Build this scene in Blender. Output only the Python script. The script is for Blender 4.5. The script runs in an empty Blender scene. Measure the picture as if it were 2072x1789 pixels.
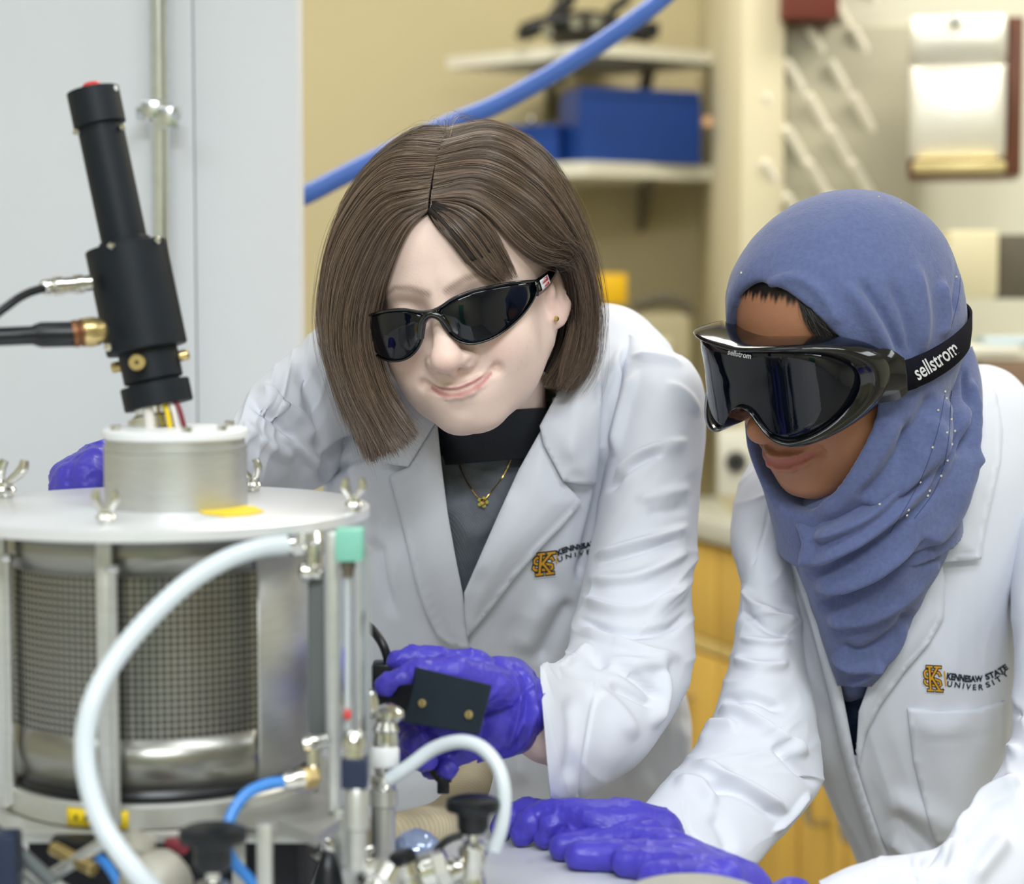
import bpy, math, random
import numpy as np
from mathutils import Vector, Matrix
from mathutils.bvhtree import BVHTree
from mathutils.geometry import delaunay_2d_cdt

random.seed(7)
rng = np.random.default_rng(7)
scene = bpy.context.scene
COL = scene.collection

# ------------------------------------------------------------------ camera, light, exposure
FPX, CX, CY = 4144.0, 1036.0, 894.5
CAMZ, PITCH = 1.32, 0.0768
CAM = np.array([0.0, 0.0, CAMZ])
FWD = np.array([0.0, math.cos(PITCH), -math.sin(PITCH)])
UPV = np.array([0.0, math.sin(PITCH), math.cos(PITCH)])
RGT = np.array([1.0, 0.0, 0.0])
cam_data = bpy.data.cameras.new('camera')
cam_data.sensor_width = 36.0
cam_data.lens = 36.0 * FPX / 2072.0
cam_data.clip_start = 0.05
cam_data.dof.use_dof = True
cam_data.dof.focus_distance = 1.575
cam_data.dof.aperture_fstop = 4.2
cam = bpy.data.objects.new('camera', cam_data)
COL.objects.link(cam)
cam.location = CAM
cam.rotation_euler = (math.pi / 2 - PITCH, 0, 0)
scene.camera = cam
vs = scene.view_settings
vs.view_transform = 'Standard'
vs.look = 'None'
vs.gamma = 1.0
vs.use_curve_mapping = False
vs.exposure = 0.62
world = bpy.data.worlds.new('world')
scene.world = world
world.use_nodes = True
world.node_tree.nodes['Background'].inputs[0].default_value = (0.8, 0.85, 0.9, 1)
world.node_tree.nodes['Background'].inputs[1].default_value = 0.0

def area(name, loc, size, power, color=(1, 1, 1), rot=(0, 0, 0)):
    l = bpy.data.lights.new(name, 'AREA')
    l.shape = 'RECTANGLE'
    l.size, l.size_y = size
    l.energy = power
    l.color = color
    o = bpy.data.objects.new(name, l)
    COL.objects.link(o)
    o.location = loc
    o.rotation_euler = rot
    return o

CEIL = 2.7
LAMPS = [  # x, y, sx, sy, watts, colour : the ceiling troffers of the room, plus an added front fill
    (0.65, 0.45, 1.0, 0.5, 11.0, (0.91, 0.96, 1.0)),
    (-0.95, 0.75, 1.2, 0.6, 6.0, (0.91, 0.96, 1.0)),
    (2.0, 1.2, 0.6, 1.2, 8.0, (0.91, 0.96, 1.0)),
    (0.0, -0.8, 1.2, 0.6, 44.0, (0.91, 0.96, 1.0)),  # front fill added behind the camera, built as a ceiling panel
    (-0.3, 2.95, 1.2, 0.6, 19.0, (1.0, 0.95, 0.84)),
    (1.35, 2.65, 1.2, 0.6, 18.0, (1.0, 0.95, 0.84)),
]
for i, (x, y, sx, sy, w, c) in enumerate(LAMPS):
    area('troffer_or_fill_lamp', (x, y, CEIL - 0.035), (sx, sy), w, c)

# ------------------------------------------------------------------ pixel <-> world helpers
def P(px, py, d):
    px, py, d = np.asarray(px, float), np.asarray(py, float), np.asarray(d, float)
    a = ((px - CX) / FPX * d)[..., None]
    b = (-(py - CY) / FPX * d)[..., None]
    return CAM + a * RGT + b * UPV + d[..., None] * FWD

def proj(v):
    q = np.asarray(v, float) - CAM
    d = q @ FWD
    return np.stack([CX + FPX * (q @ RGT) / d, CY - FPX * (q @ UPV) / d, d], -1)

def on_z(px, py, z):
    """point on the ray through a pixel at world height z"""
    r = P(px, py, 1.0) - CAM
    return CAM + r * ((z - CAMZ) / r[2])

# ------------------------------------------------------------------ objects
WLOC = {}
def _link(o, parent):
    COL.objects.link(o)
    if parent is not None:
        o.parent = parent
        t = WLOC.get(parent.name, None)
        if t is not None:
            o.matrix_parent_inverse = Matrix.Translation(-Vector(t))
    return o

def tag(o, label=None, cat=None, group=None, kind=None):
    if label: o['label'] = label
    if cat: o['category'] = cat
    if group: o['group'] = group
    if kind: o['kind'] = kind
    return o

def thing(name, label, cat, loc, group=None):
    o = bpy.data.objects.new(name, None)
    o.empty_display_size = 0.05
    o.location = Vector([float(c) for c in loc])
    COL.objects.link(o)
    WLOC[o.name] = tuple(float(c) for c in loc)
    return tag(o, label, cat, group)

def mesh(name, V, F, mat, parent=None, smooth=True, col=None):
    me = bpy.data.meshes.new(name)
    V = np.asarray(V, np.float32)
    if isinstance(F, np.ndarray):
        nf, k = F.shape
        me.vertices.add(len(V)); me.vertices.foreach_set('co', V.ravel())
        me.loops.add(nf * k); me.loops.foreach_set('vertex_index', F.astype(np.int32).ravel())
        me.polygons.add(nf)
        me.polygons.foreach_set('loop_start', np.arange(0, nf * k, k, dtype=np.int32))
        me.polygons.foreach_set('loop_total', np.full(nf, k, np.int32))
        me.update(calc_edges=True)
        me.validate()
    else:
        me.from_pydata([tuple(map(float, v)) for v in V], [], F)
        me.update()
    if col is not None:
        at = me.color_attributes.new('Col', 'FLOAT_COLOR', 'POINT')
        c4 = np.ones((len(V), 4), np.float32); c4[:, :3] = col
        at.data.foreach_set('color', c4.ravel())
    if mat is not None: me.materials.append(mat)
    if smooth:
        me.polygons.foreach_set('use_smooth', np.ones(len(me.polygons), bool))
        if smooth == 'auto':
            me.set_sharp_from_angle(angle=math.radians(38))
    o = bpy.data.objects.new(name, me)
    return _link(o, parent)

def copy_at(o, parent, delta):
    c = o.copy()
    COL.objects.link(c)
    c.parent = parent
    c.location = Vector(o.location) + Vector([float(k) for k in delta])
    return c

def mod(o, kind, **kw):
    m = o.modifiers.new(kind.lower(), kind)
    for k, v in kw.items(): setattr(m, k, v)
    return m

# ------------------------------------------------------------------ materials
def srgb(r, g, b):
    f = lambda c: (c / 255 / 12.92) if c / 255 <= 0.04045 else ((c / 255 + 0.055) / 1.055) ** 2.4
    return (f(r), f(g), f(b))

def mat(name, color=(0.8, 0.8, 0.8), rough=0.5, metal=0.0, spec=0.5, bump=0.0, bscale=200.0, var=0.0, vscale=8.0,
        coat=0.0, trans=0.0, ior=1.45, vcol=False, sss=0.0, sheen=0.0, weave=0.0, wscale=900.0, alpha=1.0, emit=None, stretch=None, rvar=0.0):
    m = bpy.data.materials.new(name)
    m.use_nodes = True
    nt = m.node_tree
    N, L = nt.nodes, nt.links
    b = N['Principled BSDF']
    b.inputs['Roughness'].default_value = rough
    b.inputs['Metallic'].default_value = metal
    b.inputs['Specular IOR Level'].default_value = spec
    b.inputs['IOR'].default_value = ior
    b.inputs['Coat Weight'].default_value = coat
    b.inputs['Coat Roughness'].default_value = 0.06
    b.inputs['Transmission Weight'].default_value = trans
    b.inputs['Alpha'].default_value = alpha
    if sheen:
        b.inputs['Sheen Weight'].default_value = sheen
    if sss:
        b.inputs['Subsurface Weight'].default_value = sss
        b.inputs['Subsurface Radius'].default_value = (0.010, 0.004, 0.002)
        b.inputs['Subsurface Scale'].default_value = 0.5
    tc = N.new('ShaderNodeTexCoord')
    src = tc.outputs['Object']
    if stretch:
        mp = N.new('ShaderNodeMapping'); mp.inputs['Scale'].default_value = stretch
        L.new(src, mp.inputs['Vector']); src = mp.outputs['Vector']
    if vcol:
        a = N.new('ShaderNodeVertexColor'); a.layer_name = 'Col'
        cs = a.outputs['Color']
    else:
        c = N.new('ShaderNodeRGB'); c.outputs[0].default_value = (*color, 1)
        cs = c.outputs[0]
    if var > 0:
        n = N.new('ShaderNodeTexNoise'); n.inputs['Scale'].default_value = vscale; n.inputs['Detail'].default_value = 5
        L.new(src, n.inputs['Vector'])
        mr = N.new('ShaderNodeMapRange')
        mr.inputs['From Min'].default_value = 0.3; mr.inputs['From Max'].default_value = 0.7
        mr.inputs['To Min'].default_value = 1 - var; mr.inputs['To Max'].default_value = 1 + var
        L.new(n.outputs['Fac'], mr.inputs['Value'])
        mx = N.new('ShaderNodeMix'); mx.data_type = 'RGBA'; mx.blend_type = 'MULTIPLY'; mx.inputs['Factor'].default_value = 1
        L.new(cs, mx.inputs[6]); L.new(mr.outputs['Result'], mx.inputs[7])
        cs = mx.outputs[2]
        if rvar:
            m2 = N.new('ShaderNodeMapRange')
            m2.inputs['From Min'].default_value = 0.3; m2.inputs['From Max'].default_value = 0.7
            m2.inputs['To Min'].default_value = max(0.02, rough - rvar); m2.inputs['To Max'].default_value = rough + rvar
            L.new(n.outputs['Fac'], m2.inputs['Value']); L.new(m2.outputs['Result'], b.inputs['Roughness'])
    L.new(cs, b.inputs['Base Color'])
    h = None
    if bump > 0:
        n2 = N.new('ShaderNodeTexNoise'); n2.inputs['Scale'].default_value = bscale; n2.inputs['Detail'].default_value = 4
        L.new(src, n2.inputs['Vector'])
        bp = N.new('ShaderNodeBump'); bp.inputs['Strength'].default_value = bump; bp.inputs['Distance'].default_value = 0.002
        L.new(n2.outputs['Fac'], bp.inputs['Height'])
        h = bp.outputs['Normal']
    if weave > 0:
        w1 = N.new('ShaderNodeTexWave'); w1.inputs['Scale'].default_value = wscale; w1.bands_direction = 'DIAGONAL'
        w2 = N.new('ShaderNodeTexWave'); w2.inputs['Scale'].default_value = wscale; w2.bands_direction = 'Z'
        L.new(src, w1.inputs['Vector']); L.new(src, w2.inputs['Vector'])
        ad = N.new('ShaderNodeMath'); ad.operation = 'ADD'
        L.new(w1.outputs['Fac'], ad.inputs[0]); L.new(w2.outputs['Fac'], ad.inputs[1])
        bp = N.new('ShaderNodeBump'); bp.inputs['Strength'].default_value = weave; bp.inputs['Distance'].default_value = 0.0006
        L.new(ad.outputs[0], bp.inputs['Height'])
        if h is not None: L.new(h, bp.inputs['Normal'])
        h = bp.outputs['Normal']
    if h is not None: L.new(h, b.inputs['Normal'])
    if emit:
        b.inputs['Emission Color'].default_value = (*emit[0], 1); b.inputs['Emission Strength'].default_value = emit[1]
    return m

# ------------------------------------------------------------------ geometry helpers
def catmull(pts, n):
    pts = np.asarray(pts, float)
    k = len(pts)
    t = np.linspace(0, k - 1, n)
    i = np.clip(t.astype(int), 0, k - 2)
    f = (t - i)[:, None]
    g = lambda j: pts[np.clip(j, 0, k - 1)]
    p0, p1, p2, p3 = g(i - 1), g(i), g(i + 1), g(i + 2)
    p0 = np.where((i == 0)[:, None], 2 * p1 - p2, p0)
    p3 = np.where((i == k - 2)[:, None], 2 * p2 - p1, p3)
    return 0.5 * (2 * p1 + (p2 - p0) * f + (2 * p0 - 5 * p1 + 4 * p2 - p3) * f ** 2 + (-p0 + 3 * p1 - 3 * p2 + p3) * f ** 3)

def grid_faces(n, m, close=True):
    i = np.arange(n - 1)[:, None]
    j = np.arange(m if close else m - 1)[None, :]
    j2 = (j + 1) % m
    return np.stack([(i * m + j + 0 * i), (i * m + j2), ((i + 1) * m + j2), ((i + 1) * m + j)], -1).reshape(-1, 4)

def loft(st, n=120, m=100, power=2.0, lip=False, cap0=True, cap1=True):
    """st rows: Lx,Ly,Rx,Ry,depth,front thickness,back thickness -> closed tube in world space"""
    S = catmull(np.array(st, float), n)
    if lip:
        e = S[-1].copy()
        rows = [S]
        for sc in (0.93, 0.9, 0.88):
            q = e.copy(); c = (e[:2] + e[2:4]) / 2
            q[:2] = c + (e[:2] - c) * sc; q[2:4] = c + (e[2:4] - c) * sc
            q[5] *= sc; q[6] *= sc
            back = (1 - sc) * 6
            q[:7] = q[:7] + (S[-8][:7] - S[-1][:7]) * np.array([1, 1, 1, 1, 1, 0, 0]) * (0.0 if sc > 0.92 else back * 0.4)
            rows.append(q[None])
        S = np.concatenate(rows, 0)
    n = len(S)
    th = np.linspace(0, 2 * math.pi, m, endpoint=False)
    c, s = np.cos(th), np.sin(th)
    c = np.sign(c) * np.abs(c) ** (2 / power); s = np.sign(s) * np.abs(s) ** (2 / power)
    mid = (S[:, 0:2] + S[:, 2:4]) / 2; half = (S[:, 2:4] - S[:, 0:2]) / 2
    px = mid[:, None, 0] + half[:, None, 0] * c; py = mid[:, None, 1] + half[:, None, 1] * c
    t = np.where(s > 0, S[:, 5:6], S[:, 6:7])
    d = S[:, 4:5] - t * s
    V = P(px, py, d).reshape(-1, 3)
    F = grid_faces(n, m)
    Fl = [F]
    if cap0:
        V = np.vstack([V, V[:m].mean(0)]); k = len(V) - 1
        Fl.append(np.array([[k, (j + 1) % m, j, j] for j in range(m)]))
    if cap1:
        V = np.vstack([V, V[(n - 1) * m:n * m].mean(0)]); k = len(V) - 1
        o = (n - 1) * m
        Fl.append(np.array([[k, o + j, o + (j + 1) % m, o + (j + 1) % m] for j in range(m)]))
    return V, Fl

def fl(Fl):
    out = []
    for A in Fl:
        for f in A.tolist():
            q = []
            for v in f:
                if v not in q: q.append(v)
            out.append(q)
    return out

def vnormals(V, Fl):
    N = np.zeros_like(V)
    for A in Fl:
        A = np.asarray(A)
        fn = np.cross(V[A[:, 2]] - V[A[:, 0]], V[A[:, 3]] - V[A[:, 1]]) if A.shape[1] == 4 else np.cross(V[A[:, 1]] - V[A[:, 0]], V[A[:, 2]] - V[A[:, 0]])
        for k in range(A.shape[1]):
            np.add.at(N, A[:, k], fn)
    return N / (np.linalg.norm(N, axis=1, keepdims=True) + 1e-12)

def outward(V, N):
    """flip the field of normals if it points inward overall"""
    c = V.mean(0)
    return N if ((V - c) * N).sum() > 0 else -N

def seg_dist(q, poly):
    """distance, signed side and parameter (0..1) of 2-D points to a polyline"""
    poly = np.asarray(poly, float)
    best = np.full(len(q), 1e9); side = np.zeros(len(q)); par = np.zeros(len(q))
    ln = np.linalg.norm(np.diff(poly, axis=0), axis=1); cum = np.concatenate([[0], np.cumsum(ln)])
    for i in range(len(poly) - 1):
        a, b = poly[i], poly[i + 1]
        ab = b - a
        t = np.clip(((q - a) @ ab) / (ab @ ab + 1e-9), 0, 1)
        r = q - (a + t[:, None] * ab)
        d = np.hypot(r[:, 0], r[:, 1])
        up = d < best
        best[up] = d[up]
        side[up] = (ab[0] * r[up, 1] - ab[1] * r[up, 0]) / (np.hypot(*ab) + 1e-9)
        par[up] = (cum[i] + t[up] * ln[i]) / (cum[-1] + 1e-9)
    return best, side, par

def strokes(V, N, S):
    """sculpt folds: each stroke = (points, width_left, width_right, height in mm); front facing side only"""
    q = proj(V); view = CAM - V; view /= np.linalg.norm(view, axis=1, keepdims=True)
    w = np.clip((N * view).sum(1) * 2.5 + 0.15, 0, 1)
    D = np.zeros(len(V))
    for s in S:
        pts, wl, wr, h = s[:4]
        if abs(h) > 2.9: wl, wr, h = wl * .75, wr * .75, h * 1.25
        pts = catmull(pts, max(2, 6 * (len(pts) - 1))) if len(pts) > 2 else np.array(pts, float)
        lo, hi = pts.min(0) - 3 * max(wl, wr), pts.max(0) + 3 * max(wl, wr)
        idx = np.where((q[:, 0] > lo[0]) & (q[:, 0] < hi[0]) & (q[:, 1] > lo[1]) & (q[:, 1] < hi[1]) & (w > 0))[0]
        if not len(idx): continue
        d, sd, t = seg_dist(q[idx, :2], pts)
        wd = np.where(sd > 0, wr, wl)
        e = s[4] if len(s) > 4 else 0.18
        tp = np.clip(np.minimum(t, 1 - t) / e, 0, 1) if e > 0 else np.ones_like(t)
        tp = tp * tp * (3 - 2 * tp)
        D[idx] += h * 0.001 * np.exp(-(d / wd) ** 2) * tp
    return V + N * (D * w)[:, None]

def _hash(i, j, k, seed):
    h = (i * 374761393 + j * 668265263 + k * 2147483647 + seed * 1442695041) & 0xffffffff
    h = ((h ^ (h >> 13)) * 1274126177) & 0xffffffff
    return ((h ^ (h >> 16)) & 0xffff) / 65535.0

def vnoise(p, seed=0):
    p = np.asarray(p, float)
    i = np.floor(p).astype(np.int64); f = p - i
    f = f * f * (3 - 2 * f)
    r = 0
    for a in (0, 1):
        for b in (0, 1):
            for c in (0, 1):
                w = (f[:, 0] if a else 1 - f[:, 0]) * (f[:, 1] if b else 1 - f[:, 1]) * (f[:, 2] if c else 1 - f[:, 2])
                r = r + w * _hash(i[:, 0] + a, i[:, 1] + b, i[:, 2] + c, seed)
    return r * 2 - 1

FULL = {}
def loft_obj(name, st, mt, parent, S=(), n=140, m=120, power=2.0, lip=False, noise=0.0, nscale=18.0, hole=None, solid=0, cap0=True, cap1=True, extra=None, folds=None):
    V, Fl = loft(st, n, m, power, lip, cap0, cap1)
    N = outward(V, vnormals(V, Fl))
    if noise:
        D = noise * (vnoise(V * nscale, 3) + 0.5 * vnoise(V * nscale * 2.3, 5))
        V = V + N * D[:, None]
        N = outward(V, vnormals(V, Fl))
    if folds is not None:   # crisp diagonal cloth creases: (height, per length, per turn, slant, seed, weights along)
        amp, fa, fr, sk, sd, wt = folds
        nr = (len(V) // m)
        ii, jj = np.meshgrid(np.linspace(0, 1, nr), np.arange(m) / m, indexing='ij')
        th = jj * 2 * math.pi
        pn = lambda a_, b_, q_: np.stack([(ii * fa * a_ + sk * np.cos(th) * .8).ravel(), np.cos(th).ravel() * fr * b_ * .4, (np.sin(th).ravel() * fr * b_ * .4) + q_], 1)
        warp = vnoise(pn(.6, 1.0, 9), sd + 2)[:, None] * .55
        r1 = (1 - np.abs(vnoise(pn(1.0, .8, 0) + warp, sd))) ** 3.2
        r2 = (1 - np.abs(vnoise(pn(1.9, 1.5, 4) + warp, sd + 1))) ** 4
        k_ = nr * m
        W_ = np.interp(ii.ravel(), [w[0] for w in wt], [w[1] for w in wt])
        g = np.clip(vnoise(pn(.5, .7, 2), sd + 4) + .45, 0, 1)
        V = V.copy(); V[:k_] += N[:k_] * (amp * W_ * (g * r1 * 1.3 + .45 * r2 - .35))[:, None]
        N = outward(V, vnormals(V, Fl))
    if len(S): V = strokes(V, N, S)
    if extra is not None: V = extra(V, N)
    F = fl(Fl)
    full = BVHTree.FromPolygons([tuple(v) for v in V], F) if hole is not None else None
    if hole is not None:
        q = proj(V); view = CAM - V
        fr = (N * view).sum(1) > 0
        ins = inpoly(q[:, :2], hole) & fr
        F = [f for f in F if not all(ins[v] for v in f)]
    # orient outward
    o = mesh(name, V, F, mt, parent)
    me = o.data
    c = V.mean(0)
    nn = np.empty(len(me.polygons) * 3, np.float32); me.polygons.foreach_get('normal', nn)
    cc = np.empty(len(me.polygons) * 3, np.float32); me.polygons.foreach_get('center', cc)
    if ((cc.reshape(-1, 3) - c) * nn.reshape(-1, 3)).sum() < 0: me.flip_normals()
    if solid: mod(o, 'SOLIDIFY', thickness=solid, offset=-1)
    if full is not None: FULL[o.name] = full
    return o

def inpoly(q, poly):
    poly = np.asarray(poly, float)
    x, y = q[:, 0], q[:, 1]
    r = np.zeros(len(q), bool)
    j = len(poly) - 1
    for i in range(len(poly)):
        xi, yi = poly[i]; xj, yj = poly[j]
        c = ((yi > y) != (yj > y)) & (x < (xj - xi) * (y - yi) / (yj - yi + 1e-12) + xi)
        r ^= c
        j = i
    return r

def bvh_of(*objs):
    vs_, fs_ = [], []
    for o in objs:
        k = len(vs_)
        vs_ += [v.co.copy() for v in o.data.vertices]
        fs_ += [[i + k for i in p.vertices] for p in o.data.polygons]
    return BVHTree.FromPolygons(vs_, fs_)

def ray_depth(bvh, px, py, default):
    r = P(px, py, 1.0) - CAM
    hit = bvh.ray_cast(Vector(CAM), Vector(r).normalized(), 6.0)
    if hit[0] is None: return default
    return float((np.array(hit[0]) - CAM) @ FWD)

def patch(name, outline, bvh, mt, parent, off=0.004, bulge=0.0, bw=30.0, step=7.0, thick=0.0018, S=(), default=1.7, smooth_it=2, curve=True, depth_fn=None):
    """sewn-on cloth panel: pixel outline laid over a surface, with thickness"""
    ol = np.asarray(outline, float)
    if curve:  # resample edges evenly
        out = []
        for i in range(len(ol)):
            a, b = ol[i], ol[(i + 1) % len(ol)]
            k = max(1, int(np.hypot(*(b - a)) / step))
            out += [a + (b - a) * t / k for t in range(k)]
        ol = np.array(out)
    lo, hi = ol.min(0), ol.max(0)
    gx, gy = np.meshgrid(np.arange(lo[0], hi[0], step), np.arange(lo[1], hi[1], step))
    g = np.stack([gx.ravel(), gy.ravel()], 1)
    dd, _, _ = seg_dist(g, np.vstack([ol, ol[:1]]))
    g = g[inpoly(g, ol) & (dd > step * 0.55)]
    pts = np.vstack([ol, g])
    n = len(ol)
    vv, _, ff, _, _, _ = delaunay_2d_cdt([Vector(p) for p in pts], [(i, (i + 1) % n) for i in range(n)], [list(range(n))], 1, 1e-4)
    q = np.array([tuple(v) for v in vv])
    D = np.array([ray_depth(bvh, a, b, np.nan) for a, b in q]) if depth_fn is None else depth_fn(q)
    if np.isnan(D).any():
        ok = ~np.isnan(D)
        if not ok.any(): D[:] = default
        else:
            for i in np.where(~ok)[0]:
                j = np.argmin(((q[ok] - q[i]) ** 2).sum(1)); D[i] = D[ok][j]
    # relax depth
    nb = [set() for _ in q]
    for f in ff:
        for a in range(len(f)):
            nb[f[a]].add(f[(a + 1) % len(f)]); nb[f[(a + 1) % len(f)]].add(f[a])
    for _ in range(smooth_it):
        D = np.array([0.5 * D[i] + 0.5 * (np.mean([D[j] for j in nb[i]]) if nb[i] else D[i]) for i in range(len(q))])
    e, _, _ = seg_dist(q, np.vstack([ol, ol[:1]]))
    u = np.clip(e / bw, 0, 1); u = u * u * (3 - 2 * u)
    Df = D - off - bulge * u
    A = P(q[:, 0], q[:, 1], Df)
    if len(S):
        N = np.tile(-FWD, (len(A), 1))
        A = strokes(A, N, S)
    B = A + FWD * thick
    k = len(A)
    F = []
    for f in ff:
        f = list(f)
        # front faces towards camera
        a, b, c = (q[f[0]], q[f[1]], q[f[2]])
        if (b[0] - a[0]) * (c[1] - a[1]) - (b[1] - a[1]) * (c[0] - a[0]) > 0: f = f[::-1]
        F.append(f); F.append([v + k for v in f[::-1]])
    from collections import Counter
    cnt = Counter()
    for f in F[::2]:
        for a in range(len(f)): cnt[(f[a], f[(a + 1) % len(f)])] += 1
    for (a, b) in list(cnt):
        if (b, a) not in cnt: F.append([b, a, a + k, b + k])
    return mesh(name, np.vstack([A, B]), F, mt, parent)

def tube(name, pts, r, mt, parent=None, n=60, m=14, cap=True, wave=0.0, wn=0):
    pts = np.asarray(pts, float)
    C = catmull(pts, n) if len(pts) > 2 else np.linspace(pts[0], pts[1], n)
    R = np.interp(np.linspace(0, 1, n), np.linspace(0, 1, len(r)), r) if hasattr(r, '__len__') else np.full(n, r)
    if wave: R = R * (1 + wave * np.sin(np.linspace(0, 2 * math.pi * wn, n)))
    T = np.gradient(C, axis=0); T /= np.linalg.norm(T, axis=1, keepdims=True) + 1e-12
    a = np.array([0, 0, 1.0]) if abs(T[0][2]) < 0.9 else np.array([1.0, 0, 0])
    U = np.cross(T[0], a); U /= np.linalg.norm(U)
    V = []
    th = np.linspace(0, 2 * math.pi, m, endpoint=False)
    for i in range(n):
        U = U - T[i] * (U @ T[i]); U /= np.linalg.norm(U)
        W = np.cross(T[i], U)
        V.append(C[i] + R[i] * (np.cos(th)[:, None] * U + np.sin(th)[:, None] * W))
    V = np.concatenate(V)
    F = grid_faces(n, m).tolist()
    F = [f[::-1] for f in F]
    if cap:
        F.append(list(range(m))); F.append([(n - 1) * m + j for j in range(m)][::-1])
    F = [f[::-1] for f in F]
    return mesh(name, V, F, mt, parent, smooth='auto' if cap else True)

def lathe(name, a, b, prof, mt, parent=None, m=32, smooth='auto'):
    """solid of revolution between points a and b; prof = [(t along axis, radius)]"""
    a, b = np.asarray(a, float), np.asarray(b, float)
    ax = b - a; L = np.linalg.norm(ax); ax = ax / L
    h = np.array([0, 0, 1.0]) if abs(ax[2]) < 0.9 else np.array([1.0, 0, 0])
    U = np.cross(ax, h); U /= np.linalg.norm(U); W = np.cross(ax, U)
    th = np.linspace(0, 2 * math.pi, m, endpoint=False)
    V = np.concatenate([a + ax * (t * L) + max(r, 1e-5) * (np.cos(th)[:, None] * U + np.sin(th)[:, None] * W) for t, r in prof])
    F = grid_faces(len(prof), m).tolist()
    F.append(list(range(m))[::-1]); F.append([(len(prof) - 1) * m + j for j in range(m)])
    return mesh(name, V, F, mt, parent, smooth=smooth)

def cyl(name, a, b, r, mt, parent=None, m=32, bev=0.12):
    L = np.linalg.norm(np.asarray(b, float) - np.asarray(a, float))
    e = min(0.3, bev * r / L) if L > 0 else 0
    return lathe(name, a, b, [(0, r * (1 - bev)), (e, r), (1 - e, r), (1, r * (1 - bev))], mt, parent, m)

def hexrod(name, a, b, r, mt, parent=None):
    return lathe(name, a, b, [(0, r * 0.9), (0.1, r), (0.9, r), (1, r * 0.9)], mt, parent, m=6)

def box(name, c, size, mt, parent=None, rz=0.0, bev=0.0, axes=None):
    """bevelled box; axes: optional 3 unit vectors"""
    hx, hy, hz = [s / 2 for s in size]
    b = min(bev, hx * .9, hy * .9, hz * .9)
    if axes is None:
        ax = np.array([[math.cos(rz), math.sin(rz), 0], [-math.sin(rz), math.cos(rz), 0], [0, 0, 1.0]])
    else: ax = np.asarray(axes, float)
    V, F = [], []
    if b <= 0:
        for sx in (-1, 1):
            for sy in (-1, 1):
                for sz in (-1, 1): V.append((sx * hx, sy * hy, sz * hz))
        F = [[0, 1, 3, 2], [4, 6, 7, 5], [0, 4, 5, 1], [2, 3, 7, 6], [0, 2, 6, 4], [1, 5, 7, 3]]
    else:
        import bmesh
        bm = bmesh.new(); bmesh.ops.create_cube(bm, size=1.0)
        for v in bm.verts: v.co = Vector((v.co.x * 2 * hx, v.co.y * 2 * hy, v.co.z * 2 * hz))
        bmesh.ops.bevel(bm, geom=list(bm.edges), offset=b, segments=2, affect='EDGES', profile=0.5)
        bm.verts.index_update()
        V = [tuple(v.co) for v in bm.verts]; F = [[v.index for v in f.verts] for f in bm.faces]
        bm.free()
    V = np.asarray(c, float) + np.asarray(V) @ ax
    if np.linalg.det(ax) < 0: F = [f[::-1] for f in F]
    return mesh(name, V, F, mt, parent, smooth='auto' if b > 0 else False)

def prism(name, poly, depth_vec, mt, parent=None):
    """extrude a planar world-space polygon along a vector"""
    A = np.asarray(poly, float); B = A + np.asarray(depth_vec, float); n = len(A)
    F = [list(range(n)), [n + i for i in range(n)][::-1]] + [[i, i + n, (i + 1) % n + n, (i + 1) % n] for i in range(n)]
    nrm = np.cross(A[1] - A[0], A[2] - A[1])
    if nrm @ np.asarray(depth_vec, float) > 0: F = [f[::-1] for f in F]
    return mesh(name, np.vstack([A, B]), F, mt, parent, smooth=False)

# ------------------------------------------------------------------ signed distance modelling
def smin(a, b, k):
    h = np.clip(0.5 + 0.5 * (b - a) / k, 0, 1)
    return b + (a - b) * h - k * h * (1 - h)
def smax(a, b, k): return -smin(-a, -b, k)
def ell(p, c, r):
    q = p - np.asarray(c, p.dtype); r = np.asarray(r, p.dtype)
    k0 = np.linalg.norm(q / r, axis=-1); k1 = np.linalg.norm(q / (r * r), axis=-1) + 1e-9
    return k0 * (k0 - 1) / k1
def cone(p, a, b, ra, rb):
    a, b = np.asarray(a, p.dtype), np.asarray(b, p.dtype)
    ba = b - a
    t = np.clip(((p - a) @ ba) / (ba @ ba + 1e-12), 0, 1)
    return np.linalg.norm(p - a - t[..., None] * ba, axis=-1) - (ra + (rb - ra) * t)

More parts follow.
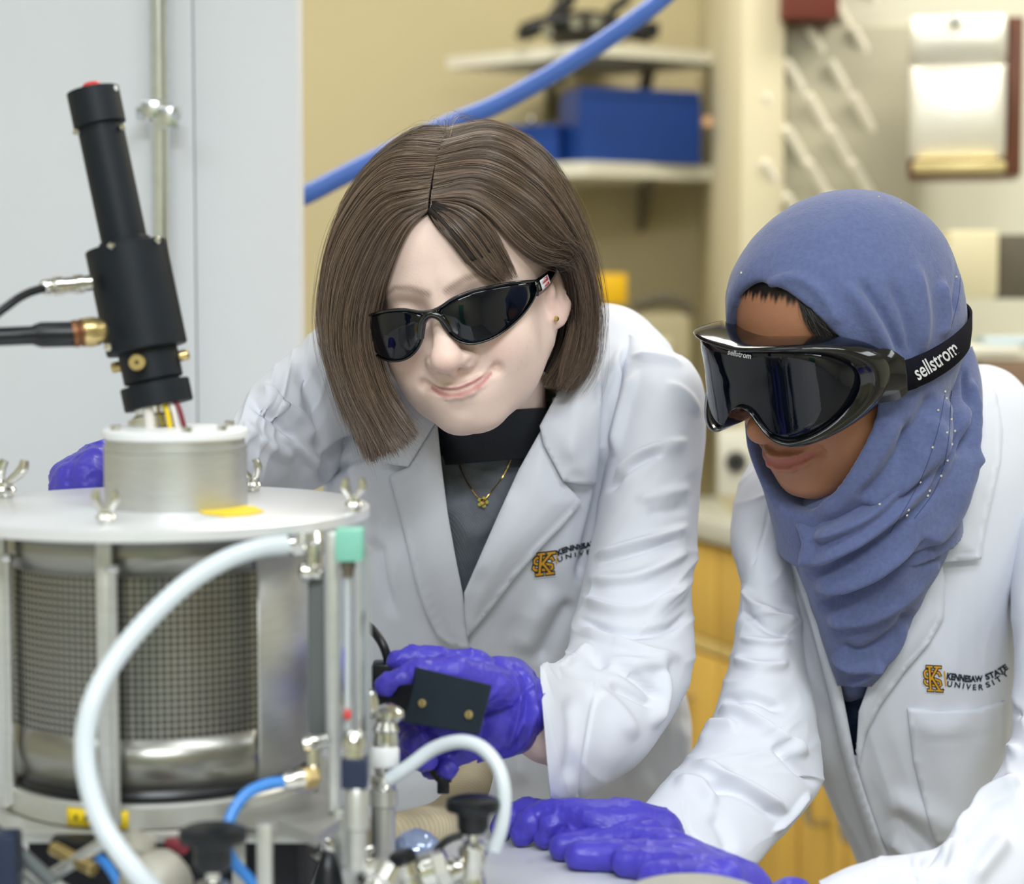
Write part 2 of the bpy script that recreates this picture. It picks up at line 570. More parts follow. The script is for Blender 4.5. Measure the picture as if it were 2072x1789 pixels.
def nets(F, xs, ys, zs):
    s = F < 0
    nx, ny, nz = F.shape
    c = np.zeros((nx - 1, ny - 1, nz - 1), np.uint8)
    for a in (0, 1):
        for b in (0, 1):
            for d in (0, 1):
                c += s[a:nx - 1 + a, b:ny - 1 + b, d:nz - 1 + d]
    act = np.argwhere((c > 0) & (c < 8))
    ids = -np.ones(c.shape, np.int64); ids[tuple(act.T)] = np.arange(len(act))
    val = {}; pos = {}
    for a in (0, 1):
        for b in (0, 1):
            for d in (0, 1):
                val[a, b, d] = F[act[:, 0] + a, act[:, 1] + b, act[:, 2] + d]
                pos[a, b, d] = np.stack([xs[act[:, 0] + a], ys[act[:, 1] + b], zs[act[:, 2] + d]], 1)
    S = np.zeros((len(act), 3)); n = np.zeros(len(act))
    ks = list(val)
    for k in ks:
        for ax in range(3):
            if k[ax] == 0:
                k2 = tuple(1 if i == ax else k[i] for i in range(3))
                v0, v1 = val[k], val[k2]
                m = (v0 < 0) != (v1 < 0)
                t = np.where(m, v0 / (v0 - v1 + 1e-20), 0)[:, None]
                S += np.where(m[:, None], pos[k] + (pos[k2] - pos[k]) * t, 0); n += m
    V = S / n[:, None]
    Q = []
    for ax in range(3):
        sl0 = [slice(None)] * 3; sl1 = [slice(None)] * 3
        sl0[ax] = slice(0, -1); sl1[ax] = slice(1, None)
        a0, a1 = s[tuple(sl0)], s[tuple(sl1)]
        e = np.argwhere(a0 != a1)
        u, v = (ax + 1) % 3, (ax + 2) % 3
        ok = (e[:, u] > 0) & (e[:, v] > 0) & (e[:, u] < F.shape[u] - 1) & (e[:, v] < F.shape[v] - 1)
        e = e[ok]
        q = []
        for du, dv in ((-1, -1), (0, -1), (0, 0), (-1, 0)):
            g = e.copy(); g[:, u] += du; g[:, v] += dv
            q.append(ids[tuple(g.T)])
        q = np.stack(q, 1)
        fl_ = ~s[tuple(e.T)]
        q[fl_] = q[fl_][:, ::-1]
        Q.append(q)
    return V, np.concatenate(Q)

def relax(V, Q, it=2, f=0.5):
    for _ in range(it):
        S = np.zeros_like(V); n = np.zeros(len(V))
        for a in range(4):
            b = (a + 1) % 4
            np.add.at(S, Q[:, a], V[Q[:, b]]); np.add.at(n, Q[:, a], 1)
            np.add.at(S, Q[:, b], V[Q[:, a]]); np.add.at(n, Q[:, b], 1)
        V = V + f * (S / np.maximum(n, 1)[:, None] - V)
    return V

def axis(lo, hi, flo, fhi, fine, coarse):
    a = np.arange(flo, lo, -coarse)[1:][::-1] if flo > lo else np.array([])
    b = np.arange(flo, fhi, fine)
    c = np.arange(b[-1] + coarse, hi + coarse, coarse) if hi > fhi else np.array([])
    return np.concatenate([a, b, c])
# ------------------------------------------------------------------ shared materials
M = {}
M['wall_beige'] = mat('wall_beige', srgb(206, 195, 158), 0.85, bump=0.15, bscale=260, var=0.03, vscale=2)
M['wall_cream'] = mat('wall_cream', srgb(216, 208, 178), 0.8, bump=0.1, bscale=260, var=0.03, vscale=2)
M['wall_pale'] = mat('wall_pale', srgb(214, 212, 194), 0.8, bump=0.1, bscale=260, var=0.03, vscale=2)
M['panel_white'] = mat('panel_white', srgb(222, 225, 230), 0.55, bump=0.05, bscale=300, var=0.02, vscale=3)
M['ceiling'] = mat('ceiling', srgb(225, 225, 220), 0.9, bump=0.3, bscale=120, var=0.04, vscale=30)
M['floor'] = mat('floor', srgb(150, 146, 138), 0.45, bump=0.05, bscale=80, var=0.12, vscale=14)
M['shelf_white'] = mat('shelf_white', srgb(228, 226, 212), 0.5, var=0.02)
M['black_metal'] = mat('black_metal', srgb(22, 24, 26), 0.4, 0.2, var=0.15, vscale=40, bump=0.1, bscale=400)
M['black_matte'] = mat('black_matte', srgb(15, 22, 30), 0.5, 0.0, spec=0.35, var=0.12, vscale=60, bump=0.08, bscale=700)
M['crate_blue'] = mat('crate_blue', srgb(20, 62, 140), 0.45, var=0.06, vscale=12)
M['hose_blue'] = mat('hose_blue', srgb(70, 108, 190), 0.4, var=0.04, vscale=30, bump=0.05, bscale=300)
M['peg_white'] = mat('peg_white', srgb(238, 233, 216), 0.4)
M['rack_board'] = mat('rack_board', srgb(178, 174, 152), 0.6, var=0.03)
M['steel'] = mat('steel', srgb(205, 204, 198), 0.22, 1.0, var=0.05, vscale=60, stretch=(1, 1, 12), bump=0.03, bscale=300)
M['brown_enamel'] = mat('brown_enamel', srgb(105, 62, 44), 0.4, var=0.08, vscale=6)
M['wood_yellow'] = mat('wood_yellow', srgb(236, 194, 96), 0.45, var=0.08, vscale=5, stretch=(6, 6, 0.7), bump=0.05, bscale=60)
M['wood_edge'] = mat('wood_edge', srgb(232, 205, 130), 0.45, var=0.04)
M['counter'] = mat('counter', srgb(215, 216, 208), 0.35, var=0.03)
M['sign_yellow'] = mat('sign_yellow', srgb(240, 190, 10), 0.5, var=0.02)
M['olive_box'] = mat('olive_box', srgb(176, 168, 138), 0.5, var=0.05)
M['box_cream'] = mat('box_cream', srgb(222, 212, 176), 0.5, var=0.03)
M['grey_dark'] = mat('grey_dark', srgb(95, 88, 74), 0.6, var=0.06)
M['paper_blue'] = mat('paper_blue', srgb(196, 214, 224), 0.7, var=0.04)
M['lamp_frame'] = mat('lamp_frame', srgb(235, 235, 235), 0.5)
M['red_brown'] = mat('red_brown', srgb(110, 52, 40), 0.5, var=0.1)
M['galv'] = mat('galv', srgb(214, 219, 224), 0.22, 1.0, var=0.06, vscale=90, bump=0.03, bscale=200)
M['green_paint'] = mat('green_paint', srgb(48, 128, 70), 0.5)

def struct(o): o['kind'] = 'structure'; return o

# ------------------------------------------------------------------ room shell
X0, X1, Y0, Y1 = -2.2, 3.2, -2.2, 4.2
struct(box('floor', ((X0 + X1) / 2, (Y0 + Y1) / 2, -0.05), (X1 - X0 + .4, Y1 - Y0 + .4, 0.1), M['floor']))
struct(box('ceiling', ((X0 + X1) / 2, (Y0 + Y1) / 2, CEIL + 0.05), (X1 - X0 + .4, Y1 - Y0 + .4, 0.1), M['ceiling']))
struct(box('wall_back', ((X0 + X1) / 2, Y1 + .05, CEIL / 2), (X1 - X0 + .4, 0.1, CEIL), M['wall_beige']))
struct(box('wall_front', ((X0 + X1) / 2, Y0 - .05, CEIL / 2), (X1 - X0 + .4, 0.1, CEIL), M['wall_cream']))
struct(box('wall_left', (X0 - .05, (Y0 + Y1) / 2, CEIL / 2), (0.1, Y1 - Y0, CEIL), M['wall_pale']))
struct(box('wall_right', (X1 + .05, (Y0 + Y1) / 2, CEIL / 2), (0.1, Y1 - Y0, CEIL), M['wall_pale']))
# the wall behind the right hand person: a block that ends in a corner column
YB = 3.4
xb = (1497 - CX) / FPX * YB
struct(box('trim_1', (xb + 0.035, YB + 0.4, CEIL / 2), (0.07, 0.8, CEIL), M['wall_cream'], bev=0.004))
struct(box('wall_niche', ((xb + 0.07 + X1) / 2, YB + 0.42, CEIL / 2), (X1 - xb - 0.07, 0.76, CEIL), M['wall_pale']))

# white partition on the left, two panels with an open joint between them
def px_x(px, y): return (px - CX) / FPX * y / 1.0
YP = 2.15
xl, xs_, xr = px_x(-420, YP), px_x(398, YP), px_x(606, YP)
part_ = thing('partition', 'white two panel partition wall carrying the metal pipe', 'partition', (xs_, YP + .15, 0))
part_['kind'] = 'structure'; del part_['category']
part_.name = 'wall_partition'; WLOC['wall_partition'] = tuple(part_.location)
box('panel', ((xl + xs_ - .0006) / 2, YP + .03, CEIL / 2), (xs_ - .0006 - xl, 0.06, CEIL), M['panel_white'], part_, bev=0.0012)
box('panel', ((xr + xs_ + .0006) / 2, YP + .03, CEIL / 2), (xr - xs_ - .0006, 0.06, CEIL), M['panel_white'], part_, bev=0.0012)
box('joint_backing', (xs_, YP + .035, CEIL / 2), (0.01, 0.05, CEIL), M['grey_dark'], part_)

# conduit with clamp
d = 2.1
pp = P(324, 232, d)
pipe = thing('metal_conduit', 'shiny galvanised conduit pipe running up the white partition', 'pipe', (pp[0], pp[1], 0))
rp = 20.5 / FPX * d
cyl('pipe', (pp[0], pp[1], 0.02), (pp[0], pp[1], CEIL - .01), rp, M['galv'], pipe, m=40, bev=0)
cl = cyl('pipe_clamp', (pp[0], pp[1], pp[2] - .012), (pp[0], pp[1], pp[2] + .014), rp * 1.22, M['galv'], pipe, m=32)
for sx in (-1, 1):
    a = pp + np.array([sx * rp * 1.0, -.006, 0.002]); b = pp + np.array([sx * rp * 1.75, -.010, 0.0])
    cyl('clamp_bolt', a, b, 0.0055, M['galv'], cl, m=12)
    hexrod('clamp_nut', b - np.array([sx * .004, 0, 0]), b + np.array([sx * .004, 0, 0]), 0.0075, M['galv'], cl)
box('clamp_ear', pp + np.array([rp * .9, -.012, -.004]), (0.022, 0.004, 0.022), M['galv'], cl, bev=.001)
box('clamp_ear', pp + np.array([-rp * .8, -.012, .004]), (0.018, 0.004, 0.018), M['galv'], cl, bev=.001)
box('strut_foot', (pp[0], pp[1] + .03, pp[2]), (0.02, 0.045, 0.012), M['galv'], pipe)

# ceiling troffers and the panel of the added front fill
for i, (x, y, sx, sy, w, c) in enumerate(LAMPS):
    t = thing('ceiling_light', ['flat ceiling light over the lab bench', 'flat ceiling light over the steel chamber', 'flat ceiling light beside the right wall',
                                'flat ceiling panel added behind the camera as front fill', 'flat warm ceiling light over the back shelf', 'flat warm ceiling light over the yellow cabinets'][i],
              'ceiling light', (x, y, CEIL), group='ceiling lights')
    for s in (-1, 1):
        box('frame', (x + s * (sx / 2 + .015), y, CEIL - .02), (.03, sy + .06, .04), M['lamp_frame'], t)
        box('frame', (x, y + s * (sy / 2 + .015), CEIL - .02), (sx, .03, .04), M['lamp_frame'], t)

# ------------------------------------------------------------------ blue hose behind the heads
hp = [(520, 430), (610, 398), (690, 358), (780, 312), (900, 255), (1000, 214), (1100, 160), (1200, 98), (1290, 36), (1345, -8), (1440, -92), (1560, -230), (1700, -480), (1780, -900), (1800, -1330)]
dd = np.linspace(2.32, 2.50, len(hp))
o = tube('blue_hose', [P(x, y, k) for (x, y), k in zip(hp, dd)], 0.0112, M['hose_blue'], None, n=120, m=20)
tag(o, 'long blue hose slanting up behind the brown haired woman', 'hose')

# ------------------------------------------------------------------ shelf unit standing in the corner, turned 45 degrees
dS = 3.72
R45 = np.array([[math.cos(.62), math.sin(.62), 0], [-math.sin(.62), math.cos(.62), 0], [0, 0, 1]])
sh = thing('shelf_unit', 'cream corner shelf unit with two boards behind the women', 'shelf', P(1190, 340, dS) * [1, 1, 0])
def board(name, tip_px, tip_py, dep, ax_l, ax_r, ll, lr, th, m_, parent):
    t = P(tip_px, tip_py, dep)
    poly = [t, t + ax_l * ll, t + ax_l * ll + ax_r * lr, t + ax_r * lr]
    return prism(name, poly, (0, 0, -th), m_, parent)
axl = np.array([-math.cos(.72), math.sin(.72), 0]); axr = np.array([math.cos(.58), math.sin(.58), 0])
board('shelf_board', 1205, 86, dS, axl, axr, 0.37, 0.335, 0.022, M['shelf_white'], sh)
board('shelf_board', 1190, 326, dS, axl, axr, 0.37, 0.335, 0.026, M['shelf_white'], sh)
for zz_ in (P(1205, 86, dS)[2] - .022, P(1190, 326, dS)[2] - .026):
    pc = P(1205, 326, dS) + axl * .16 + axr * .15
    for dx_ in (-.09, .10):
        prism('bracket', [(pc[0] + dx_, pc[1] - .05, zz_ - .02), (pc[0] + dx_, 4.2, zz_ - .09), (pc[0] + dx_, 4.2, zz_), (pc[0] + dx_, pc[1] - .05, zz_)], (.012, 0, 0), M['grey_dark'], sh)
cyl('post', (P(1132, 150, 4.1)[0], 4.1, P(0, 175, 4.1)[2]), (P(1132, 150, 4.1)[0], 4.1, 1.9), .012, M['grey_dark'], sh)
# wall standards
# black stand and clamps on the top board
ts = P(1185, 82, dS + .10)
st = thing('clamp_stand', 'black jumble of lab clamps on the top shelf', 'clamps', (ts[0], ts[1], ts[2]))
zt = P(1205, 86, dS)[2]
def S(px, py, d_=dS + .12): return P(px, py, d_)
lathe('base', S(1190, 78), S(1190, 40), [(0, .075), (.3, .07), (.6, .045), (1, .02)], M['black_metal'], st)
tube('arm', [S(1055, 68), S(1085, 55), S(1130, 45), S(1200, 40), S(1260, 58), S(1318, 70)], 0.017, M['black_metal'], st, n=40)
tube('arm', [S(1100, 62), S(1125, 25), S(1150, 5), S(1160, -40)], 0.012, M['black_metal'], st, n=30)
tube('arm', [S(1230, 62), S(1240, 20), S(1265, 0), S(1275, -40)], 0.010, M['black_metal'], st, n=30)
box('jaw', S(1295, 62), (0.07, 0.05, 0.028), M['black_metal'], st, bev=.006)
cyl('knob', S(1062, 70, dS + .09), S(1050, 62, dS + .09), 0.014, M['black_metal'], st)
for a, b in ((1108, 62), (1166, 46), (1206, 44)):
    lathe('chrome_knob', S(a, b, dS + .03), S(a, b, dS + .0), [(0, .009), (.3, .0115), (.7, .0115), (1, .006)], M['steel'], st)

def open_crate(name, label, tip, dep, al, ar, ll, lr, h, wall, parent_floor=None):
    t = P(*tip, dep); t[2] = P(1190, 326, dS)[2] + .001
    c = thing(name, label, 'crate', t)
    up = np.array([0, 0, h])
    def slab(a, b, n_):
        e = (b - a) / np.linalg.norm(b - a); nrm = np.array([-e[1], e[0], 0]) * wall
        prism(n_, [a, b, b + up, a + up], nrm, M['crate_blue'], c)
    A = t; B = t + al * ll; C = B + ar * lr; D = t + ar * lr
    slab(A, B, 'side'); slab(C, D, 'side'); slab(D, A, 'side'); slab(B, C, 'side')
    prism('bottom', [A, B, C, D], (0, 0, wall), M['crate_blue'], c)
    for (a, b) in ((A, B), (A, D)):
        prism('rim', [a + up, b + up, b + up + np.array([0, 0, .012]), a + up + np.array([0, 0, .012])], (0, -0.008, 0), M['crate_blue'], c)
    return c
z_low = P(1190, 326, dS)[2]
def at_low(px, py, d_):
    p = on_z(px, py, z_low + 0.001); return p
t0 = P(1166, 322, dS + .06)
open_crate('blue_bin', 'dark blue bin with a long plain side on the lower shelf', (1176, 304), dS + .02, np.array([-.25, .97, 0]), np.array([math.cos(.42), math.sin(.42), 0]), .13, .245, .122, .004)
open_crate('blue_tray', 'low lighter blue tray beside the taller dark blue bin', (1128, 318), dS + .09, np.array([-math.cos(.45), math.sin(.45), 0]), np.array([.3, .95, 0]), .165, .15, .060, .004)
ball = thing('steel_ball', 'small shiny ball lying in the blue tray', 'ball', P(1076, 244, dS + .12))
lathe('ball', P(1076, 252, dS + .12), P(1076, 234, dS + .12), [(0, .001), (.1, .0045), (.3, .0068), (.5, .0075), (.7, .0068), (.9, .0045), (1, .001)], M['steel'], ball)
ball.name = 'metal_ball'
# outlet mark on the beige wall
o = cyl('wall_button', P(1432, 246, 3.75), P(1432, 246, 3.74), .010, mat('button_pink', srgb(214, 170, 130), .5)); tag(o, 'small round pinkish knob on the cream column', 'knob')

# ------------------------------------------------------------------ drying rack with slanting pegs on the right
YR = YB + .03
rk = thing('drying_rack', 'pale wall drying rack board with long slanting pegs', 'drying rack', P(1700, 300, YR))
bx0, bx1 = px_x(1572, YR), px_x(1850, YR)
zt_, zb_ = P(0, 60, YR)[2], P(0, 560, YR)[2]
box('board', ((bx0 + bx1) / 2, YR, (zt_ + zb_) / 2), (bx1 - bx0, 0.02, zt_ - zb_), M['rack_board'], rk, bev=.003)
pk = None
k = 0
for j in range(8):
    for i in range(7):
        bxp = 1618 + i * 88 + (j % 2) * 44; byp = 20 + j * 108 / 1.0 * 0.62 + 30
        if bxp > 1835 or byp > 540: continue
        a = P(bxp, byp, YR - .01)
        if pk is None:
            pk = lathe('peg', a, a + np.array([-0.066, -0.045, 0.100]), [(0, .012), (.06, .0088), (.95, .0080), (1, .006)], M['peg_white'], rk, m=12)
            pk0 = a
        else:
            copy_at(pk, rk, a - pk0).matrix_parent_inverse = pk.matrix_parent_inverse
# red brown cabinet corner at the top
o = box('wall_cabinet', P(1632, -60, YB - .04), (0.09, 0.12, 0.17), M['red_brown'], bev=.003); tag(o, 'red brown wall cabinet corner above the drying rack', 'cabinet')
# pale header strip above the rack
struct(prism('trim_2', [P(1700, 42, YB - .005), P(1700, -90, YB - .005), P(2140, -140, YB - .005), P(2140, -10, YB - .005)], (0, 0.03, 0), M['wall_pale']))

# paper towel dispenser
YD = 3.1
dsp = thing('towel_dispenser', 'shiny steel paper towel dispenser with brown side on the wall', 'dispenser', P(1940, 190, YD))
fx = np.array([math.cos(.20), -math.sin(.20), 0]); fy = np.array([math.sin(.20), math.cos(.20), 0]); fz = np.array([0, 0, 1.0])
def DP(px, py): return P(px, py, YD)
wid = (2032 - 1842) / FPX * YD / math.cos(.2)
c0 = DP(1937, 195)
hgt = 1 / FPX * YD
box('case', c0 + fy * .10, (wid, .17, 320 * hgt), M['brown_enamel'], dsp, axes=[fx, fy, fz], bev=.004)
def bowed(name, zc, hh, m_):
    n_ = 24
    xs2 = np.linspace(-.5, .5, 9); zs2 = np.linspace(-.5, .5, n_)
    V = []
    for z in zs2:
        for x in xs2:
            V.append(c0 + fx * x * wid * .99 + fz * (zc + z * hh) * hgt - fy * (-.012 + .010 * math.cos(x * math.pi) * .5 + .012 * (1 - (2 * z) ** 2)))
    o = mesh(name, V, grid_faces(n_, 9, False), m_, dsp); mod(o, 'SOLIDIFY', thickness=.003); return o
M['steel_bright'] = mat('steel_bright', srgb(246, 243, 232), 0.42, 0.6, var=0.02, vscale=30)
bowed('cover', (195 - 80), 100, M['steel_bright'])
bowed('cover', (195 - 225), 190, M['steel_bright'])
lathe('lock', DP(1932, 48) - fy * .02, DP(1932, 48) - fy * .03, [(0, .011), (.8, .011), (1, .008)], M['steel'], dsp)
box('lip', c0 + fz * (195 - 338) * hgt - fy * .002 + fx * .004, (wid * .95, .05, 22 * hgt), mat('lip_cream', srgb(226, 208, 150), .3, .6), dsp, axes=[fx, fy, fz], bev=.005)
box('side_panel', c0 + fx * (wid / 2 + .012) + fy * .10, (.024, .175, 318 * hgt), M['brown_enamel'], dsp, axes=[fx, fy, fz], bev=.003)

# small cream box with dark side
bb = thing('soap_dispenser', 'cream box with dark side on the wall right of the blue scarf', 'box', P(1975, 535, YD))
box('front_cover', P(1962, 535, YD), (100 * hgt, .06, 134 * hgt), M['box_cream'], bb, bev=.006)
box('side_panel', P(2052, 540, YD + .03), (78 * hgt, .05, 130 * hgt), M['grey_dark'], bb, bev=.004)
pr = thing('towel_pile', 'folded white and pale blue towels on the back counter', 'towels', P(2010, 705, YD))
box('towel', P(1990, 708, YD), (120 * hgt, .12, 20 * hgt), M['shelf_white'], pr, bev=.006)
box('towel', P(2035, 690, YD), (100 * hgt, .10, 16 * hgt), M['paper_blue'], pr, bev=.005)
wr = box('wooden_rack', P(2060, 785, YD), (190 * hgt, .14, 110 * hgt), mat('rack_brown', srgb(130, 105, 84), .5, var=.08), bev=.004)
tag(wr, 'brown wooden box behind the shoulder of the scarfed woman', 'box')

# ------------------------------------------------------------------ back counter and yellow cabinets
ca, cb = np.array([px_x(1330, 3.72), 3.72 * 1.0, 0]), np.array([px_x(2100, 2.62), 2.62, 0])
u = (cb - ca) / np.linalg.norm(cb - ca); nb_ = np.array([-u[1], u[0], 0])
if nb_[1] < 0: nb_ = -nb_
Lc = np.linalg.norm(cb - ca)
cu = thing('base_cabinet', 'long yellow wooden base cabinet with white counter top at the back', 'cabinet', (*((ca + cb) / 2)[:2], 0))
def cab(s0, s1, z0, z1, out, th, name, m_, parent, bev=.003):
    c = ca + u * (s0 + s1) / 2 - nb_ * (out - th / 2); c = c + np.array([0, 0, (z0 + z1) / 2])
    return box(name, c, (s1 - s0, th, z1 - z0), m_, parent, axes=[u, nb_, np.array([0, 0, 1.0])], bev=bev)
cab(0, Lc, .08, .885, 0, .42, 'carcass', M['wood_yellow'], cu)
cab(-.05, Lc + .05, .885, .925, .035, .50, 'counter_top', M['counter'], cu, .006)
nd = 4
for i in range(nd):
    s0, s1 = Lc * i / nd + .004, Lc * (i + 1) / nd - .004
    dr = cab(s0, s1, .715, .875, .02, .02, 'drawer', M['wood_yellow'], cu)
    cab(s0, s1, .69, .712, .02, .02, 'rail', M['wood_edge'], cu)
    for k in range(2):
        e0, e1 = (s0, (s0 + s1) / 2 - .003) if k == 0 else ((s0 + s1) / 2 + .003, s1)
        dr = cab(e0, e1, .10, .685, .02, .02, 'door', M['wood_yellow'], cu)
        hs = e1 - .05 if k == 0 else e0 + .05
        hc = ca + u * hs - nb_ * .02
        tube('handle', [hc + np.array([0, 0, .50]), hc - nb_ * .03 + np.array([0, 0, .505]), hc - nb_ * .035 + np.array([0, 0, .55]), hc - nb_ * .03 + np.array([0, 0, .60]), hc + np.array([0, 0, .605])], .006, M['steel'], dr, n=24, m=10)
# things on that counter
def on_counter(px, py, d_): p = P(px, py, d_); return p
zc = .925
p = P(1300, 640, 3.75)
mc = thing('counter_cabinet', 'beige instrument cabinet with rounded top on the back counter', 'instrument', (p[0], p[1], zc))
x_a, x_b = px_x(1150, 3.75), px_x(1402, 3.75)
zt2 = P(0, 612, 3.75)[2]
box('case', ((x_a + x_b) / 2, 3.85, (zc + zt2) / 2 - .01), (x_b - x_a, .2, zt2 - zc - .02), M['olive_box'], mc, bev=.02)
box('door_panel', ((x_a + x_b) / 2 - .01, 3.745, (zc + zt2) / 2 - .02), (x_b - x_a - .06, .012, zt2 - zc - .09), M['wall_cream'], mc, bev=.005)
tube('pipe', [P(1280, 622, 3.78), P(1330, 606, 3.78), P(1380, 612, 3.78), P(1398, 640, 3.78)], .012, M['grey_dark'], mc, n=24)
sg = P(1228, 585, 3.72)
o = box('yellow_sign', sg, (80 / FPX * 3.72, .006, 62 / FPX * 3.72), M['sign_yellow'], bev=.002); tag(o, 'plain yellow card standing on the beige instrument cabinet', 'card')
sk = thing('wall_socket', 'small black plug in a wall plate above the back counter', 'socket', P(1492, 935, YB))
box('plate', P(1496, 935, YB - .003), (.07, .006, .11), M['shelf_white'], sk, bev=.002)
lathe('plug', P(1490, 935, YB - .004), P(1490, 935, YB - .04), [(0, .016), (.5, .018), (1, .010)], M['black_metal'], sk)
# unseen green cupboard, added behind the camera to reflect green in the chamber
gc = thing('added_green_cupboard', 'unseen green cupboard added behind the camera for its reflection in the chamber', 'cupboard', (-0.08, -1.3, 0))
box('case', (-0.08, -1.5, .82), (.42, .4, 1.64), M['green_paint'], gc, bev=.006)
box('door', (-0.08, -1.29, .82), (.39, .02, 1.56), M['green_paint'], gc, bev=.004)
# ------------------------------------------------------------------ people: materials
M['skin1'] = mat('skin_fair', vcol=True, rough=0.48, spec=0.4, sss=0.12, var=0.03, vscale=55, bump=0.10, bscale=900)
M['skin2'] = mat('skin_brown', vcol=True, rough=0.42, spec=0.4, sss=0.10, var=0.03, vscale=55, bump=0.10, bscale=900)
M['coat'] = mat('coat_white', srgb(217, 220, 230), 0.75, spec=0.25, weave=0.05, wscale=800, bump=0.12, bscale=60, sheen=0.05)
M['coat_seam'] = mat('coat_seam', srgb(230, 231, 238), 0.8, spec=0.2)
M['sweater'] = mat('sweater_grey', srgb(112, 118, 129), 0.9, spec=0.1, var=0.16, vscale=70, weave=0.6, wscale=260, sheen=0.3)
M['shirt_dark'] = mat('shirt_dark', srgb(40, 52, 78), 0.9, spec=0.1, var=0.12, vscale=90, weave=0.4, wscale=260)
M['scarf'] = mat('scarf_blue', srgb(95, 105, 146), 0.85, spec=0.15, var=0.09, vscale=260, weave=0.16, wscale=700, bump=0.25, bscale=420, sheen=0.25)
M['glove'] = mat('glove_nitrile', srgb(74, 66, 186), 0.36, spec=0.45, var=0.06, vscale=40, bump=0.35, bscale=170)
M['lens_dark'] = mat('lens_dark', srgb(7, 11, 20), 0.04, spec=0.5)
M['frame_black'] = mat('frame_black', srgb(9, 10, 12), 0.12, spec=0.6, coat=0.4)
M['strap'] = mat('strap_black', srgb(24, 24, 34), 0.85, spec=0.1, weave=0.5, wscale=500)
M['white_print'] = mat('white_print', srgb(228, 228, 232), 0.6)
M['thread_dark'] = mat('thread_dark', srgb(24, 34, 48), 0.8)
M['thread_gold'] = mat('thread_gold', srgb(214, 156, 34), 0.7)
M['thread_white'] = mat('thread_white', srgb(228, 230, 236), 0.8)
M['gold'] = mat('gold', srgb(232, 190, 110), 0.2, 1.0)
M['hair_base'] = mat('hair_base', srgb(34, 26, 22), 0.6, spec=0.3, var=0.15, vscale=120, stretch=(1, 1, 0.1))
M['black_band'] = mat('black_band', srgb(22, 27, 34), 0.8)
M['red_print'] = mat('red_print', srgb(190, 40, 44), 0.5)
M['scarf_thread'] = mat('scarf_thread', srgb(66, 76, 116), 0.8)
M['sequin'] = mat('sequin', srgb(225, 228, 240), 0.12, 0.9)

def hair_mat(name, c1, c2, rough=0.32):
    m = bpy.data.materials.new(name); m.use_nodes = True
    nt = m.node_tree; N, L = nt.nodes, nt.links
    b = N['Principled BSDF']
    hi = N.new('ShaderNodeHairInfo')
    mx = N.new('ShaderNodeMix'); mx.data_type = 'RGBA'
    mx.inputs[6].default_value = (*c1, 1); mx.inputs[7].default_value = (*c2, 1)
    L.new(hi.outputs['Random'], mx.inputs['Factor'])
    L.new(mx.outputs[2], b.inputs['Base Color'])
    b.inputs['Roughness'].default_value = rough
    b.inputs['Specular IOR Level'].default_value = 0.6
    return m
M['hair1'] = hair_mat('hair_brown', srgb(32, 25, 22), srgb(146, 122, 103), .22)
M['hair2'] = hair_mat('hair_black', srgb(16, 14, 15), srgb(38, 32, 32))

# ------------------------------------------------------------------ head model in its own frame (x across, y out of the face, z up)
def fit_head(lm, d, init):
    """camera-frame pose of a head from picture landmarks: returns centre px, depth and rotation"""
    Lp = np.array([l[0] for l in lm], float); Q = np.array([l[1] for l in lm], float)
    def rot(yaw, pitch, roll):
        cy, sy, cp, sp, cr, sr = math.cos(yaw), math.sin(yaw), math.cos(pitch), math.sin(pitch), math.cos(roll), math.sin(roll)
        Ry = np.array([[cy, 0, sy], [0, 1, 0], [-sy, 0, cy]])
        Rx = np.array([[1, 0, 0], [0, cp, -sp], [0, sp, cp]])
        Rz = np.array([[cr, -sr, 0], [sr, cr, 0], [0, 0, 1]])
        return Rz @ Ry @ Rx
    Mx = np.array([[1.0, 0, 0], [0, 0, 1], [0, 1, 0]])
    def world(q, p):
        c = rot(q[2], q[3], q[4]) @ Mx @ p.T * q[5]
        b = P(q[0], q[1], d)
        return b + c.T @ np.stack([RGT, UPV, -FWD])
    def res(q):
        e = (proj(world(q, Lp))[:, :2] - Q).ravel()
        return np.concatenate([e, [(q[5] - 1.0) * 400.0]])
    q = np.array([init[0], init[1], init[2], init[3], init[4], 1.0], float)
    for _ in range(40):
        r = res(q); J = np.zeros((len(r), 6))
        for k in range(6):
            h = [1, 1, .001, .001, .001, .001][k]; q2 = q.copy(); q2[k] += h
            J[:, k] = (res(q2) - r) / h
        q = q - 0.7 * np.linalg.lstsq(J.T @ J + np.diag([1e-3] * 6), J.T @ r, rcond=None)[0]
    A = rot(q[2], q[3], q[4]) @ Mx * q[5]
    W = np.stack([RGT, UPV, -FWD]).T @ A   # local -> world (columns)
    o = P(q[0], q[1], d)
    print('HEAD fit', np.round(q, 3), 'residual', np.round(res(q)[:-1].reshape(-1, 2), 1).tolist())
    return dict(o=o, W=W, Wi=np.linalg.inv(W), s=q[5])
def h2w(H, p): return H['o'] + np.asarray(p, float) @ H['W'].T
def w2h(H, v): return (np.asarray(v) - H['o'].astype(np.asarray(v).dtype)) @ H['Wi'].T.astype(np.asarray(v).dtype)

SKB = [0.0]
def skull(q):
    d = smin(ell(q, (0, -.012 + SKB[0], .045), (.074, .095 - SKB[0], .082)), ell(q, (0, .028, .052), (.060, .056, .052)), .03)
    return smin(d, ell(q, (0, .020, -.010), (.058, .066, .075)), .025)

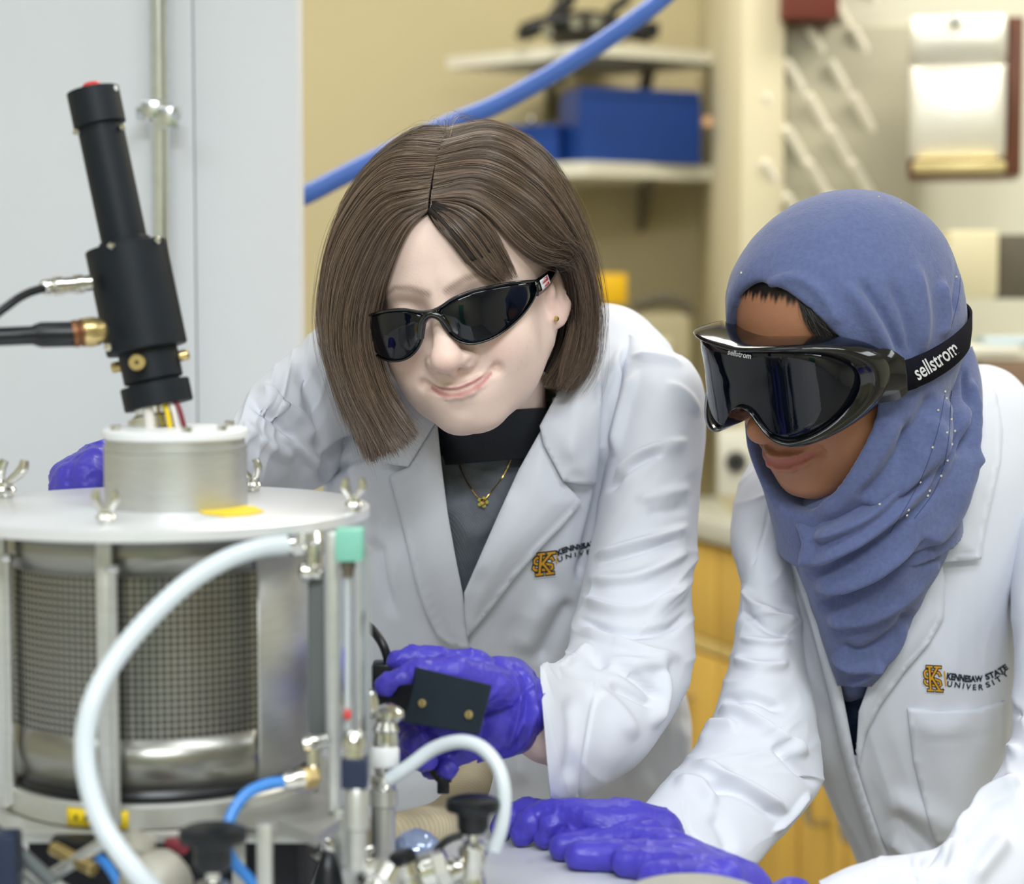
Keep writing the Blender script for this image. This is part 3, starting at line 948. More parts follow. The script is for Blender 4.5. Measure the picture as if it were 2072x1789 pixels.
MOUTH = dict(up=[(0, .0922, -.0540), (.0085, .0912, -.0528), (.018, .0868, -.0515), (.0285, .0785, -.0480)],
             lo=[(0, .0905, -.0598), (.010, .0888, -.0590), (.019, .0842, -.0560), (.0275, .0785, -.0500)],
             gap=[(0, .0975, -.0570), (.010, .0958, -.0561), (.020, .0895, -.0535), (.0305, .0795, -.0478)])

MTILT = [0.0]
MOFF = [0.0, 1.0, 0.0]
LIPS = [1.0, 1.0]   # fullness, depth of the line between the lips
def mouth_frame(p):
    """mouth space: a lopsided smile tilts it a little"""
    m = p.copy(); t = MTILT[0]
    m[..., 2] = p[..., 2] - t * p[..., 0]
    m[..., 0] = np.abs(p[..., 0] - MOFF[0]) * MOFF[1]; m[..., 2] -= MOFF[2]
    return m

def head_sdf(p, smile=1.0, ears=True, nosew=1.0):
    q = p.copy(); q[..., 0] = np.abs(q[..., 0])
    d = skull(q)
    d = smin(d, cone(q, (.051, .000, -.034), (.015, .056, -.077), .0165, .0145), .028)
    d = smin(d, ell(q, (0, .064, -.0785), (.017, .018, .0145)), .02)
    d = smin(d, ell(q, (.036, .055, -.024), (.023, .026, .023)), .022)
    d = smin(d, ell(q, (.030, .036, -.044), (.022, .034, .031)), .022)
    d = smin(d, cone(q, (.008, .078, .031), (.040, .064, .035), .009, .007), .014)
    d = smax(d, -ell(q, (.031, .098, .011), (.019, .019, .012)), .014)
    d = smin(d, ell(q, (.031, .069, .011), (.0135, .0125, .0115)), .004)
    nz = cone(q, (0, .081, .021), (0, .1020, -.022), .0070, .0108)
    nz = smin(nz, ell(q, (0, .1050, -.0265), (.0115, .0110, .0098)), .007)
    nz = smin(nz, ell(q, (.0140, .0925, -.0300), (.0066, .0100, .0078)), .007)
    nz = smin(nz, cone(q, (0, .0925, -.037), (0, .102, -.0315), .004, .005), .005)
    d = smin(d, nz, .010)
    d = smax(d, -ell(q, (.0068, .0975, -.0395), (.0034, .0058, .0030)), .003)
    d = smin(d, ell(q, (0, .069, -.057), (.028, .0205, .020)), .014)
    m = mouth_frame(p)
    for ch, r0, r1 in ((MOUTH['up'], .0030, .0014), (MOUTH['lo'], .0044, .0014)):
        for i in range(3):
            a = LIPS[0] * (r0 + (r1 - r0) * i / 3); b = LIPS[0] * (r0 + (r1 - r0) * (i + 1) / 3)
            d = smin(d, cone(m, ch[i], ch[i + 1], a, b), .0035)
    for i in range(3):
        d = smax(d, -cone(m, MOUTH['gap'][i], MOUTH['gap'][i + 1], .0052 + .0008 * LIPS[1] - .0007 * i, .0045 + .0008 * LIPS[1] - .0007 * i), .0012)
    d = smax(d, -ell(m, (.0335, .0800, -.0470), (.003, .005, .004)), .006)      # dimple
    d = smax(d, -cone(q, (.019, .099, -.034), (.036, .0835, -.050), .0042, .003), .006)   # smile line
    d = smax(d, -ell(q, (0, .0975, -.0715), (.013, .0085, .0045)), .008)       # under the lower lip
    if ears:
        e = q.copy()
        ca_, sa_ = math.cos(.25), math.sin(.25)
        y, z = e[..., 1] + .012, e[..., 2] - .003
        e[..., 1], e[..., 2] = y * ca_ + z * sa_, -y * sa_ + z * ca_
        xo = e[..., 0] - .0745 - np.clip(-e[..., 1], -.01, .02) * .45
        e[..., 0] = xo
        ear = ell(e, (0, 0, 0), (.0075, .0175, .0305))
        ear = smin(ear, ell(e, (-.001, .004, -.027), (.005, .008, .008)), .006)
        ear = smax(ear, -ell(e, (.0085, .001, .003), (.0058, .0105, .0205)), .004)
        ear = smin(ear, cone(e, (.001, .000, -.012), (.002, -.004, .012), .003, .003), .004)
        ear = smin(ear, ell(e, (.002, .0125, -.004), (.004, .004, .006)), .004)
        d = smin(d, ear, .005)
    return d

def polyd(q, ch):
    d = np.full(len(q), 9.0)
    for i in range(len(ch) - 1): d = np.minimum(d, cone(q, ch[i], ch[i + 1], 0, 0))
    return d

def build_body(name, parent, H, parts, legs, mt, skin, lip, brow, hairc, trouser, neck, fine=.0017, hairline=None, ears=True):
    hc = H['o']
    allp = np.array([p for c in parts + legs for p in (c[0], c[1])])
    lo, hi = allp.min(0) - .14, allp.max(0) + .14
    lo = np.minimum(lo, hc - .16); hi = np.maximum(hi, hc + .16); lo[2] = -.02
    R = np.array([.118, .128, .138])
    fine = fine if hasattr(fine, '__len__') else (fine,) * 3
    ax = [axis(lo[i], hi[i], hc[i] - R[i], hc[i] + R[i], fine[i], .013).astype(np.float32) for i in range(3)]
    xs, ys, zs = ax
    F = np.full((len(xs), len(ys), len(zs)), .1, np.float32)
    def sub(lo_, hi_):
        return tuple(slice(max(0, np.searchsorted(a, l) - 1), min(len(a), np.searchsorted(a, h) + 1)) for a, l, h in zip(ax, lo_, hi_))
    def pts(sl):
        g = np.meshgrid(xs[sl[0]], ys[sl[1]], zs[sl[2]], indexing='ij')
        return np.stack(g, -1)
    for a, b, ra, rb, k in parts + legs:
        a, b = np.asarray(a), np.asarray(b)
        r = max(ra, rb) + .07
        sl = sub(np.minimum(a, b) - r, np.maximum(a, b) + r)
        F[sl] = smin(F[sl], cone(pts(sl), a.astype(np.float32), b.astype(np.float32), ra, rb), k)
    sl = sub(hc - .16, hc + .16)
    pw = pts(sl)
    F[sl] = smin(F[sl], head_sdf(w2h(H, pw), ears=ears) * np.float32(H['s']), .012)
    V, Q = nets(F, xs.astype(float), ys.astype(float), zs.astype(float))
    V = relax(V, Q, 2, .45)
    # albedo marks: lips, brows, scalp hair, trousers
    q = w2h(H, V); qa = q.copy(); qa[:, 0] = np.abs(qa[:, 0])
    Cc = np.tile(np.array(skin), (len(V), 1))
    near = np.linalg.norm(q, axis=1) < .16
    def blend(c, w): 
        nonlocal Cc
        Cc = Cc * (1 - w[:, None]) + np.array(c) * w[:, None]
    qm = mouth_frame(q)
    lw = LIPS[0] * (1.1 - .75 * np.clip((qm[:, 0] - .016) / .014, 0, 1))
    dl = np.minimum(polyd(qm, MOUTH['up']) - .0018 * lw, polyd(qm, MOUTH['lo']) - .0032 * lw)
    blend(lip, near * np.clip(.5 - dl / .0016, 0, 1) * (qa[:, 1] > .07) * .92)
    blurm = np.exp(-((qa[:, 0] - .036) ** 2 + (q[:, 2] + .022) ** 2) / .014 ** 2) * (q[:, 1] > .03) * near
    blend(np.array(skin) * [1.0, .80, .76], blurm * .45)
    nosem = np.exp(-(qa[:, 0] ** 2 + (q[:, 2] + .028) ** 2) / .012 ** 2) * (q[:, 1] > .09) * near
    blend(np.array(skin) * [1.0, .82, .78], nosem * .4)
    earm = near * (qa[:, 0] > .070) * (np.abs(q[:, 2]) < .04)
    blend(np.array(skin) * [1.0, .80, .76], earm * .35)
    br = [(.008, 0, .0262), (.022, 0, .0325), (.036, 0, .0345), (.048, 0, .0280)]
    qb = qa.copy(); qb[:, 1] = 0
    db = polyd(qb, br)
    wdt = np.interp(qa[:, 0], [.006, .02, .05], [.0042, .0038, .0016])
    st = .75 + .25 * np.sin(q[:, 0] * 2600 + q[:, 2] * 1800)
    blend(brow, near * np.clip(1.2 - db / wdt, 0, 1) * (q[:, 1] > .04) * st * .62)
    fre = vnoise(V * 420, 11)
    blend(np.array(skin) * [.86, .72, .62], near * (q[:, 1] > .03) * np.clip((fre - .62) * 4, 0, 1) * (np.abs(q[:, 2] + .02) < .03) * .35)
    if hairline is not None: blend(hairc, near * hairline(q).astype(float))
    low = (V[:, 2] < .87).astype(float)
    blend(trouser, low)
    return mesh(name, V, Q, mt, parent, col=Cc)

def text_on(name, s, base, height, bvh, off, mt, parent, bold=0.0, thick=.0004, default=1.6, shear=0.0, space=1.0):
    """lettering laid on a surface: base = picture polyline of the baseline (length = text width)"""
    cu = bpy.data.curves.new(name, 'FONT'); cu.body = s; cu.size = 1.0; cu.offset = bold; cu.shear = shear; cu.space_character = space
    cu.resolution_u = 3
    to = bpy.data.objects.new('tmp', cu); COL.objects.link(to)
    dg = bpy.context.evaluated_depsgraph_get()
    me = bpy.data.meshes.new_from_object(to.evaluated_get(dg))
    v = np.array([tuple(x.co) for x in me.vertices]); F = [list(p.vertices) for p in me.polygons]
    bpy.data.objects.remove(to); bpy.data.curves.remove(cu); bpy.data.meshes.remove(me)
    w0, w1 = v[:, 0].min(), v[:, 0].max(); h1 = v[:, 1].max() if s.isupper() else .70
    base = np.asarray(base, float)
    C = catmull(base, 80) if len(base) > 2 else np.linspace(base[0], base[1], 80)
    ln = np.concatenate([[0], np.cumsum(np.linalg.norm(np.diff(C, axis=0), axis=1))])
    sp = (v[:, 0] - w0) / (w1 - w0) * ln[-1]
    px = np.interp(sp, ln, C[:, 0]); py = np.interp(sp, ln, C[:, 1])
    T = np.gradient(C, axis=0); T /= np.linalg.norm(T, axis=1, keepdims=True)
    tx = np.interp(sp, ln, T[:, 0]); ty = np.interp(sp, ln, T[:, 1])
    hh = v[:, 1] / h1 * (np.interp(sp / ln[-1], np.linspace(0, 1, len(height)), height) if hasattr(height, '__len__') else height)
    px = px + ty * hh; py = py - tx * hh
    return flat_on(name, px, py, F, bvh, off, mt, parent, thick, default)

def flat_on(name, px, py, F, bvh, off, mt, parent, thick=.0004, default=1.6):
    D = np.array([ray_depth(bvh, a, b, np.nan) for a, b in zip(px, py)])
    if np.isnan(D).all(): D[:] = default
    D = np.where(np.isnan(D), np.nanmedian(D), D) - off
    A = P(px, py, D); B = A + FWD * thick
    k = len(A); FF = []
    for f in F:
        a, b, c = f[0], f[1], f[2]
        cr = (px[b] - px[a]) * (py[c] - py[a]) - (py[b] - py[a]) * (px[c] - px[a])
        if cr > 0: f = f[::-1]
        FF.append(f); FF.append([i + k for i in f[::-1]])
    return mesh(name, np.vstack([A, B]), FF, mt, parent, smooth=False)

def ribbon_on(name, polys, width, bvh, off, mt, parent, default=1.6):
    """thick pen strokes (list of pixel polylines) laid on a surface as one mesh"""
    PX, PY, F = [], [], []
    for pl in polys:
        pl = np.asarray(pl, float)
        out = [pl[0]]
        for a, b in zip(pl[:-1], pl[1:]):
            k = max(1, int(np.hypot(*(b - a)) / 4))
            out += [a + (b - a) * (i + 1) / k for i in range(k)]
        pl = np.array(out)
        T = np.gradient(pl, axis=0); T /= np.linalg.norm(T, axis=1, keepdims=True) + 1e-9
        Nn = np.stack([-T[:, 1], T[:, 0]], 1) * width / 2
        pl[0] -= T[0] * width * .35; pl[-1] += T[-1] * width * .35
        k0 = len(PX)
        for a, b in zip(pl + Nn, pl - Nn): PX += [a[0], b[0]]; PY += [a[1], b[1]]
        for i in range(len(pl) - 1):
            a = k0 + 2 * i; F.append([a, a + 1, a + 3, a + 2])
    return flat_on(name, np.array(PX), np.array(PY), F, bvh, off, mt, parent, .0003, default)

def hand(name, chains, mt, parent, res=.0016, k=.006, wrinkle=.0007, wscale=110.0, seed=1, flatten=None, extra=None):
    """glove: finger and palm chains [(pts, radii)] blended into one surface, then wrinkled"""
    P_ = np.array([p for c in chains for p in c[0]]); rm = max(max(c[1]) for c in chains)
    lo, hi = P_.min(0) - rm - .008, P_.max(0) + rm + .008
    ax = [np.arange(l, h, res).astype(np.float32) for l, h in zip(lo, hi)]
    g = np.stack(np.meshgrid(*ax, indexing='ij'), -1)
    F = np.full(g.shape[:3], .05, np.float32)
    for c in chains:
        pts_, rr = c[0], c[1]; kk = c[2] if len(c) > 2 else k
        D = np.full(g.shape[:3], .05, np.float32)
        for i in range(len(pts_) - 1):
            a, b = np.array(pts_[i], np.float32), np.array(pts_[i + 1], np.float32)
            m_ = max(rr) + .03
            sl = tuple(slice(max(0, np.searchsorted(A, l) - 1), np.searchsorted(A, h) + 1) for A, l, h in zip(ax, np.minimum(a, b) - m_, np.maximum(a, b) + m_))
            D[sl] = smin(D[sl], cone(g[sl], a, b, rr[i], rr[i + 1]), .003)
        F = smin(F, D, kk)
    if extra is not None: F = extra(F, g)
    V, Q = nets(F, *[a.astype(float) for a in ax])
    V = relax(V, Q, 2, .5)
    N = outward(V, vnormals(V, [Q]))
    r = 1 - np.abs(vnoise(V * wscale + 0.6 * vnoise(V * 60, seed + 5)[:, None], seed))
    r2 = 1 - np.abs(vnoise(V * wscale * 2.1, seed + 2))
    V = V + N * (wrinkle * (r ** 7 * 1.5 + r2 ** 8 * .8) + .0006 * vnoise(V * 45, seed + 9))[:, None]
    V = relax(V, Q, 1, .3)
    if flatten is not None: V[:, 2] = np.where(V[:, 0] < .085, np.maximum(V[:, 2], flatten), V[:, 2])
    return mesh(name, V, Q, mt, parent)


def limb(st, f=.62, i0=0, i1=None, k=.004):
    """body cones running inside a clothing loft"""
    st = st[i0:i1]; out = []
    c = [P((a[0] + a[2]) / 2, (a[1] + a[3]) / 2, a[4]) for a in st]
    r = [min(math.hypot(a[2] - a[0], a[3] - a[1]) / 2 / FPX * a[4], (a[5] + a[6]) / 2) * f for a in st]
    return [(c[i], c[i + 1], r[i], r[i + 1], k) for i in range(len(st) - 1)]

BENCH = 0.92
def B(px, py, h): return on_z(px, py, BENCH + h)

# =====================================================================================================
# woman with brown bob and dark safety glasses
# =====================================================================================================
lm1 = [((0, .1145, -.027), (896, 737)), ((.0285, .080, -.0488), (1001, 753)), ((-.0285, .080, -.0488), (874, 784)), ((0, .092, -.056), (938, 779)),
       ((0, .068, -.098), (936, 877)), ((.078, -.014, .001), (1137, 590)),
       ((0, .076, .088), (866, 428)), ((.008, .082, .025), (908, 594)), ((-.008, .082, .025), (858, 616))]
H1 = fit_head(lm1, 1.625, (960, 600, -.35, .2, -.1))
D1 = 1.625
base1 = P(985, 1780, 2.02) * [1, 1, 0]
woman1 = thing('person', 'woman with brown bob, dark safety glasses and white lab coat leaning over the bench', 'person', base1)
nk = P(1005, 950, 1.775)
hb1 = h2w(H1, (0, -.03, -.05))
sR, sL = P(690, 800, 1.80), P(1300, 800, 1.78)
ch, wa, pe = P(1000, 1120, 1.86), P(1010, 1400, 1.95), P(1015, 1640, 2.04)
eL, wL = P(1345, 1320, 1.66), P(1110, 1440, 1.475)
eR, wR = P(520, 880, 1.66), P(270, 985, 1.46)
hpL, hpR = P(1130, 1720, 2.06), P(900, 1720, 2.06)
def legs_of(hl, hr):
    out = []
    for h in (hl, hr):
        kn = np.array([h[0], h[1] - .02, .50]); an = np.array([h[0], h[1] + .02, .09])
        out += [(h, kn, .085, .055, .03), (kn, an, .055, .040, .02), (an - [0, 0, .04], an + np.array([0, -.15, -.05]), .038, .032, .02)]
    return out
T1 = [(880, 640, 1130, 610, 1.83, .03, .03), (740, 650, 1260, 622, 1.83, .055, .05), (672, 700, 1330, 672, 1.82, .085, .07), (650, 800, 1368, 735, 1.81, .115, .09), (650, 900, 1360, 860, 1.80, .125, .10),
      (655, 1020, 1300, 990, 1.81, .135, .11), (650, 1150, 1275, 1120, 1.83, .14, .12), (640, 1300, 1330, 1270, 1.88, .14, .12), (630, 1420, 1392, 1420, 1.93, .14, .13),
      (625, 1560, 1400, 1560, 1.98, .15, .14), (620, 1720, 1410, 1720, 2.01, .15, .15), (610, 2200, 1430, 2200, 2.04, .16, .16)]
slL = [(1272, 676, 1362, 712, 1.765, .018, .02), (1262, 715, 1400, 738, 1.755, .045, .04), (1248, 780, 1424, 790, 1.745, .062, .055), (1232, 870, 1427, 885, 1.735, .066, .055), (1216, 985, 1416, 990, 1.722, .066, .055),
       (1196, 1100, 1413, 1085, 1.71, .064, .055), (1172, 1200, 1403, 1175, 1.69, .064, .055), (1158, 1262, 1404, 1280, 1.665, .064, .055), (1146, 1312, 1388, 1385, 1.625, .062, .055),
       (1136, 1334, 1318, 1515, 1.575, .058, .052), (1118, 1342, 1215, 1598, 1.53, .052, .048), (1104, 1344, 1150, 1632, 1.502, .048, .046), (1092, 1347, 1116, 1640, 1.490, .046, .045)]
slR = [(760, 560, 800, 900, 1.80, .05, .05), (690, 622, 722, 930, 1.79, .085, .07), (640, 666, 668, 975, 1.765, .085, .07), (590, 715, 606, 995, 1.735, .08, .07), (528, 768, 545, 1010, 1.70, .075, .07), (470, 840, 478, 1035, 1.67, .068, .06),
       (400, 892, 402, 1040, 1.635, .058, .05), (330, 915, 332, 1030, 1.60, .05, .045), (280, 925, 280, 1022, 1.575, .044, .04)]
parts1 = [(hb1, nk, .046, .048, .02), (nk, P(1000, 1030, 1.86), .050, .080, .03)] + limb(T1, .70, 3, 9, .006) + [(wa, pe, .09, .12, .04)] + limb(slL[2:], .45) + limb(slR[1:], .5) + [
    (P(1106, 1475, 1.492), P(1000, 1430, 1.455), .026, .014, .006), (P(280, 975, 1.575), P(200, 965, 1.54), .022, .010, .006)]
def hl1(q):
    z0 = np.where(q[:, 0] > 0, .104 - 16 * np.clip(q[:, 0] - .02, 0, 1) ** 2, .098 - 16 * q[:, 0] ** 2)
    return ((q[:, 2] > z0) | ((q[:, 1] < -.028) & (q[:, 2] > -.03))) & ~((np.abs(q[:, 0]) > .069) & (np.abs(q[:, 2]) < .036) & (q[:, 1] > -.04) & (q[:, 1] < .015))
MOFF[:] = [.0022, 1.08, .0018]; MTILT[0] = .070; LIPS[:] = [.82, .6]
SK1 = srgb(240, 213, 201)
body1 = build_body('body', woman1, H1, parts1, legs_of(hpL, hpR), M['skin1'], SK1, srgb(200, 132, 128), srgb(104, 76, 60), srgb(60, 46, 38), srgb(50, 52, 60), nk, fine=(.0014, .0016, .0012), hairline=hl1)
for sx in (-1, 1):
    c = h2w(H1, (sx * .031, .0705, .011))
    c = c - H1['W'][:, 1] * .0055
    lathe('eye', c - H1['W'][:, 1] * .0118, c + H1['W'][:, 1] * .0118, [(0, .001), (.12, .0078), (.3, .0109), (.5, .0118), (.7, .0109), (.88, .0078), (1, .001)], M['white_print'], body1, m=16)

# ---- sweater, coat
V_hole = [(858, 800), (1130, 780), (1112, 890), (1034, 1058), (962, 1210), (942, 1262), (926, 1240), (890, 1070), (866, 930)]
bb1 = bvh_of(body1)
f1 = ray_depth(bb1, 985, 925, 1.68)
print('neck front', f1)
SW = [(905, 838, 1112, 812, f1 + .057, .066, .05), (900, 872, 1108, 850, f1 + .060, .068, .055), (868, 905, 1136, 890, f1 + .075, .081, .06), (815, 960, 1160, 945, f1 + .105, .100, .08), (775, 1030, 1150, 1020, 1.80, .128, .10), (760, 1150, 1120, 1140, 1.83, .128, .10), (740, 1310, 1120, 1290, 1.88, .128, .10)]
sweater = loft_obj('sweater', SW, M['sweater'], woman1, n=120, m=140, power=2.2,
                   S=[([(930, 935), (985, 960), (1040, 930)], 12, 12, 3.0), ([(915, 965), (980, 1000), (1045, 965)], 10, 10, 2.5), ([(905, 1010), (960, 1080), (1010, 1040)], 14, 14, 2.0)])
pa_, pb_ = proj(hb1), proj(nk)
def neck_at(y):
    t = (y - pa_[1]) / (pb_[1] - pa_[1]); return pa_[0] + (pb_[0] - pa_[0]) * t, pa_[2] + (pb_[2] - pa_[2]) * t
neckband = []
for y_, r_ in ((838, .0490), (862, .0515), (888, .0535), (915, .0570), (935, .0620)):
    cx_, cd_ = neck_at(y_); hw_ = r_ / cd_ * FPX
    neckband.append((cx_ - hw_, y_ + 10, cx_ + hw_, y_ - 14, cd_, r_ + .029, r_))
loft_obj('collar_band', neckband, mat('sweater_band', srgb(44, 48, 56), .9, weave=.5, wscale=300), sweater, n=30, m=80, cap0=False, cap1=False, solid=.003)
coat1_S = [
    ([(1205, 760), (1225, 850), (1222, 980), (1195, 1100), (1172, 1190)], 22, 16, -9, .1),
    ([(1240, 720), (1255, 820), (1240, 960)], 14, 16, 6, .2),
    ([(1262, 690), (1230, 770), (1225, 830)], 10, 10, 5, .3), ([(1295, 700), (1265, 760), (1250, 830)], 12, 12, -5, .3),
    ([(700, 900), (735, 1000), (770, 1120)], 16, 22, 6, .2), ([(660, 960), (720, 930), (770, 880)], 12, 12, -6, .2),
    ([(760, 1020), (770, 1150), (800, 1260)], 14, 14, -4, .2),
    ([(1120, 1180), (1080, 1260), (1050, 1330)], 30, 30, 5, .25), ([(1160, 1210), (1110, 1300), (1090, 1350)], 18, 18, -6, .2),
    ([(1200, 1560), (1260, 1600), (1330, 1560)], 40, 40, 6, .25), ([(1390, 1450), (1370, 1550), (1340, 1650)], 14, 22, 7, .2),
    ([(1010, 1330), (1040, 1450), (1060, 1600)], 20, 30, 6, .2)]
coat1 = loft_obj('lab_coat', T1, M['coat'], woman1, S=coat1_S, n=280, m=320, power=2.3, noise=.0016, nscale=14, hole=V_hole, solid=.002, folds=(.0022, 5, 5.0, 2.5, 17, [(0, 0), (.2, .4), (.5, 1), (1, 1)]))

slL_S = [([(1232, 985), (1290, 920), (1360, 895), (1400, 890)], 7, 26, 7, .25), ([(1225, 1000), (1290, 940), (1350, 915)], 14, 7, -6, .25),
         ([(1196, 1128), (1280, 1100), (1400, 1060)], 8, 22, 6, .2), ([(1200, 1142), (1290, 1118), (1380, 1090)], 14, 7, -4, .2),
         ([(1180, 1175), (1290, 1170), (1400, 1110)], 20, 12, 6, .2), ([(1170, 1205), (1260, 1235), (1330, 1225), (1400, 1170)], 8, 20, 7, .2),
         ([(1165, 1250), (1250, 1275), (1350, 1270), (1400, 1230)], 8, 18, -6, .2), ([(1160, 1270), (1240, 1300), (1330, 1330), (1390, 1330)], 16, 10, 6, .2),
         ([(1180, 1330), (1260, 1350), (1325, 1400), (1335, 1440)], 8, 18, -6, .2), ([(1210, 1340), (1290, 1345), (1360, 1345)], 14, 14, 5, .2),
         ([(1335, 1340), (1345, 1400), (1320, 1480)], 10, 16, 6, .25), ([(1190, 1390), (1250, 1440), (1290, 1500)], 20, 22, 5, .25),
         ([(1230, 1380), (1310, 1420), (1335, 1440)], 10, 12, -5, .25),
         ([(1340, 770), (1390, 800), (1420, 850)], 12, 12, 3, .3), ([(1270, 720), (1330, 725), (1390, 740)], 9, 9, 4, .3), ([(1290, 740), (1265, 830), (1240, 930)], 10, 20, 6, .25),
         ([(1210, 1368), (1190, 1480), (1170, 1620)], 3.0, 3.0, -1.6, .05), ([(1150, 1400), (1160, 1480), (1150, 1590)], 20, 20, -3, .2), ([(1128, 1350), (1180, 1322), (1200, 1300)], 12, 12, 5, .25),
         ([(1300, 1040), (1350, 1035), (1400, 1020)], 16, 16, -3, .25), ([(1280, 1010), (1340, 1000), (1405, 985)], 16, 16, 3, .25)]
sleeveL = loft_obj('sleeve', slL, M['coat'], coat1, S=slL_S, n=300, m=220, power=2.15, lip=True, noise=.0010, nscale=26, cap1=False, folds=(.0042, 8, 1.1, 1.2, 3, [(0, .25), (.3, .5), (.5, 1), (.75, 1), (.93, .25), (1, 0)]))
slR_S = [([(528, 768), (560, 810), (620, 850), (650, 900)], 10, 22, 6, .2), ([(500, 810), (560, 850), (600, 900)], 12, 12, -6, .2), ([(480, 850), (540, 900), (600, 930)], 18, 18, 5, .2),
         ([(640, 690), (690, 800), (700, 900)], 22, 22, 5, .2), ([(655, 985), (668, 930), (720, 880)], 14, 14, -7, .2), ([(600, 730), (640, 820), (655, 940)], 14, 24, -6, .2), ([(560, 870), (620, 920), (660, 940)], 10, 14, 5, .25)]
sleeveR = loft_obj('sleeve', slR, M['coat'], coat1, S=slR_S, n=220, m=180, power=2.1, lip=True, noise=.0010, nscale=26, cap1=False, folds=(.0042, 8, 1.1, -1.5, 7, [(0, .3), (.4, 1), (1, .5)]))

b1 = FULL['lab_coat']
# lapels and collar laid on the coat front
lapR = [(1096, 868), (1140, 975), (1178, 1016), (1140, 1062), (1095, 1108), (1040, 1172), (990, 1238), (946, 1290), (940, 1250), (939, 1200), (965, 1140), (1008, 1042), (1050, 950)]
lapL = [(884, 850), (893, 940), (906, 1040), (922, 1130), (936, 1200), (944, 1262), (948, 1312), (918, 1310), (886, 1290), (862, 1240), (842, 1180), (826, 1110), (812, 1050), (796, 990), (788, 962), (825, 946)]
colR = [(1196, 612), (1208, 660), (1216, 740), (1217, 830), (1213, 910), (1206, 982), (1172, 980), (1140, 974), (1100, 900), (1092, 862), (1120, 810), (1160, 740)]
colL = [(868, 700), (884, 850), (826, 945), (778, 938), (760, 900), (740, 850), (760, 760)]
patch('lapel', lapL, b1, M['coat'], coat1, off=.006, bulge=.004, bw=40, step=8, S=[([(905, 1290), (870, 1220), (850, 1160), (834, 1090), (815, 1010)], 2.5, 2.5, -1.3, .05)])
patch('collar', colL, b1, M['coat'], coat1, off=.009, bulge=.005, bw=40, step=9)
lapel1 = patch('lapel', lapR, b1, M['coat'], coat1, off=.007, bulge=.006, bw=50, step=8, S=[([(1162, 1018), (1090, 1092), (1030, 1164), (960, 1256)], 2.5, 2.5, -1.3, .05), ([(1040, 980), (1010, 1080), (960, 1180)], 26, 26, 3, .2)])
patch('collar', colR, b1, M['coat'], coat1, off=.012, bulge=.007, bw=50, step=8, S=[([(1200, 640), (1207, 740), (1207, 850), (1197, 968)], 2.5, 2.5, -1.3, .05), ([(1196, 968), (1150, 962)], 2.5, 2.5, -1.0, .05), ([(1160, 780), (1165, 860), (1150, 940)], 24, 24, 3, .2)])

def emblem(parent, bvh, X0_, Y0_, w, h, skew, off=.0007, clip=None):
    """interlocking K and S monogram, dark outlined gold on white backing"""
    def m_(u, v): return (X0_ + u * w + v * skew[0] , Y0_ + v * h + u * skew[1])
    K1 = [(.36, .06), (.36, .94)]; K1a = [(.22, .05), (.50, .05)]; K1b = [(.22, .95), (.50, .95)]
    K2 = [(.80, .06), (.42, .52)]; K2a = [(.66, .05), (.98, .05)]
    K3 = [(.50, .50), (.86, .94)]; K3a = [(.68, .95), (1.0, .95)]
    S1 = [(.92, .36), (.86, .26), (.66, .24), (.16, .20), (.08, .28), (.10, .44), (.30, .50), (.66, .52), (.90, .58), (.94, .72), (.84, .78), (.55, .76), (.16, .74), (.06, .66), (.08, .58)]
    pl = [[m_(*p) for p in q_] for q_ in (K1, K1a, K1b, K2, K2a, K3, K3a, S1)]
    e = ribbon_on('embroidered_emblem', pl, w * .30, bvh, off, M['thread_white'], parent)
    ribbon_on('emblem_outline', pl, w * .215, bvh, off + .0003, M['thread_dark'], parent)
    ribbon_on('emblem_letters', [pl[7]], w * .105, bvh, off + .0006, M['thread_gold'], parent)
    ribbon_on('emblem_outline', [pl[0], pl[3], pl[5]], w * .20, bvh, off + .0008, M['thread_dark'], parent)
    ribbon_on('emblem_letters', [pl[0], pl[3], pl[5]] + [pl[i] for i in (1, 2, 4, 6)], w * .098, bvh, off + .0011, M['thread_gold'], parent)
bc1 = bvh_of(coat1)
emblem(coat1, bc1, 1079, 1121, 45, 46, (-4, -5), off=.0009)
ribbon_on('gold_bar', [[(1128, 1122), (1126, 1141)]], 2.4, bc1, .0012, M['thread_gold'], coat1)
text_on('embroidered_lettering', 'KENNESAW STATE', [(1129, 1125), (1150, 1116), (1190, 1108), (1220, 1100), (1262, 1088)], 11, bc1, .0012, M['thread_dark'], coat1, bold=.045, shear=.1)
text_on('embroidered_lettering', 'UNIVERSITY', [(1130, 1138), (1150, 1130), (1190, 1121), (1220, 1114), (1262, 1104)], 9, bc1, .0012, M['thread_dark'], coat1, bold=.02, space=1.5, shear=.1)

# sleeve stitching button at the cuff
bt = P(1137, 1318, 1.60)

# ---- necklace and earring
bs = bvh_of(sweater)
npts = [(918, 905), (935, 955), (955, 990), (975, 1012), (990, 1000), (1020, 960), (1045, 905)]
ndp = [ray_depth(bs, a, b, 1.70) - .0025 for a, b in npts]
nc = tube('necklace', [P(a, b, k) for (a, b), k in zip(npts, ndp)], .0006, M['gold'], woman1, n=60, m=6)
nc['label'] = 'fine gold chain with a small pendant'
pd = P(977, 1016, ndp[3] - .001)
lathe('pendant', pd + np.array([-.002, 0, 0]), pd + np.array([.002, -.002, 0]), [(0, .001), (.3, .003), (.7, .003), (1, .001)], M['gold'], nc, m=10)
for k_ in range(5):
    a_ = 2 * math.pi * k_ / 5
    c_ = pd + RGT * .0032 * math.cos(a_) + UPV * .0032 * math.sin(a_)
    lathe('pendant_petal', c_ - FWD * .0006, c_ + FWD * .0012, [(0, .0016), (1, .0012)], M['gold'], nc, m=8)
er = h2w(H1, (.0755, .0005, -.027))
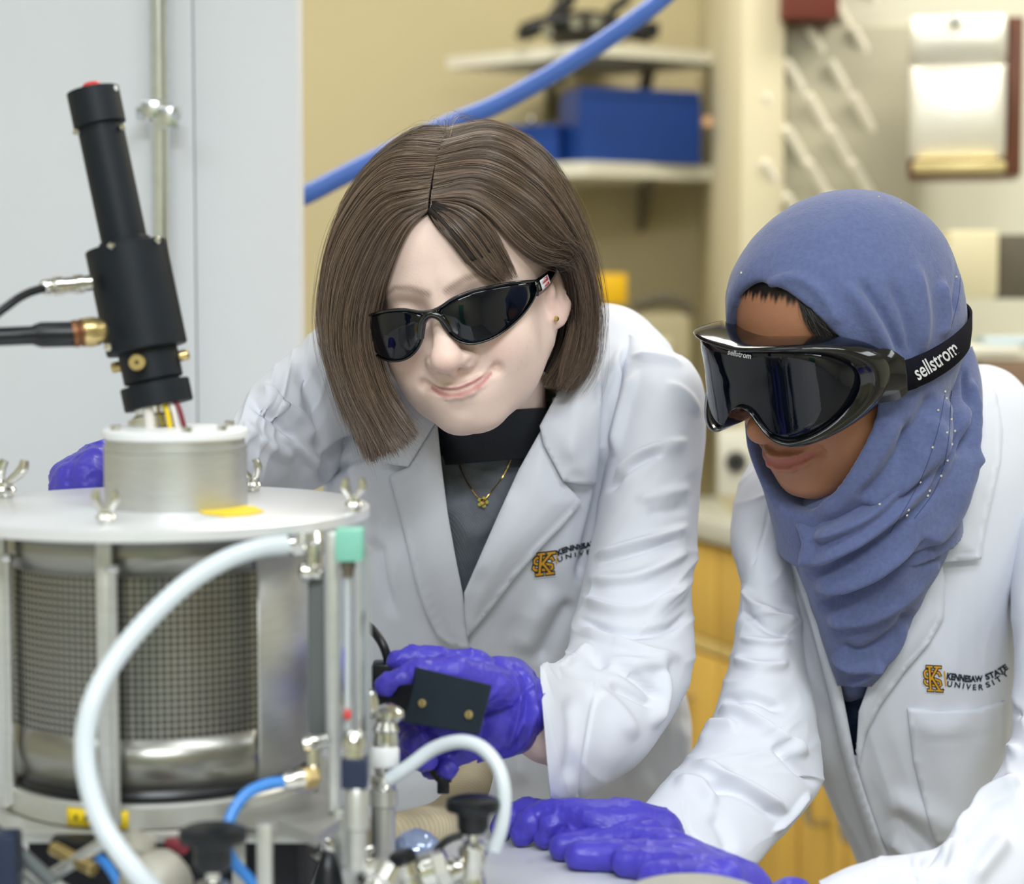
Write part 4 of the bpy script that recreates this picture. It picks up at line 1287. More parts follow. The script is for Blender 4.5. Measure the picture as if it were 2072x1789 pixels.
er_px = proj(er)
lathe('earring', P(1126, 645, er_px[2] - .012), P(1126, 645, er_px[2] - .006), [(0, .0012), (.5, .0022), (1, .0016)], M['gold'], woman1, m=12)

# ---- hair: sculpted locks under, strands over
A_G = [
    [(866, 428, 1.546), (832, 462, 1.545), (800, 530, 1.552), (778, 600, 1.562), (766, 680, 1.572), (790, 775, 1.575), (826, 838, 1.572), (852, 872, 1.570)],
    [(867, 412, 1.548), (800, 452, 1.549), (750, 560, 1.558), (728, 680, 1.566), (752, 790, 1.567), (792, 868, 1.566), (812, 905, 1.564)],
    [(870, 388, 1.551), (778, 425, 1.557), (715, 545, 1.572), (698, 680, 1.580), (720, 790, 1.575), (755, 870, 1.571), (775, 918, 1.569)],
    [(878, 345, 1.562), (776, 372, 1.575), (698, 490, 1.592), (676, 625, 1.602), (690, 740, 1.594), (728, 842, 1.582), (754, 925, 1.576)],
    [(892, 300, 1.580), (800, 312, 1.598), (712, 420, 1.620), (671, 575, 1.632), (670, 690, 1.625), (702, 792, 1.605), (738, 892, 1.592)],
    [(905, 264, 1.612), (828, 284, 1.635), (738, 372, 1.655), (684, 510, 1.667), (664, 640, 1.662), (682, 740, 1.642), (714, 842, 1.622)],
    [(915, 258, 1.655), (850, 278, 1.685), (765, 360, 1.705), (705, 500, 1.715), (682, 640, 1.705), (692, 760, 1.685), (722, 832, 1.662)]]
B_G = [
    [(872, 408, 1.547), (940, 414, 1.542), (990, 446, 1.546), (1038, 502, 1.556), (1084, 534, 1.572), (1118, 535, 1.585), (1146, 524, 1.600), (1162, 600, 1.636), (1128, 768, 1.645)],
    [(875, 390, 1.550), (962, 384, 1.546), (1045, 440, 1.556), (1106, 502, 1.575), (1150, 520, 1.600), (1168, 600, 1.628), (1166, 690, 1.643), (1138, 776, 1.645)],
    [(880, 345, 1.562), (980, 345, 1.556), (1070, 402, 1.566), (1132, 485, 1.586), (1164, 565, 1.612), (1179, 645, 1.635), (1168, 725, 1.648), (1128, 780, 1.647)],
    [(892, 300, 1.580), (1000, 290, 1.580), (1095, 362, 1.592), (1154, 478, 1.612), (1182, 588, 1.638), (1189, 668, 1.653), (1174, 738, 1.660), (1140, 783, 1.657)],
    [(905, 264, 1.612), (1000, 261, 1.620), (1092, 322, 1.632), (1156, 450, 1.650), (1186, 580, 1.670), (1194, 660, 1.682), (1181, 738, 1.685), (1150, 780, 1.680)],
    [(915, 258, 1.655), (1000, 260, 1.685), (1085, 322, 1.698), (1148, 450, 1.715), (1178, 580, 1.725), (1182, 670, 1.725), (1160, 748, 1.712), (1112, 783, 1.690)]]
C_G = [
    [(1150, 540, 1.645), (1142, 640, 1.652), (1124, 715, 1.655), (1096, 772, 1.655)],
    [(1160, 545, 1.650), (1160, 645, 1.658), (1142, 725, 1.660), (1106, 780, 1.660)],
    [(1175, 560, 1.660), (1180, 650, 1.668), (1160, 735, 1.670), (1128, 784, 1.668)],
    [(1180, 570, 1.700), (1184, 660, 1.710), (1160, 740, 1.710), (1110, 785, 1.700)]]
D_G = [
    [(868, 430, 1.543), (882, 456, 1.538), (906, 484, 1.535), (956, 544, 1.541), (1002, 574, 1.549)],
    [(874, 420, 1.543), (914, 444, 1.536), (948, 480, 1.533), (988, 532, 1.540), (1022, 571, 1.550)],
    [(880, 406, 1.543), (938, 417, 1.535), (984, 446, 1.535), (1016, 496, 1.544), (1046, 562, 1.556)]]
E_G = [  # back of the head, hanging behind the neck
    [(915, 262, 1.655), (900, 300, 1.74), (890, 480, 1.79), (860, 700, 1.77), (850, 820, 1.745)],
    [(915, 262, 1.655), (960, 300, 1.745), (985, 480, 1.80), (980, 700, 1.785), (980, 800, 1.76)],
    [(915, 262, 1.655), (1000, 300, 1.74), (1080, 480, 1.78), (1110, 680, 1.765), (1090, 785, 1.73)]]
HC = H1['o']
CBVH = {}
CONF = {id(A_G): 1.0, id(B_G): .58, id(D_G): 1.0}
def gsample(G, nv):
    g = np.array([catmull(np.array(x), nv) for x in G])
    lim = CONF.get(id(G), 0); bv_ = CBVH.get(id(G), bb1)
    if lim:
        for a in range(len(g)):
            for b in range(int(nv * lim)):
                dq = ray_depth(bv_, g[a, b, 0], g[a, b, 1], 9.0)
                g[a, b, 2] = min(g[a, b, 2], dq - (.0055 if bv_ is bb1 else .001))
            # ease out of the conformed stretch
            z = g[a, :, 2].copy()
            for _ in range(3): z[1:-1] = .25 * z[:-2] + .5 * z[1:-1] + .25 * z[2:]
            g[a, :, 2] = np.minimum(z, g[a, :, 2]) if lim >= 1 else z
    return g
def sheet_pts(G, nu, nv):
    g = gsample(G, nv)             # guide, v, 3
    out = np.array([catmull(g[:, j], nu) for j in range(nv)])        # v, u, 3
    return out.transpose(1, 0, 2)
def sheet_world(G, nu, nv):
    s = sheet_pts(G, nu, nv)
    return P(s[..., 0], s[..., 1], s[..., 2])
hair_root = None
def hair_sheet(name, G, parent, nu=60, nv=70, inset=.003, cut=.90, trim=.07):
    W = sheet_world(G, nu, nv)[int(nu * trim):, :int(nv * cut)]; nu, nv = W.shape[:2]
    r = W - HC; r /= np.linalg.norm(r, axis=-1, keepdims=True)
    W = W - r * inset
    uu = np.linspace(0, 1, nu)[:, None]
    W = W + r * (.0016 * np.sin(uu * 46 + 2 * np.sin(uu * 17)) + .001 * np.sin(uu * 113))[..., None]
    o = mesh(name, W.reshape(-1, 3), grid_faces(nu, nv, False), M['hair_base'], parent)
    mod(o, 'SOLIDIFY', thickness=.004, offset=0)
    return o
def strands(name, specs, mt, parent, seed=3):
    r_ = np.random.default_rng(seed)
    P0, Rr, sizes = [], [], []
    for G, n, spread, lift, rad, jl in specs:
        nv = 22
        g = gsample(G, nv)
        u = r_.random(n) * (len(G) - 1)
        nclump = max(8, n // 14)
        cl = (np.floor(u / (len(G) - 1) * nclump) + .5) / nclump * (len(G) - 1)
        t = np.linspace(0, 1, nv)
        base = np.zeros((n, nv, 3))
        clump = (t ** 1.2 * .55)[None, :]
        for j in range(nv):
            gj = catmull(g[:, j], 400)
            uj = u * (1 - clump[0, j]) + cl * clump[0, j]
            base[:, j] = gj[np.clip((uj / (len(G) - 1) * 399).astype(int), 0, 399)]
        end = 1 - jl * r_.random(n) ** 1.5
        # shorten
        tt = t[None, :] * end[:, None] * (nv - 1)
        i0 = np.clip(tt.astype(int), 0, nv - 2); f = (tt - i0)[..., None]
        ii = np.arange(n)[:, None]
        q = base[ii, i0] * (1 - f) + base[ii, i0 + 1] * f
        W = P(q[..., 0], q[..., 1], q[..., 2])
        rd = W - HC; rd /= np.linalg.norm(rd, axis=-1, keepdims=True)
        cid = (u / (len(G) - 1) * nclump).astype(int)
        cl_l = r_.random(nclump + 1)[cid]
        off = (lift * (.9 * cl_l ** 1.4 + .35 * r_.random(n)))[:, None] * np.sin(np.clip(t * 1.25 + .06, 0, 1) * math.pi / 1.35)[None, :]
        W = W + rd * off[..., None]
        w_ = r_.normal(size=(n, 1, 3)) * spread * (t[None, :, None] ** 1.3)
        wv = np.sin(t[None, :, None] * r_.uniform(2, 7, (n, 1, 1)) + r_.uniform(0, 6, (n, 1, 3))) * spread * .5 * t[None, :, None]
        W = W + w_ + wv
        P0.append(W.reshape(-1, 3)); sizes += [nv] * n
        Rr.append((rad * (1 - .65 * t ** 3)[None, :] * r_.uniform(.6, 1.2, (n, 1))).ravel())
    hc_ = bpy.data.hair_curves.new(name)
    hc_.add_curves(sizes)
    hc_.position_data.foreach_set('vector', np.concatenate(P0).astype(np.float32).ravel())
    at = hc_.attributes.get('radius') or hc_.attributes.new('radius', 'FLOAT', 'POINT')
    at.data.foreach_set('value', np.concatenate(Rr).astype(np.float32))
    hc_.materials.append(mt)
    o = bpy.data.objects.new(name, hc_)
    return _link(o, parent)
hair1 = hair_sheet('hair', A_G, woman1, 90, 80, cut=.82)
hair_sheet('hair_lock', B_G, hair1, 90, 80)
hair_sheet('hair_lock', C_G, hair1, 40, 40)
hair_sheet('hair_lock', D_G, hair1, 24, 40, inset=.0005, cut=.72)
hair_sheet('hair_lock', E_G, hair1, 40, 50, 0)
fly = [[(905, 270, 1.60), (830, 262, 1.63), (720, 380, 1.65), (655, 560, 1.66), (640, 720, 1.65)], [(905, 300, 1.58), (960, 240, 1.62), (1110, 300, 1.63), (1190, 470, 1.64), (1225, 640, 1.66)]]
st1 = strands('hair_strands', [
    (A_G, 11000, .0018, .0070, .00018, .27), (B_G, 11000, .0012, .0070, .00018, .10), (C_G, 1800, .0012, .004, .00020, .06), (D_G, 1300, .0008, .003, .00015, .34),
    (A_G, 700, .0050, .012, .00010, .22), (B_G, 700, .0055, .012, .00010, .15), (E_G, 1200, .002, .004, .00022, .05), (fly, 40, .008, .008, .00007, .5)], M['hair1'], hair1)
st1['kind'] = 'stuff'

# ---- safety glasses
def wrapy(x): return -.006 + .112 * np.sqrt(np.clip(1 - (np.abs(x) / .0805) ** 2.6, 0, 1))
GZ = -.005
def gpt(x, z, dy=0.0): return h2w(H1, np.stack([x - .005, wrapy(x) + dy, z + GZ + .060 * x], -1))
LENS = np.array([(5, 15), (9, 20), (20, 24), (34, 26), (50, 25), (63, 22), (72.5, 18.5), (74.5, 13), (72.5, 5), (66, -3), (56, -9.5), (43, -14), (30, -14.5), (20, -11), (12.5, -4), (7.5, 6)]) / 1000.0
def closed(pts, n):
    p = np.vstack([pts[-2:], pts, pts[:3]])
    c = catmull(p, (len(p) - 1) * 8 + 1)[16:16 + 8 * len(pts)]
    i = np.linspace(0, len(c) - 1, n).astype(int)
    return c[i]
glasses = thing('safety_glasses', 'black wraparound safety glasses with dark lenses on the brown haired woman', 'glasses', h2w(H1, (0, .1, .01)))
for sx in (-1, 1):
    o2 = closed(LENS, 72)
    c = o2.mean(0)
    rows = []
    for sc in (1.0, .85, .6, .35, .12):
        q = c + (o2 - c) * sc
        rows.append(gpt(sx * q[:, 0], q[:, 1], .003 * (1 - sc * sc)))
    V = np.concatenate(rows); F = grid_faces(5, 72).tolist(); F.append([4 * 72 + j for j in range(72)])
    ln_ = mesh('lens', V, F, M['lens_dark'], glasses)
    n0 = ln_.data.polygons[0].normal; 
    if np.array(n0) @ (CAM - V.mean(0)) < 0: ln_.data.flip_normals()
    mod(ln_, 'SOLIDIFY', thickness=.0018, offset=-1)
    ring = np.vstack([o2, o2[:1]])
    tube('rim', gpt(sx * ring[:, 0], ring[:, 1], .0002), .0008, M['frame_black'], glasses, n=110, m=8, cap=False)
topb = [(-.0745, .0178), (-.064, .0228), (-.050, .0258), (-.034, .0268), (-.020, .0250), (-.009, .0210), (0, .0195), (.009, .0210), (.020, .0250), (.034, .0268), (.050, .0258), (.064, .0228), (.0745, .0178)]
tb = np.array(topb)
tube('brow_bar', gpt(tb[:, 0], tb[:, 1] - .0006, .0004), .0012, M['frame_black'], glasses, n=120, m=10)
nb2 = [gpt(np.array(x), np.array(z), dy) for x, z, dy in ((-.0125, .000, -.001), (-.0075, .012, .0008), (0, .0165, .0015), (.0075, .012, .0008), (.0125, .000, -.001))]
tube('bridge', nb2, .0030, M['frame_black'], glasses, n=40, m=12)
def strip(name, top, bot, mt, parent, H, th=.002, nn=40):
    A = catmull(np.array(top), nn); Bt = catmull(np.array(bot), nn)
    V = h2w(H, np.concatenate([A, (A * .5 + Bt * .5) + np.array([.0008, 0, 0]) * np.sign(A[:, :1]), Bt]))
    F = []
    for r in range(2):
        for i in range(nn - 1): F.append([r * nn + i, r * nn + i + 1, (r + 1) * nn + i + 1, (r + 1) * nn + i])
    o = mesh(name, V, F, mt, parent); mod(o, 'SOLIDIFY', thickness=th, offset=0)
    return o
for sx in (-1, 1):
    tp = strip('temple', [(sx * .0740 - .005, wrapy(.074) + .001, .0128 + sx * .0046), (sx * .0768 - .003, .022, .0150 + sx * .004), (sx * .0765, -.002, .0195), (sx * .0755, -.03, .018), (sx * .074, -.055, .010)],
               [(sx * .0740 - .005, wrapy(.074) + .001, .000 + sx * .0046), (sx * .0768 - .003, .022, .003 + sx * .004), (sx * .0765, -.002, .0125), (sx * .0755, -.03, .013), (sx * .074, -.055, .003)], M['frame_black'], glasses, H1)
    if sx == 1: tpR = tp
bt_ = bvh_of(tpR)
lab = patch('printed_badge', [(1092, 568), (1108, 555), (1114, 572), (1098, 588)], bt_, M['white_print'], tpR, off=.0058, step=4, thick=.0003, default=1.6)
bl_ = bvh_of(lab)
patch('badge_top', [(1094, 568.5), (1107, 558), (1109.8, 565.5), (1096.8, 576.5)], bl_, M['red_print'], tpR, off=.0004, step=4, thick=.0002, default=1.6)
patch('badge_bottom', [(1098, 579.5), (1110.6, 569), (1112.2, 573), (1099.6, 584)], bl_, M['red_print'], tpR, off=.0004, step=4, thick=.0002, default=1.6)
text_on('badge_lettering', 'LINCOLN', [(1097, 574.5), (1109, 564.4)], 5.5, bl_, .0007, M['white_print'], tpR, default=1.6)
text_on('badge_lettering', 'ELECTRIC', [(1100, 582.8), (1111.8, 572.6)], 3, bl_, .0007, M['white_print'], tpR, default=1.6)

# ---- gloves of the first woman
def PP(*r): return [P(a, b, c) for a, b, c in r]
W1 = (1040, 1430, 1.468)
def meta(*mc, w=W1, r=.0135):
    return [(PP(w, ((w[0] + m_[0]) / 2, (w[1] * .6 + m_[1] * .4), (w[2] + m_[2]) / 2), m_), (.020, r * 1.1, r * .92), .012) for m_ in mc]
g1 = hand('glove', meta((962, 1352, 1.440), (940, 1402, 1.438), (935, 1455, 1.440), (948, 1503, 1.446)) + [
    (PP((962, 1352, 1.440), (880, 1338, 1.432), (838, 1333, 1.427), (806, 1338, 1.424)), (.0118, .0098, .0086, .0078)),
    (PP((1060, 1410, 1.462), (990, 1392, 1.425), (920, 1362, 1.402), (850, 1364, 1.392), (782, 1388, 1.388)), (.016, .0140, .0112, .0098, .0078)),
    (PP((940, 1402, 1.438), (850, 1430, 1.442), (815, 1470, 1.432), (840, 1500, 1.412)), (.0120, .0102, .0094, .0084)),
    (PP((935, 1455, 1.440), (858, 1490, 1.442), (826, 1522, 1.428), (862, 1538, 1.408)), (.0118, .0100, .0090, .0080)),
    (PP((948, 1503, 1.446), (900, 1535, 1.446), (876, 1552, 1.434), (905, 1556, 1.418)), (.0110, .0090, .0080, .0070))],
    M['glove'], woman1, wrinkle=.0011, wscale=80, seed=4, k=.0045)
cuffst = [(985, 1330, 965, 1545, 1.450, .017, .020), (1015, 1326, 1003, 1540, 1.455, .026, .026), (1045, 1330, 1037, 1530, 1.462, .033, .032), (1068, 1342, 1066, 1518, 1.469, .036, .035), (1083, 1358, 1082, 1502, 1.475, .036, .035), (1088, 1375, 1086, 1492, 1.478, .034, .033)]
cS = [([(1020, 1345), (1050, 1420), (1025, 1520)], 5, 8, 3, .15), ([(1040, 1342), (1068, 1420), (1045, 1525)], 4, 7, -2.6, .15), ([(1055, 1345), (1078, 1420), (1060, 1515)], 5, 6, 3, .15), ([(1030, 1450), (1060, 1400), (1085, 1380)], 5, 5, 2.4, .2), ([(1035, 1500), (1065, 1460), (1085, 1420)], 5, 6, 2.6, .2),
      ([(1020, 1400), (1050, 1370), (1075, 1362)], 5, 5, -2, .2)]
loft_obj('cuff', cuffst, M['glove'], g1, S=cS, n=80, m=110, lip=True, cap0=False, cap1=False, noise=.0012, nscale=70)
g2 = hand('glove', [
    (PP((285, 975, 1.580), (240, 960, 1.550), (205, 958, 1.530)), (.026, .027, .024), .012),
    (PP((215, 945, 1.535), (192, 942, 1.510), (178, 962, 1.495), (176, 990, 1.490)), (.016, .0125, .0115, .010)),
    (PP((200, 965, 1.535), (160, 955, 1.515), (142, 968, 1.502), (140, 995, 1.496)), (.016, .0120, .011, .010)),
    (PP((215, 955, 1.540), (165, 960, 1.530), (130, 966, 1.515), (122, 992, 1.505)), (.015, .0115, .0105, .009)),
    (PP((230, 985, 1.540), (200, 990, 1.510), (180, 1000, 1.500)), (.014, .012, .010)),
    (PP((215, 970, 1.550), (150, 975, 1.540), (128, 1000, 1.530)), (.014, .0105, .009))], M['glove'], woman1, res=.002, wrinkle=.0010, wscale=70, seed=8, k=.006)

# =====================================================================================================
# woman with blue scarf and goggles
# =====================================================================================================
lm2 = [((0, .1115, -.036), (1536, 880)), ((.0285, .080, -.0488), (1652, 917)), ((-.0285, .080, -.0488), (1549, 921)), ((0, .092, -.058), (1584, 932)),
       ((0, .068, -.098), (1606, 1018)), ((0, .078, .075), (1545, 606)), ((.0, .0, .14), (1690, 386)), ((.03, -.112, .02), (1957, 600))]
H2 = fit_head(lm2, 1.62, (1690, 720, -.6, .25, 0))
base2 = P(1880, 1800, 1.95) * [1, 1, 0]
woman2 = thing('person', 'woman in blue scarf and black goggles, white lab coat, hands on the bench', 'person', base2)
nk2 = P(1775, 1060, 1.72)
hb2 = h2w(H2, (0, -.03, -.05))
tR, tL = P(1600, 1070, 1.74), P(2080, 980, 1.76)
ch2, wa2, pe2 = P(1820, 1240, 1.80), P(1890, 1500, 1.84), P(1945, 1760, 1.90)
fR, xR = P(1560, 1500, 1.62), P(1345, 1690, 1.53)
fL, xL = P(2110, 1640, 1.50), P(1640, 1830, 1.412)
q1, q2 = P(2050, 1830, 1.93), P(1945, 1830, 1.93)
T2 = [(1700, 860, 1960, 740, 1.83, .03, .03), (1610, 890, 2010, 742, 1.82, .055, .05), (1540, 930, 2060, 770, 1.81, .085, .07), (1505, 1000, 2110, 850, 1.80, .11, .09), (1500, 1090, 2130, 960, 1.79, .125, .10),
      (1530, 1210, 2120, 1120, 1.79, .13, .11), (1575, 1350, 2090, 1300, 1.80, .13, .11), (1628, 1500, 2080, 1470, 1.82, .13, .11), (1684, 1630, 2080, 1620, 1.85, .13, .12), (1738, 1756, 2090, 1770, 1.88, .13, .12),
      (1760, 1900, 2110, 1900, 1.90, .14, .13), (1770, 2300, 2120, 2300, 1.92, .15, .15)]
aR = [(1560, 905, 1640, 940, 1.80, .04, .04), (1522, 930, 1640, 975, 1.785, .055, .05), (1490, 990, 1640, 1050, 1.765, .065, .055), (1478, 1085, 1628, 1140, 1.74, .066, .055), (1494, 1165, 1622, 1225, 1.72, .062, .055), (1492, 1230, 1625, 1290, 1.705, .060, .055),
      (1480, 1320, 1640, 1390, 1.685, .060, .055), (1458, 1400, 1655, 1480, 1.66, .062, .056), (1430, 1470, 1670, 1570, 1.63, .062, .056), (1392, 1530, 1640, 1630, 1.595, .058, .054), (1350, 1576, 1590, 1682, 1.565, .052, .05),
      (1306, 1628, 1540, 1738, 1.525, .046, .044), (1276, 1658, 1496, 1776, 1.490, .042, .04)]
aL = [(2050, 800, 2120, 770, 1.82, .02, .02), (2056, 860, 2190, 830, 1.81, .045, .04), (2052, 930, 2240, 925, 1.79, .06, .05), (2044, 1020, 2260, 1050, 1.76, .065, .055), (2048, 1200, 2275, 1220, 1.70, .066, .055), (2050, 1390, 2275, 1430, 1.62, .064, .055), (2030, 1525, 2245, 1620, 1.555, .062, .055), (1960, 1640, 2200, 1800, 1.50, .060, .055),
      (1905, 1708, 2080, 1900, 1.462, .055, .05), (1850, 1722, 1980, 1925, 1.44, .050, .046), (1790, 1732, 1890, 1925, 1.425, .046, .043), (1720, 1752, 1790, 1915, 1.412, .042, .04), (1655, 1782, 1715, 1905, 1.404, .038, .037)]
parts2 = [(hb2, nk2, .050, .056, .02), (nk2, P(1800, 1100, 1.79), .050, .085, .03)] + limb(T2, .70, 3, 9, .006) + [(wa2, pe2, .085, .080, .02)] + limb(aR[2:], .40) + limb(aL[3:], .50) + [
    (P(1386, 1722, 1.495), P(1260, 1690, 1.445), .016, .007, .006), (P(1685, 1850, 1.408), P(1440, 1790, 1.388), .017, .007, .006)]
SKB[0] = .008; MOFF[:] = [0.0, 1.0, 0.0]; MTILT[0] = 0.0; LIPS[:] = [1.45, -.3]
SK2 = srgb(166, 116, 87)
def hl2(q): return np.clip((q[:, 2] - .073 + np.where(q[:, 0] > 0, 13, 8) * np.clip(np.abs(q[:, 0]) - .012, 0, 1) ** 2) / .005 + .6 * np.sin(q[:, 0] * 900) * np.sin(q[:, 0] * 370), 0, 1)
body2 = build_body('body', woman2, H2, parts2, legs_of(q1, q2), M['skin2'], SK2, srgb(170, 102, 92), srgb(40, 28, 24), srgb(18, 15, 15), srgb(40, 42, 52), nk2, hairline=hl2, ears=False)
for sx in (-1, 1):
    c = h2w(H2, (sx * .031, .0705, .011))
    lathe('eye', c - H2['W'][:, 1] * .0118, c + H2['W'][:, 1] * .0118, [(0, .001), (.12, .0078), (.3, .0109), (.5, .0118), (.7, .0109), (.88, .0078), (1, .001)], M['white_print'], body2, m=16)

# ---- coat
V2 = [(1600, 1000), (1890, 1000), (1862, 1225), (1782, 1370), (1744, 1460), (1735, 1532), (1720, 1532), (1700, 1440), (1680, 1340), (1640, 1220), (1605, 1110)]
in2 = [(a + 50, b, c - 130, d_, e, f - .010, g - .01) for a, b, c, d_, e, f, g in T2[:9]]
loft_obj('shirt', in2, M['shirt_dark'], woman2, n=100, m=120, power=2.3)
coat2_S = [([(1600, 1100), (1650, 1260), (1690, 1400), (1730, 1560), (1790, 1735)], 26, 14, 5, .08), ([(1640, 1180), (1700, 1400), (1740, 1560), (1800, 1740)], 3, 3, -2.5, .03),
           ([(1560, 1080), (1590, 1250), (1640, 1430), (1690, 1600)], 26, 30, 4, .15),
           ([(1510, 1080), (1530, 1180), (1540, 1260)], 16, 18, -6, .2), ([(2050, 1180), (2062, 1330), (2056, 1480), (2030, 1600)], 12, 14, -5, .15),
           ([(1800, 1640), (1850, 1690), (1900, 1740)], 20, 26, -6, .2), ([(1790, 1600), (1860, 1640), (1950, 1690)], 30, 30, 5, .25), ([(1800, 1690), (1830, 1720), (1860, 1740)], 18, 18, 5, .25),
           ([(1840, 1440), (1900, 1470), (1990, 1440)], 30, 40, 3, .25)]
coat2 = loft_obj('lab_coat', T2, M['coat'], woman2, S=coat2_S, n=280, m=320, power=2.3, noise=.0014, nscale=14, hole=V2, solid=.002, folds=(.0020, 5, 5.0, -2.5, 19, [(0, 0), (.2, .4), (.5, 1), (1, 1)]))
aR_S = [([(1500, 1180), (1540, 1230), (1620, 1260)], 10, 16, 5, .2), ([(1490, 1230), (1550, 1270), (1620, 1290)], 12, 12, -5, .2), ([(1480, 1330), (1540, 1350), (1600, 1340)], 14, 14, 5, .2),
        ([(1490, 1290), (1560, 1300), (1610, 1290)], 10, 10, 4, .25), ([(1448, 1440), (1500, 1440), (1560, 1480), (1640, 1530)], 8, 18, 7, .15), ([(1455, 1420), (1520, 1410), (1590, 1440)], 12, 12, -6, .2),
        ([(1402, 1500), (1440, 1470), (1500, 1470)], 10, 14, 6, .2), ([(1395, 1540), (1450, 1560), (1560, 1620), (1600, 1650)], 12, 18, 6, .2), ([(1420, 1590), (1500, 1600), (1590, 1660)], 12, 18, -6, .2),
        ([(1360, 1580), (1420, 1590), (1450, 1640)], 16, 20, 5, .25), ([(1560, 1500), (1620, 1560), (1660, 1590)], 12, 12, -5, .2), ([(1380, 1620), (1395, 1680), (1440, 1720)], 2.6, 2.6, -1.6, .05),
        ([(1560, 1690), (1600, 1650), (1640, 1600)], 6, 8, 4, .2), ([(1440, 1640), (1470, 1690), (1480, 1730)], 18, 22, -4, .25), ([(1520, 1150), (1545, 1080), (1560, 1000)], 3, 3, -1.6, .1)]
loft_obj('sleeve', aR, M['coat'], coat2, S=aR_S, n=300, m=200, power=2.15, lip=True, noise=.0010, nscale=26, cap1=False, folds=(.0040, 9, 1.1, 1.4, 11, [(0, .3), (.3, .8), (.55, 1), (.8, .8), (.95, .2), (1, 0)]))
aL_S = [([(2072, 1580), (2000, 1620), (1950, 1680), (1900, 1760)], 10, 26, 8, .1), ([(2050, 1570), (1990, 1600), (1955, 1660)], 12, 8, -5, .15), ([(1960, 1690), (1900, 1720), (1860, 1760)], 12, 12, -5, .2),
        ([(2040, 1690), (2000, 1740), (1960, 1789)], 24, 24, 6, .2), ([(1830, 1730), (1860, 1770), (1870, 1800)], 8, 8, -4, .2), ([(1995, 1440), (2030, 1500), (2072, 1530)], 14, 14, 5, .2), ([(2010, 1390), (2040, 1430), (2072, 1450)], 10, 10, -5, .2)]
loft_obj('sleeve', aL, M['coat'], coat2, S=aL_S, n=280, m=180, power=2.15, lip=True, noise=.0010, nscale=26, cap1=False, folds=(.0045, 8, 1.1, -1.2, 13, [(0, .3), (.4, 1), (.8, .8), (.95, .2), (1, 0)]))
b2 = FULL['lab_coat.001']
patch('lapel', [(1905, 1130), (1912, 1180), (1910, 1250), (1880, 1302), (1830, 1360), (1780, 1430), (1752, 1485), (1738, 1555), (1733, 1520), (1738, 1440), (1760, 1380), (1800, 1300), (1840, 1230), (1870, 1160)], b2, M['coat'], coat2, off=.006, bulge=.004, bw=36, step=8,
      S=[([(1900, 1250), (1862, 1310), (1790, 1400), (1748, 1480)], 2.5, 2.5, -1.2, .05)])
patch('collar', [(1960, 740), (1990, 752), (2018, 800), (2030, 868), (2026, 930), (2008, 1010), (1992, 1080), (1986, 1132), (1898, 1139), (1910, 1080), (1940, 980), (1960, 880)], b2, M['coat'], coat2, off=.010, bulge=.006, bw=44, step=8,
      S=[([(1992, 770), (2019, 868), (1995, 1010), (1976, 1124)], 2.5, 2.5, -1.2, .05), ([(1976, 1124), (1905, 1130)], 2.5, 2.5, -1, .05)])
patch('placket', [(1592, 1105), (1640, 1260), (1676, 1400), (1700, 1510), (1716, 1575), (1752, 1680), (1772, 1748), (1800, 1746), (1780, 1690), (1752, 1610), (1732, 1548), (1714, 1450), (1690, 1330), (1660, 1210), (1622, 1095)], b2, M['coat'], coat2, off=.003, bulge=.002, bw=14, step=7)
patch('collar', [(1530, 938), (1560, 985), (1600, 1040), (1650, 1100), (1640, 1180), (1598, 1100), (1556, 1080), (1532, 1010)], b2, M['coat'], coat2, off=.008, bulge=.004, bw=30, step=8)
patch('pocket', [(1836, 1432), (1900, 1440), (1980, 1434), (2034, 1418), (2034, 1520), (2024, 1640), (1990, 1720), (1893, 1706), (1876, 1650), (1848, 1540)], b2, M['coat'], coat2, off=.0022, bulge=.002, bw=60, step=9,
      S=[([(1838, 1490), (1900, 1498), (1980, 1492), (2034, 1476)], 3, 3, -1.2, .03), ([(1842, 1440), (1854, 1540), (1882, 1650), (1897, 1700)], 3, 3, -1.0, .03)])
bc2 = bvh_of(coat2)
emblem(coat2, bc2, 1867, 1346, 37, 53, (3, 2))
ribbon_on('gold_bar', [[(1911, 1359), (1914, 1388)]], 2.8, bc2, .0009, M['thread_gold'], coat2)
text_on('embroidered_lettering', 'KENNESAW', [(1915, 1374), (1935, 1377), (1960, 1380), (1989, 1379)], [13, 14, 13, 12], bc2, .0009, M['thread_dark'], coat2, bold=.045)
text_on('embroidered_lettering', 'STATE', [(1996, 1376), (2010, 1371), (2026, 1363), (2041, 1353)], 12, bc2, .0009, M['thread_dark'], coat2, bold=.045)
text_on('embroidered_lettering', 'UNIVER', [(1916, 1389), (1940, 1392), (1965, 1396), (1990, 1396)], 11, bc2, .0009, M['thread_dark'], coat2, bold=.022, space=1.45)
text_on('embroidered_lettering', 'SITY', [(1997, 1392), (2012, 1386), (2028, 1376), (2042, 1364)], 11, bc2, .0009, M['thread_dark'], coat2, bold=.022, space=1.45)
text_on('registered_mark', 'o', [(1905, 1398), (1911, 1398)], 7, bc2, .0009, M['thread_dark'], coat2, bold=.03)

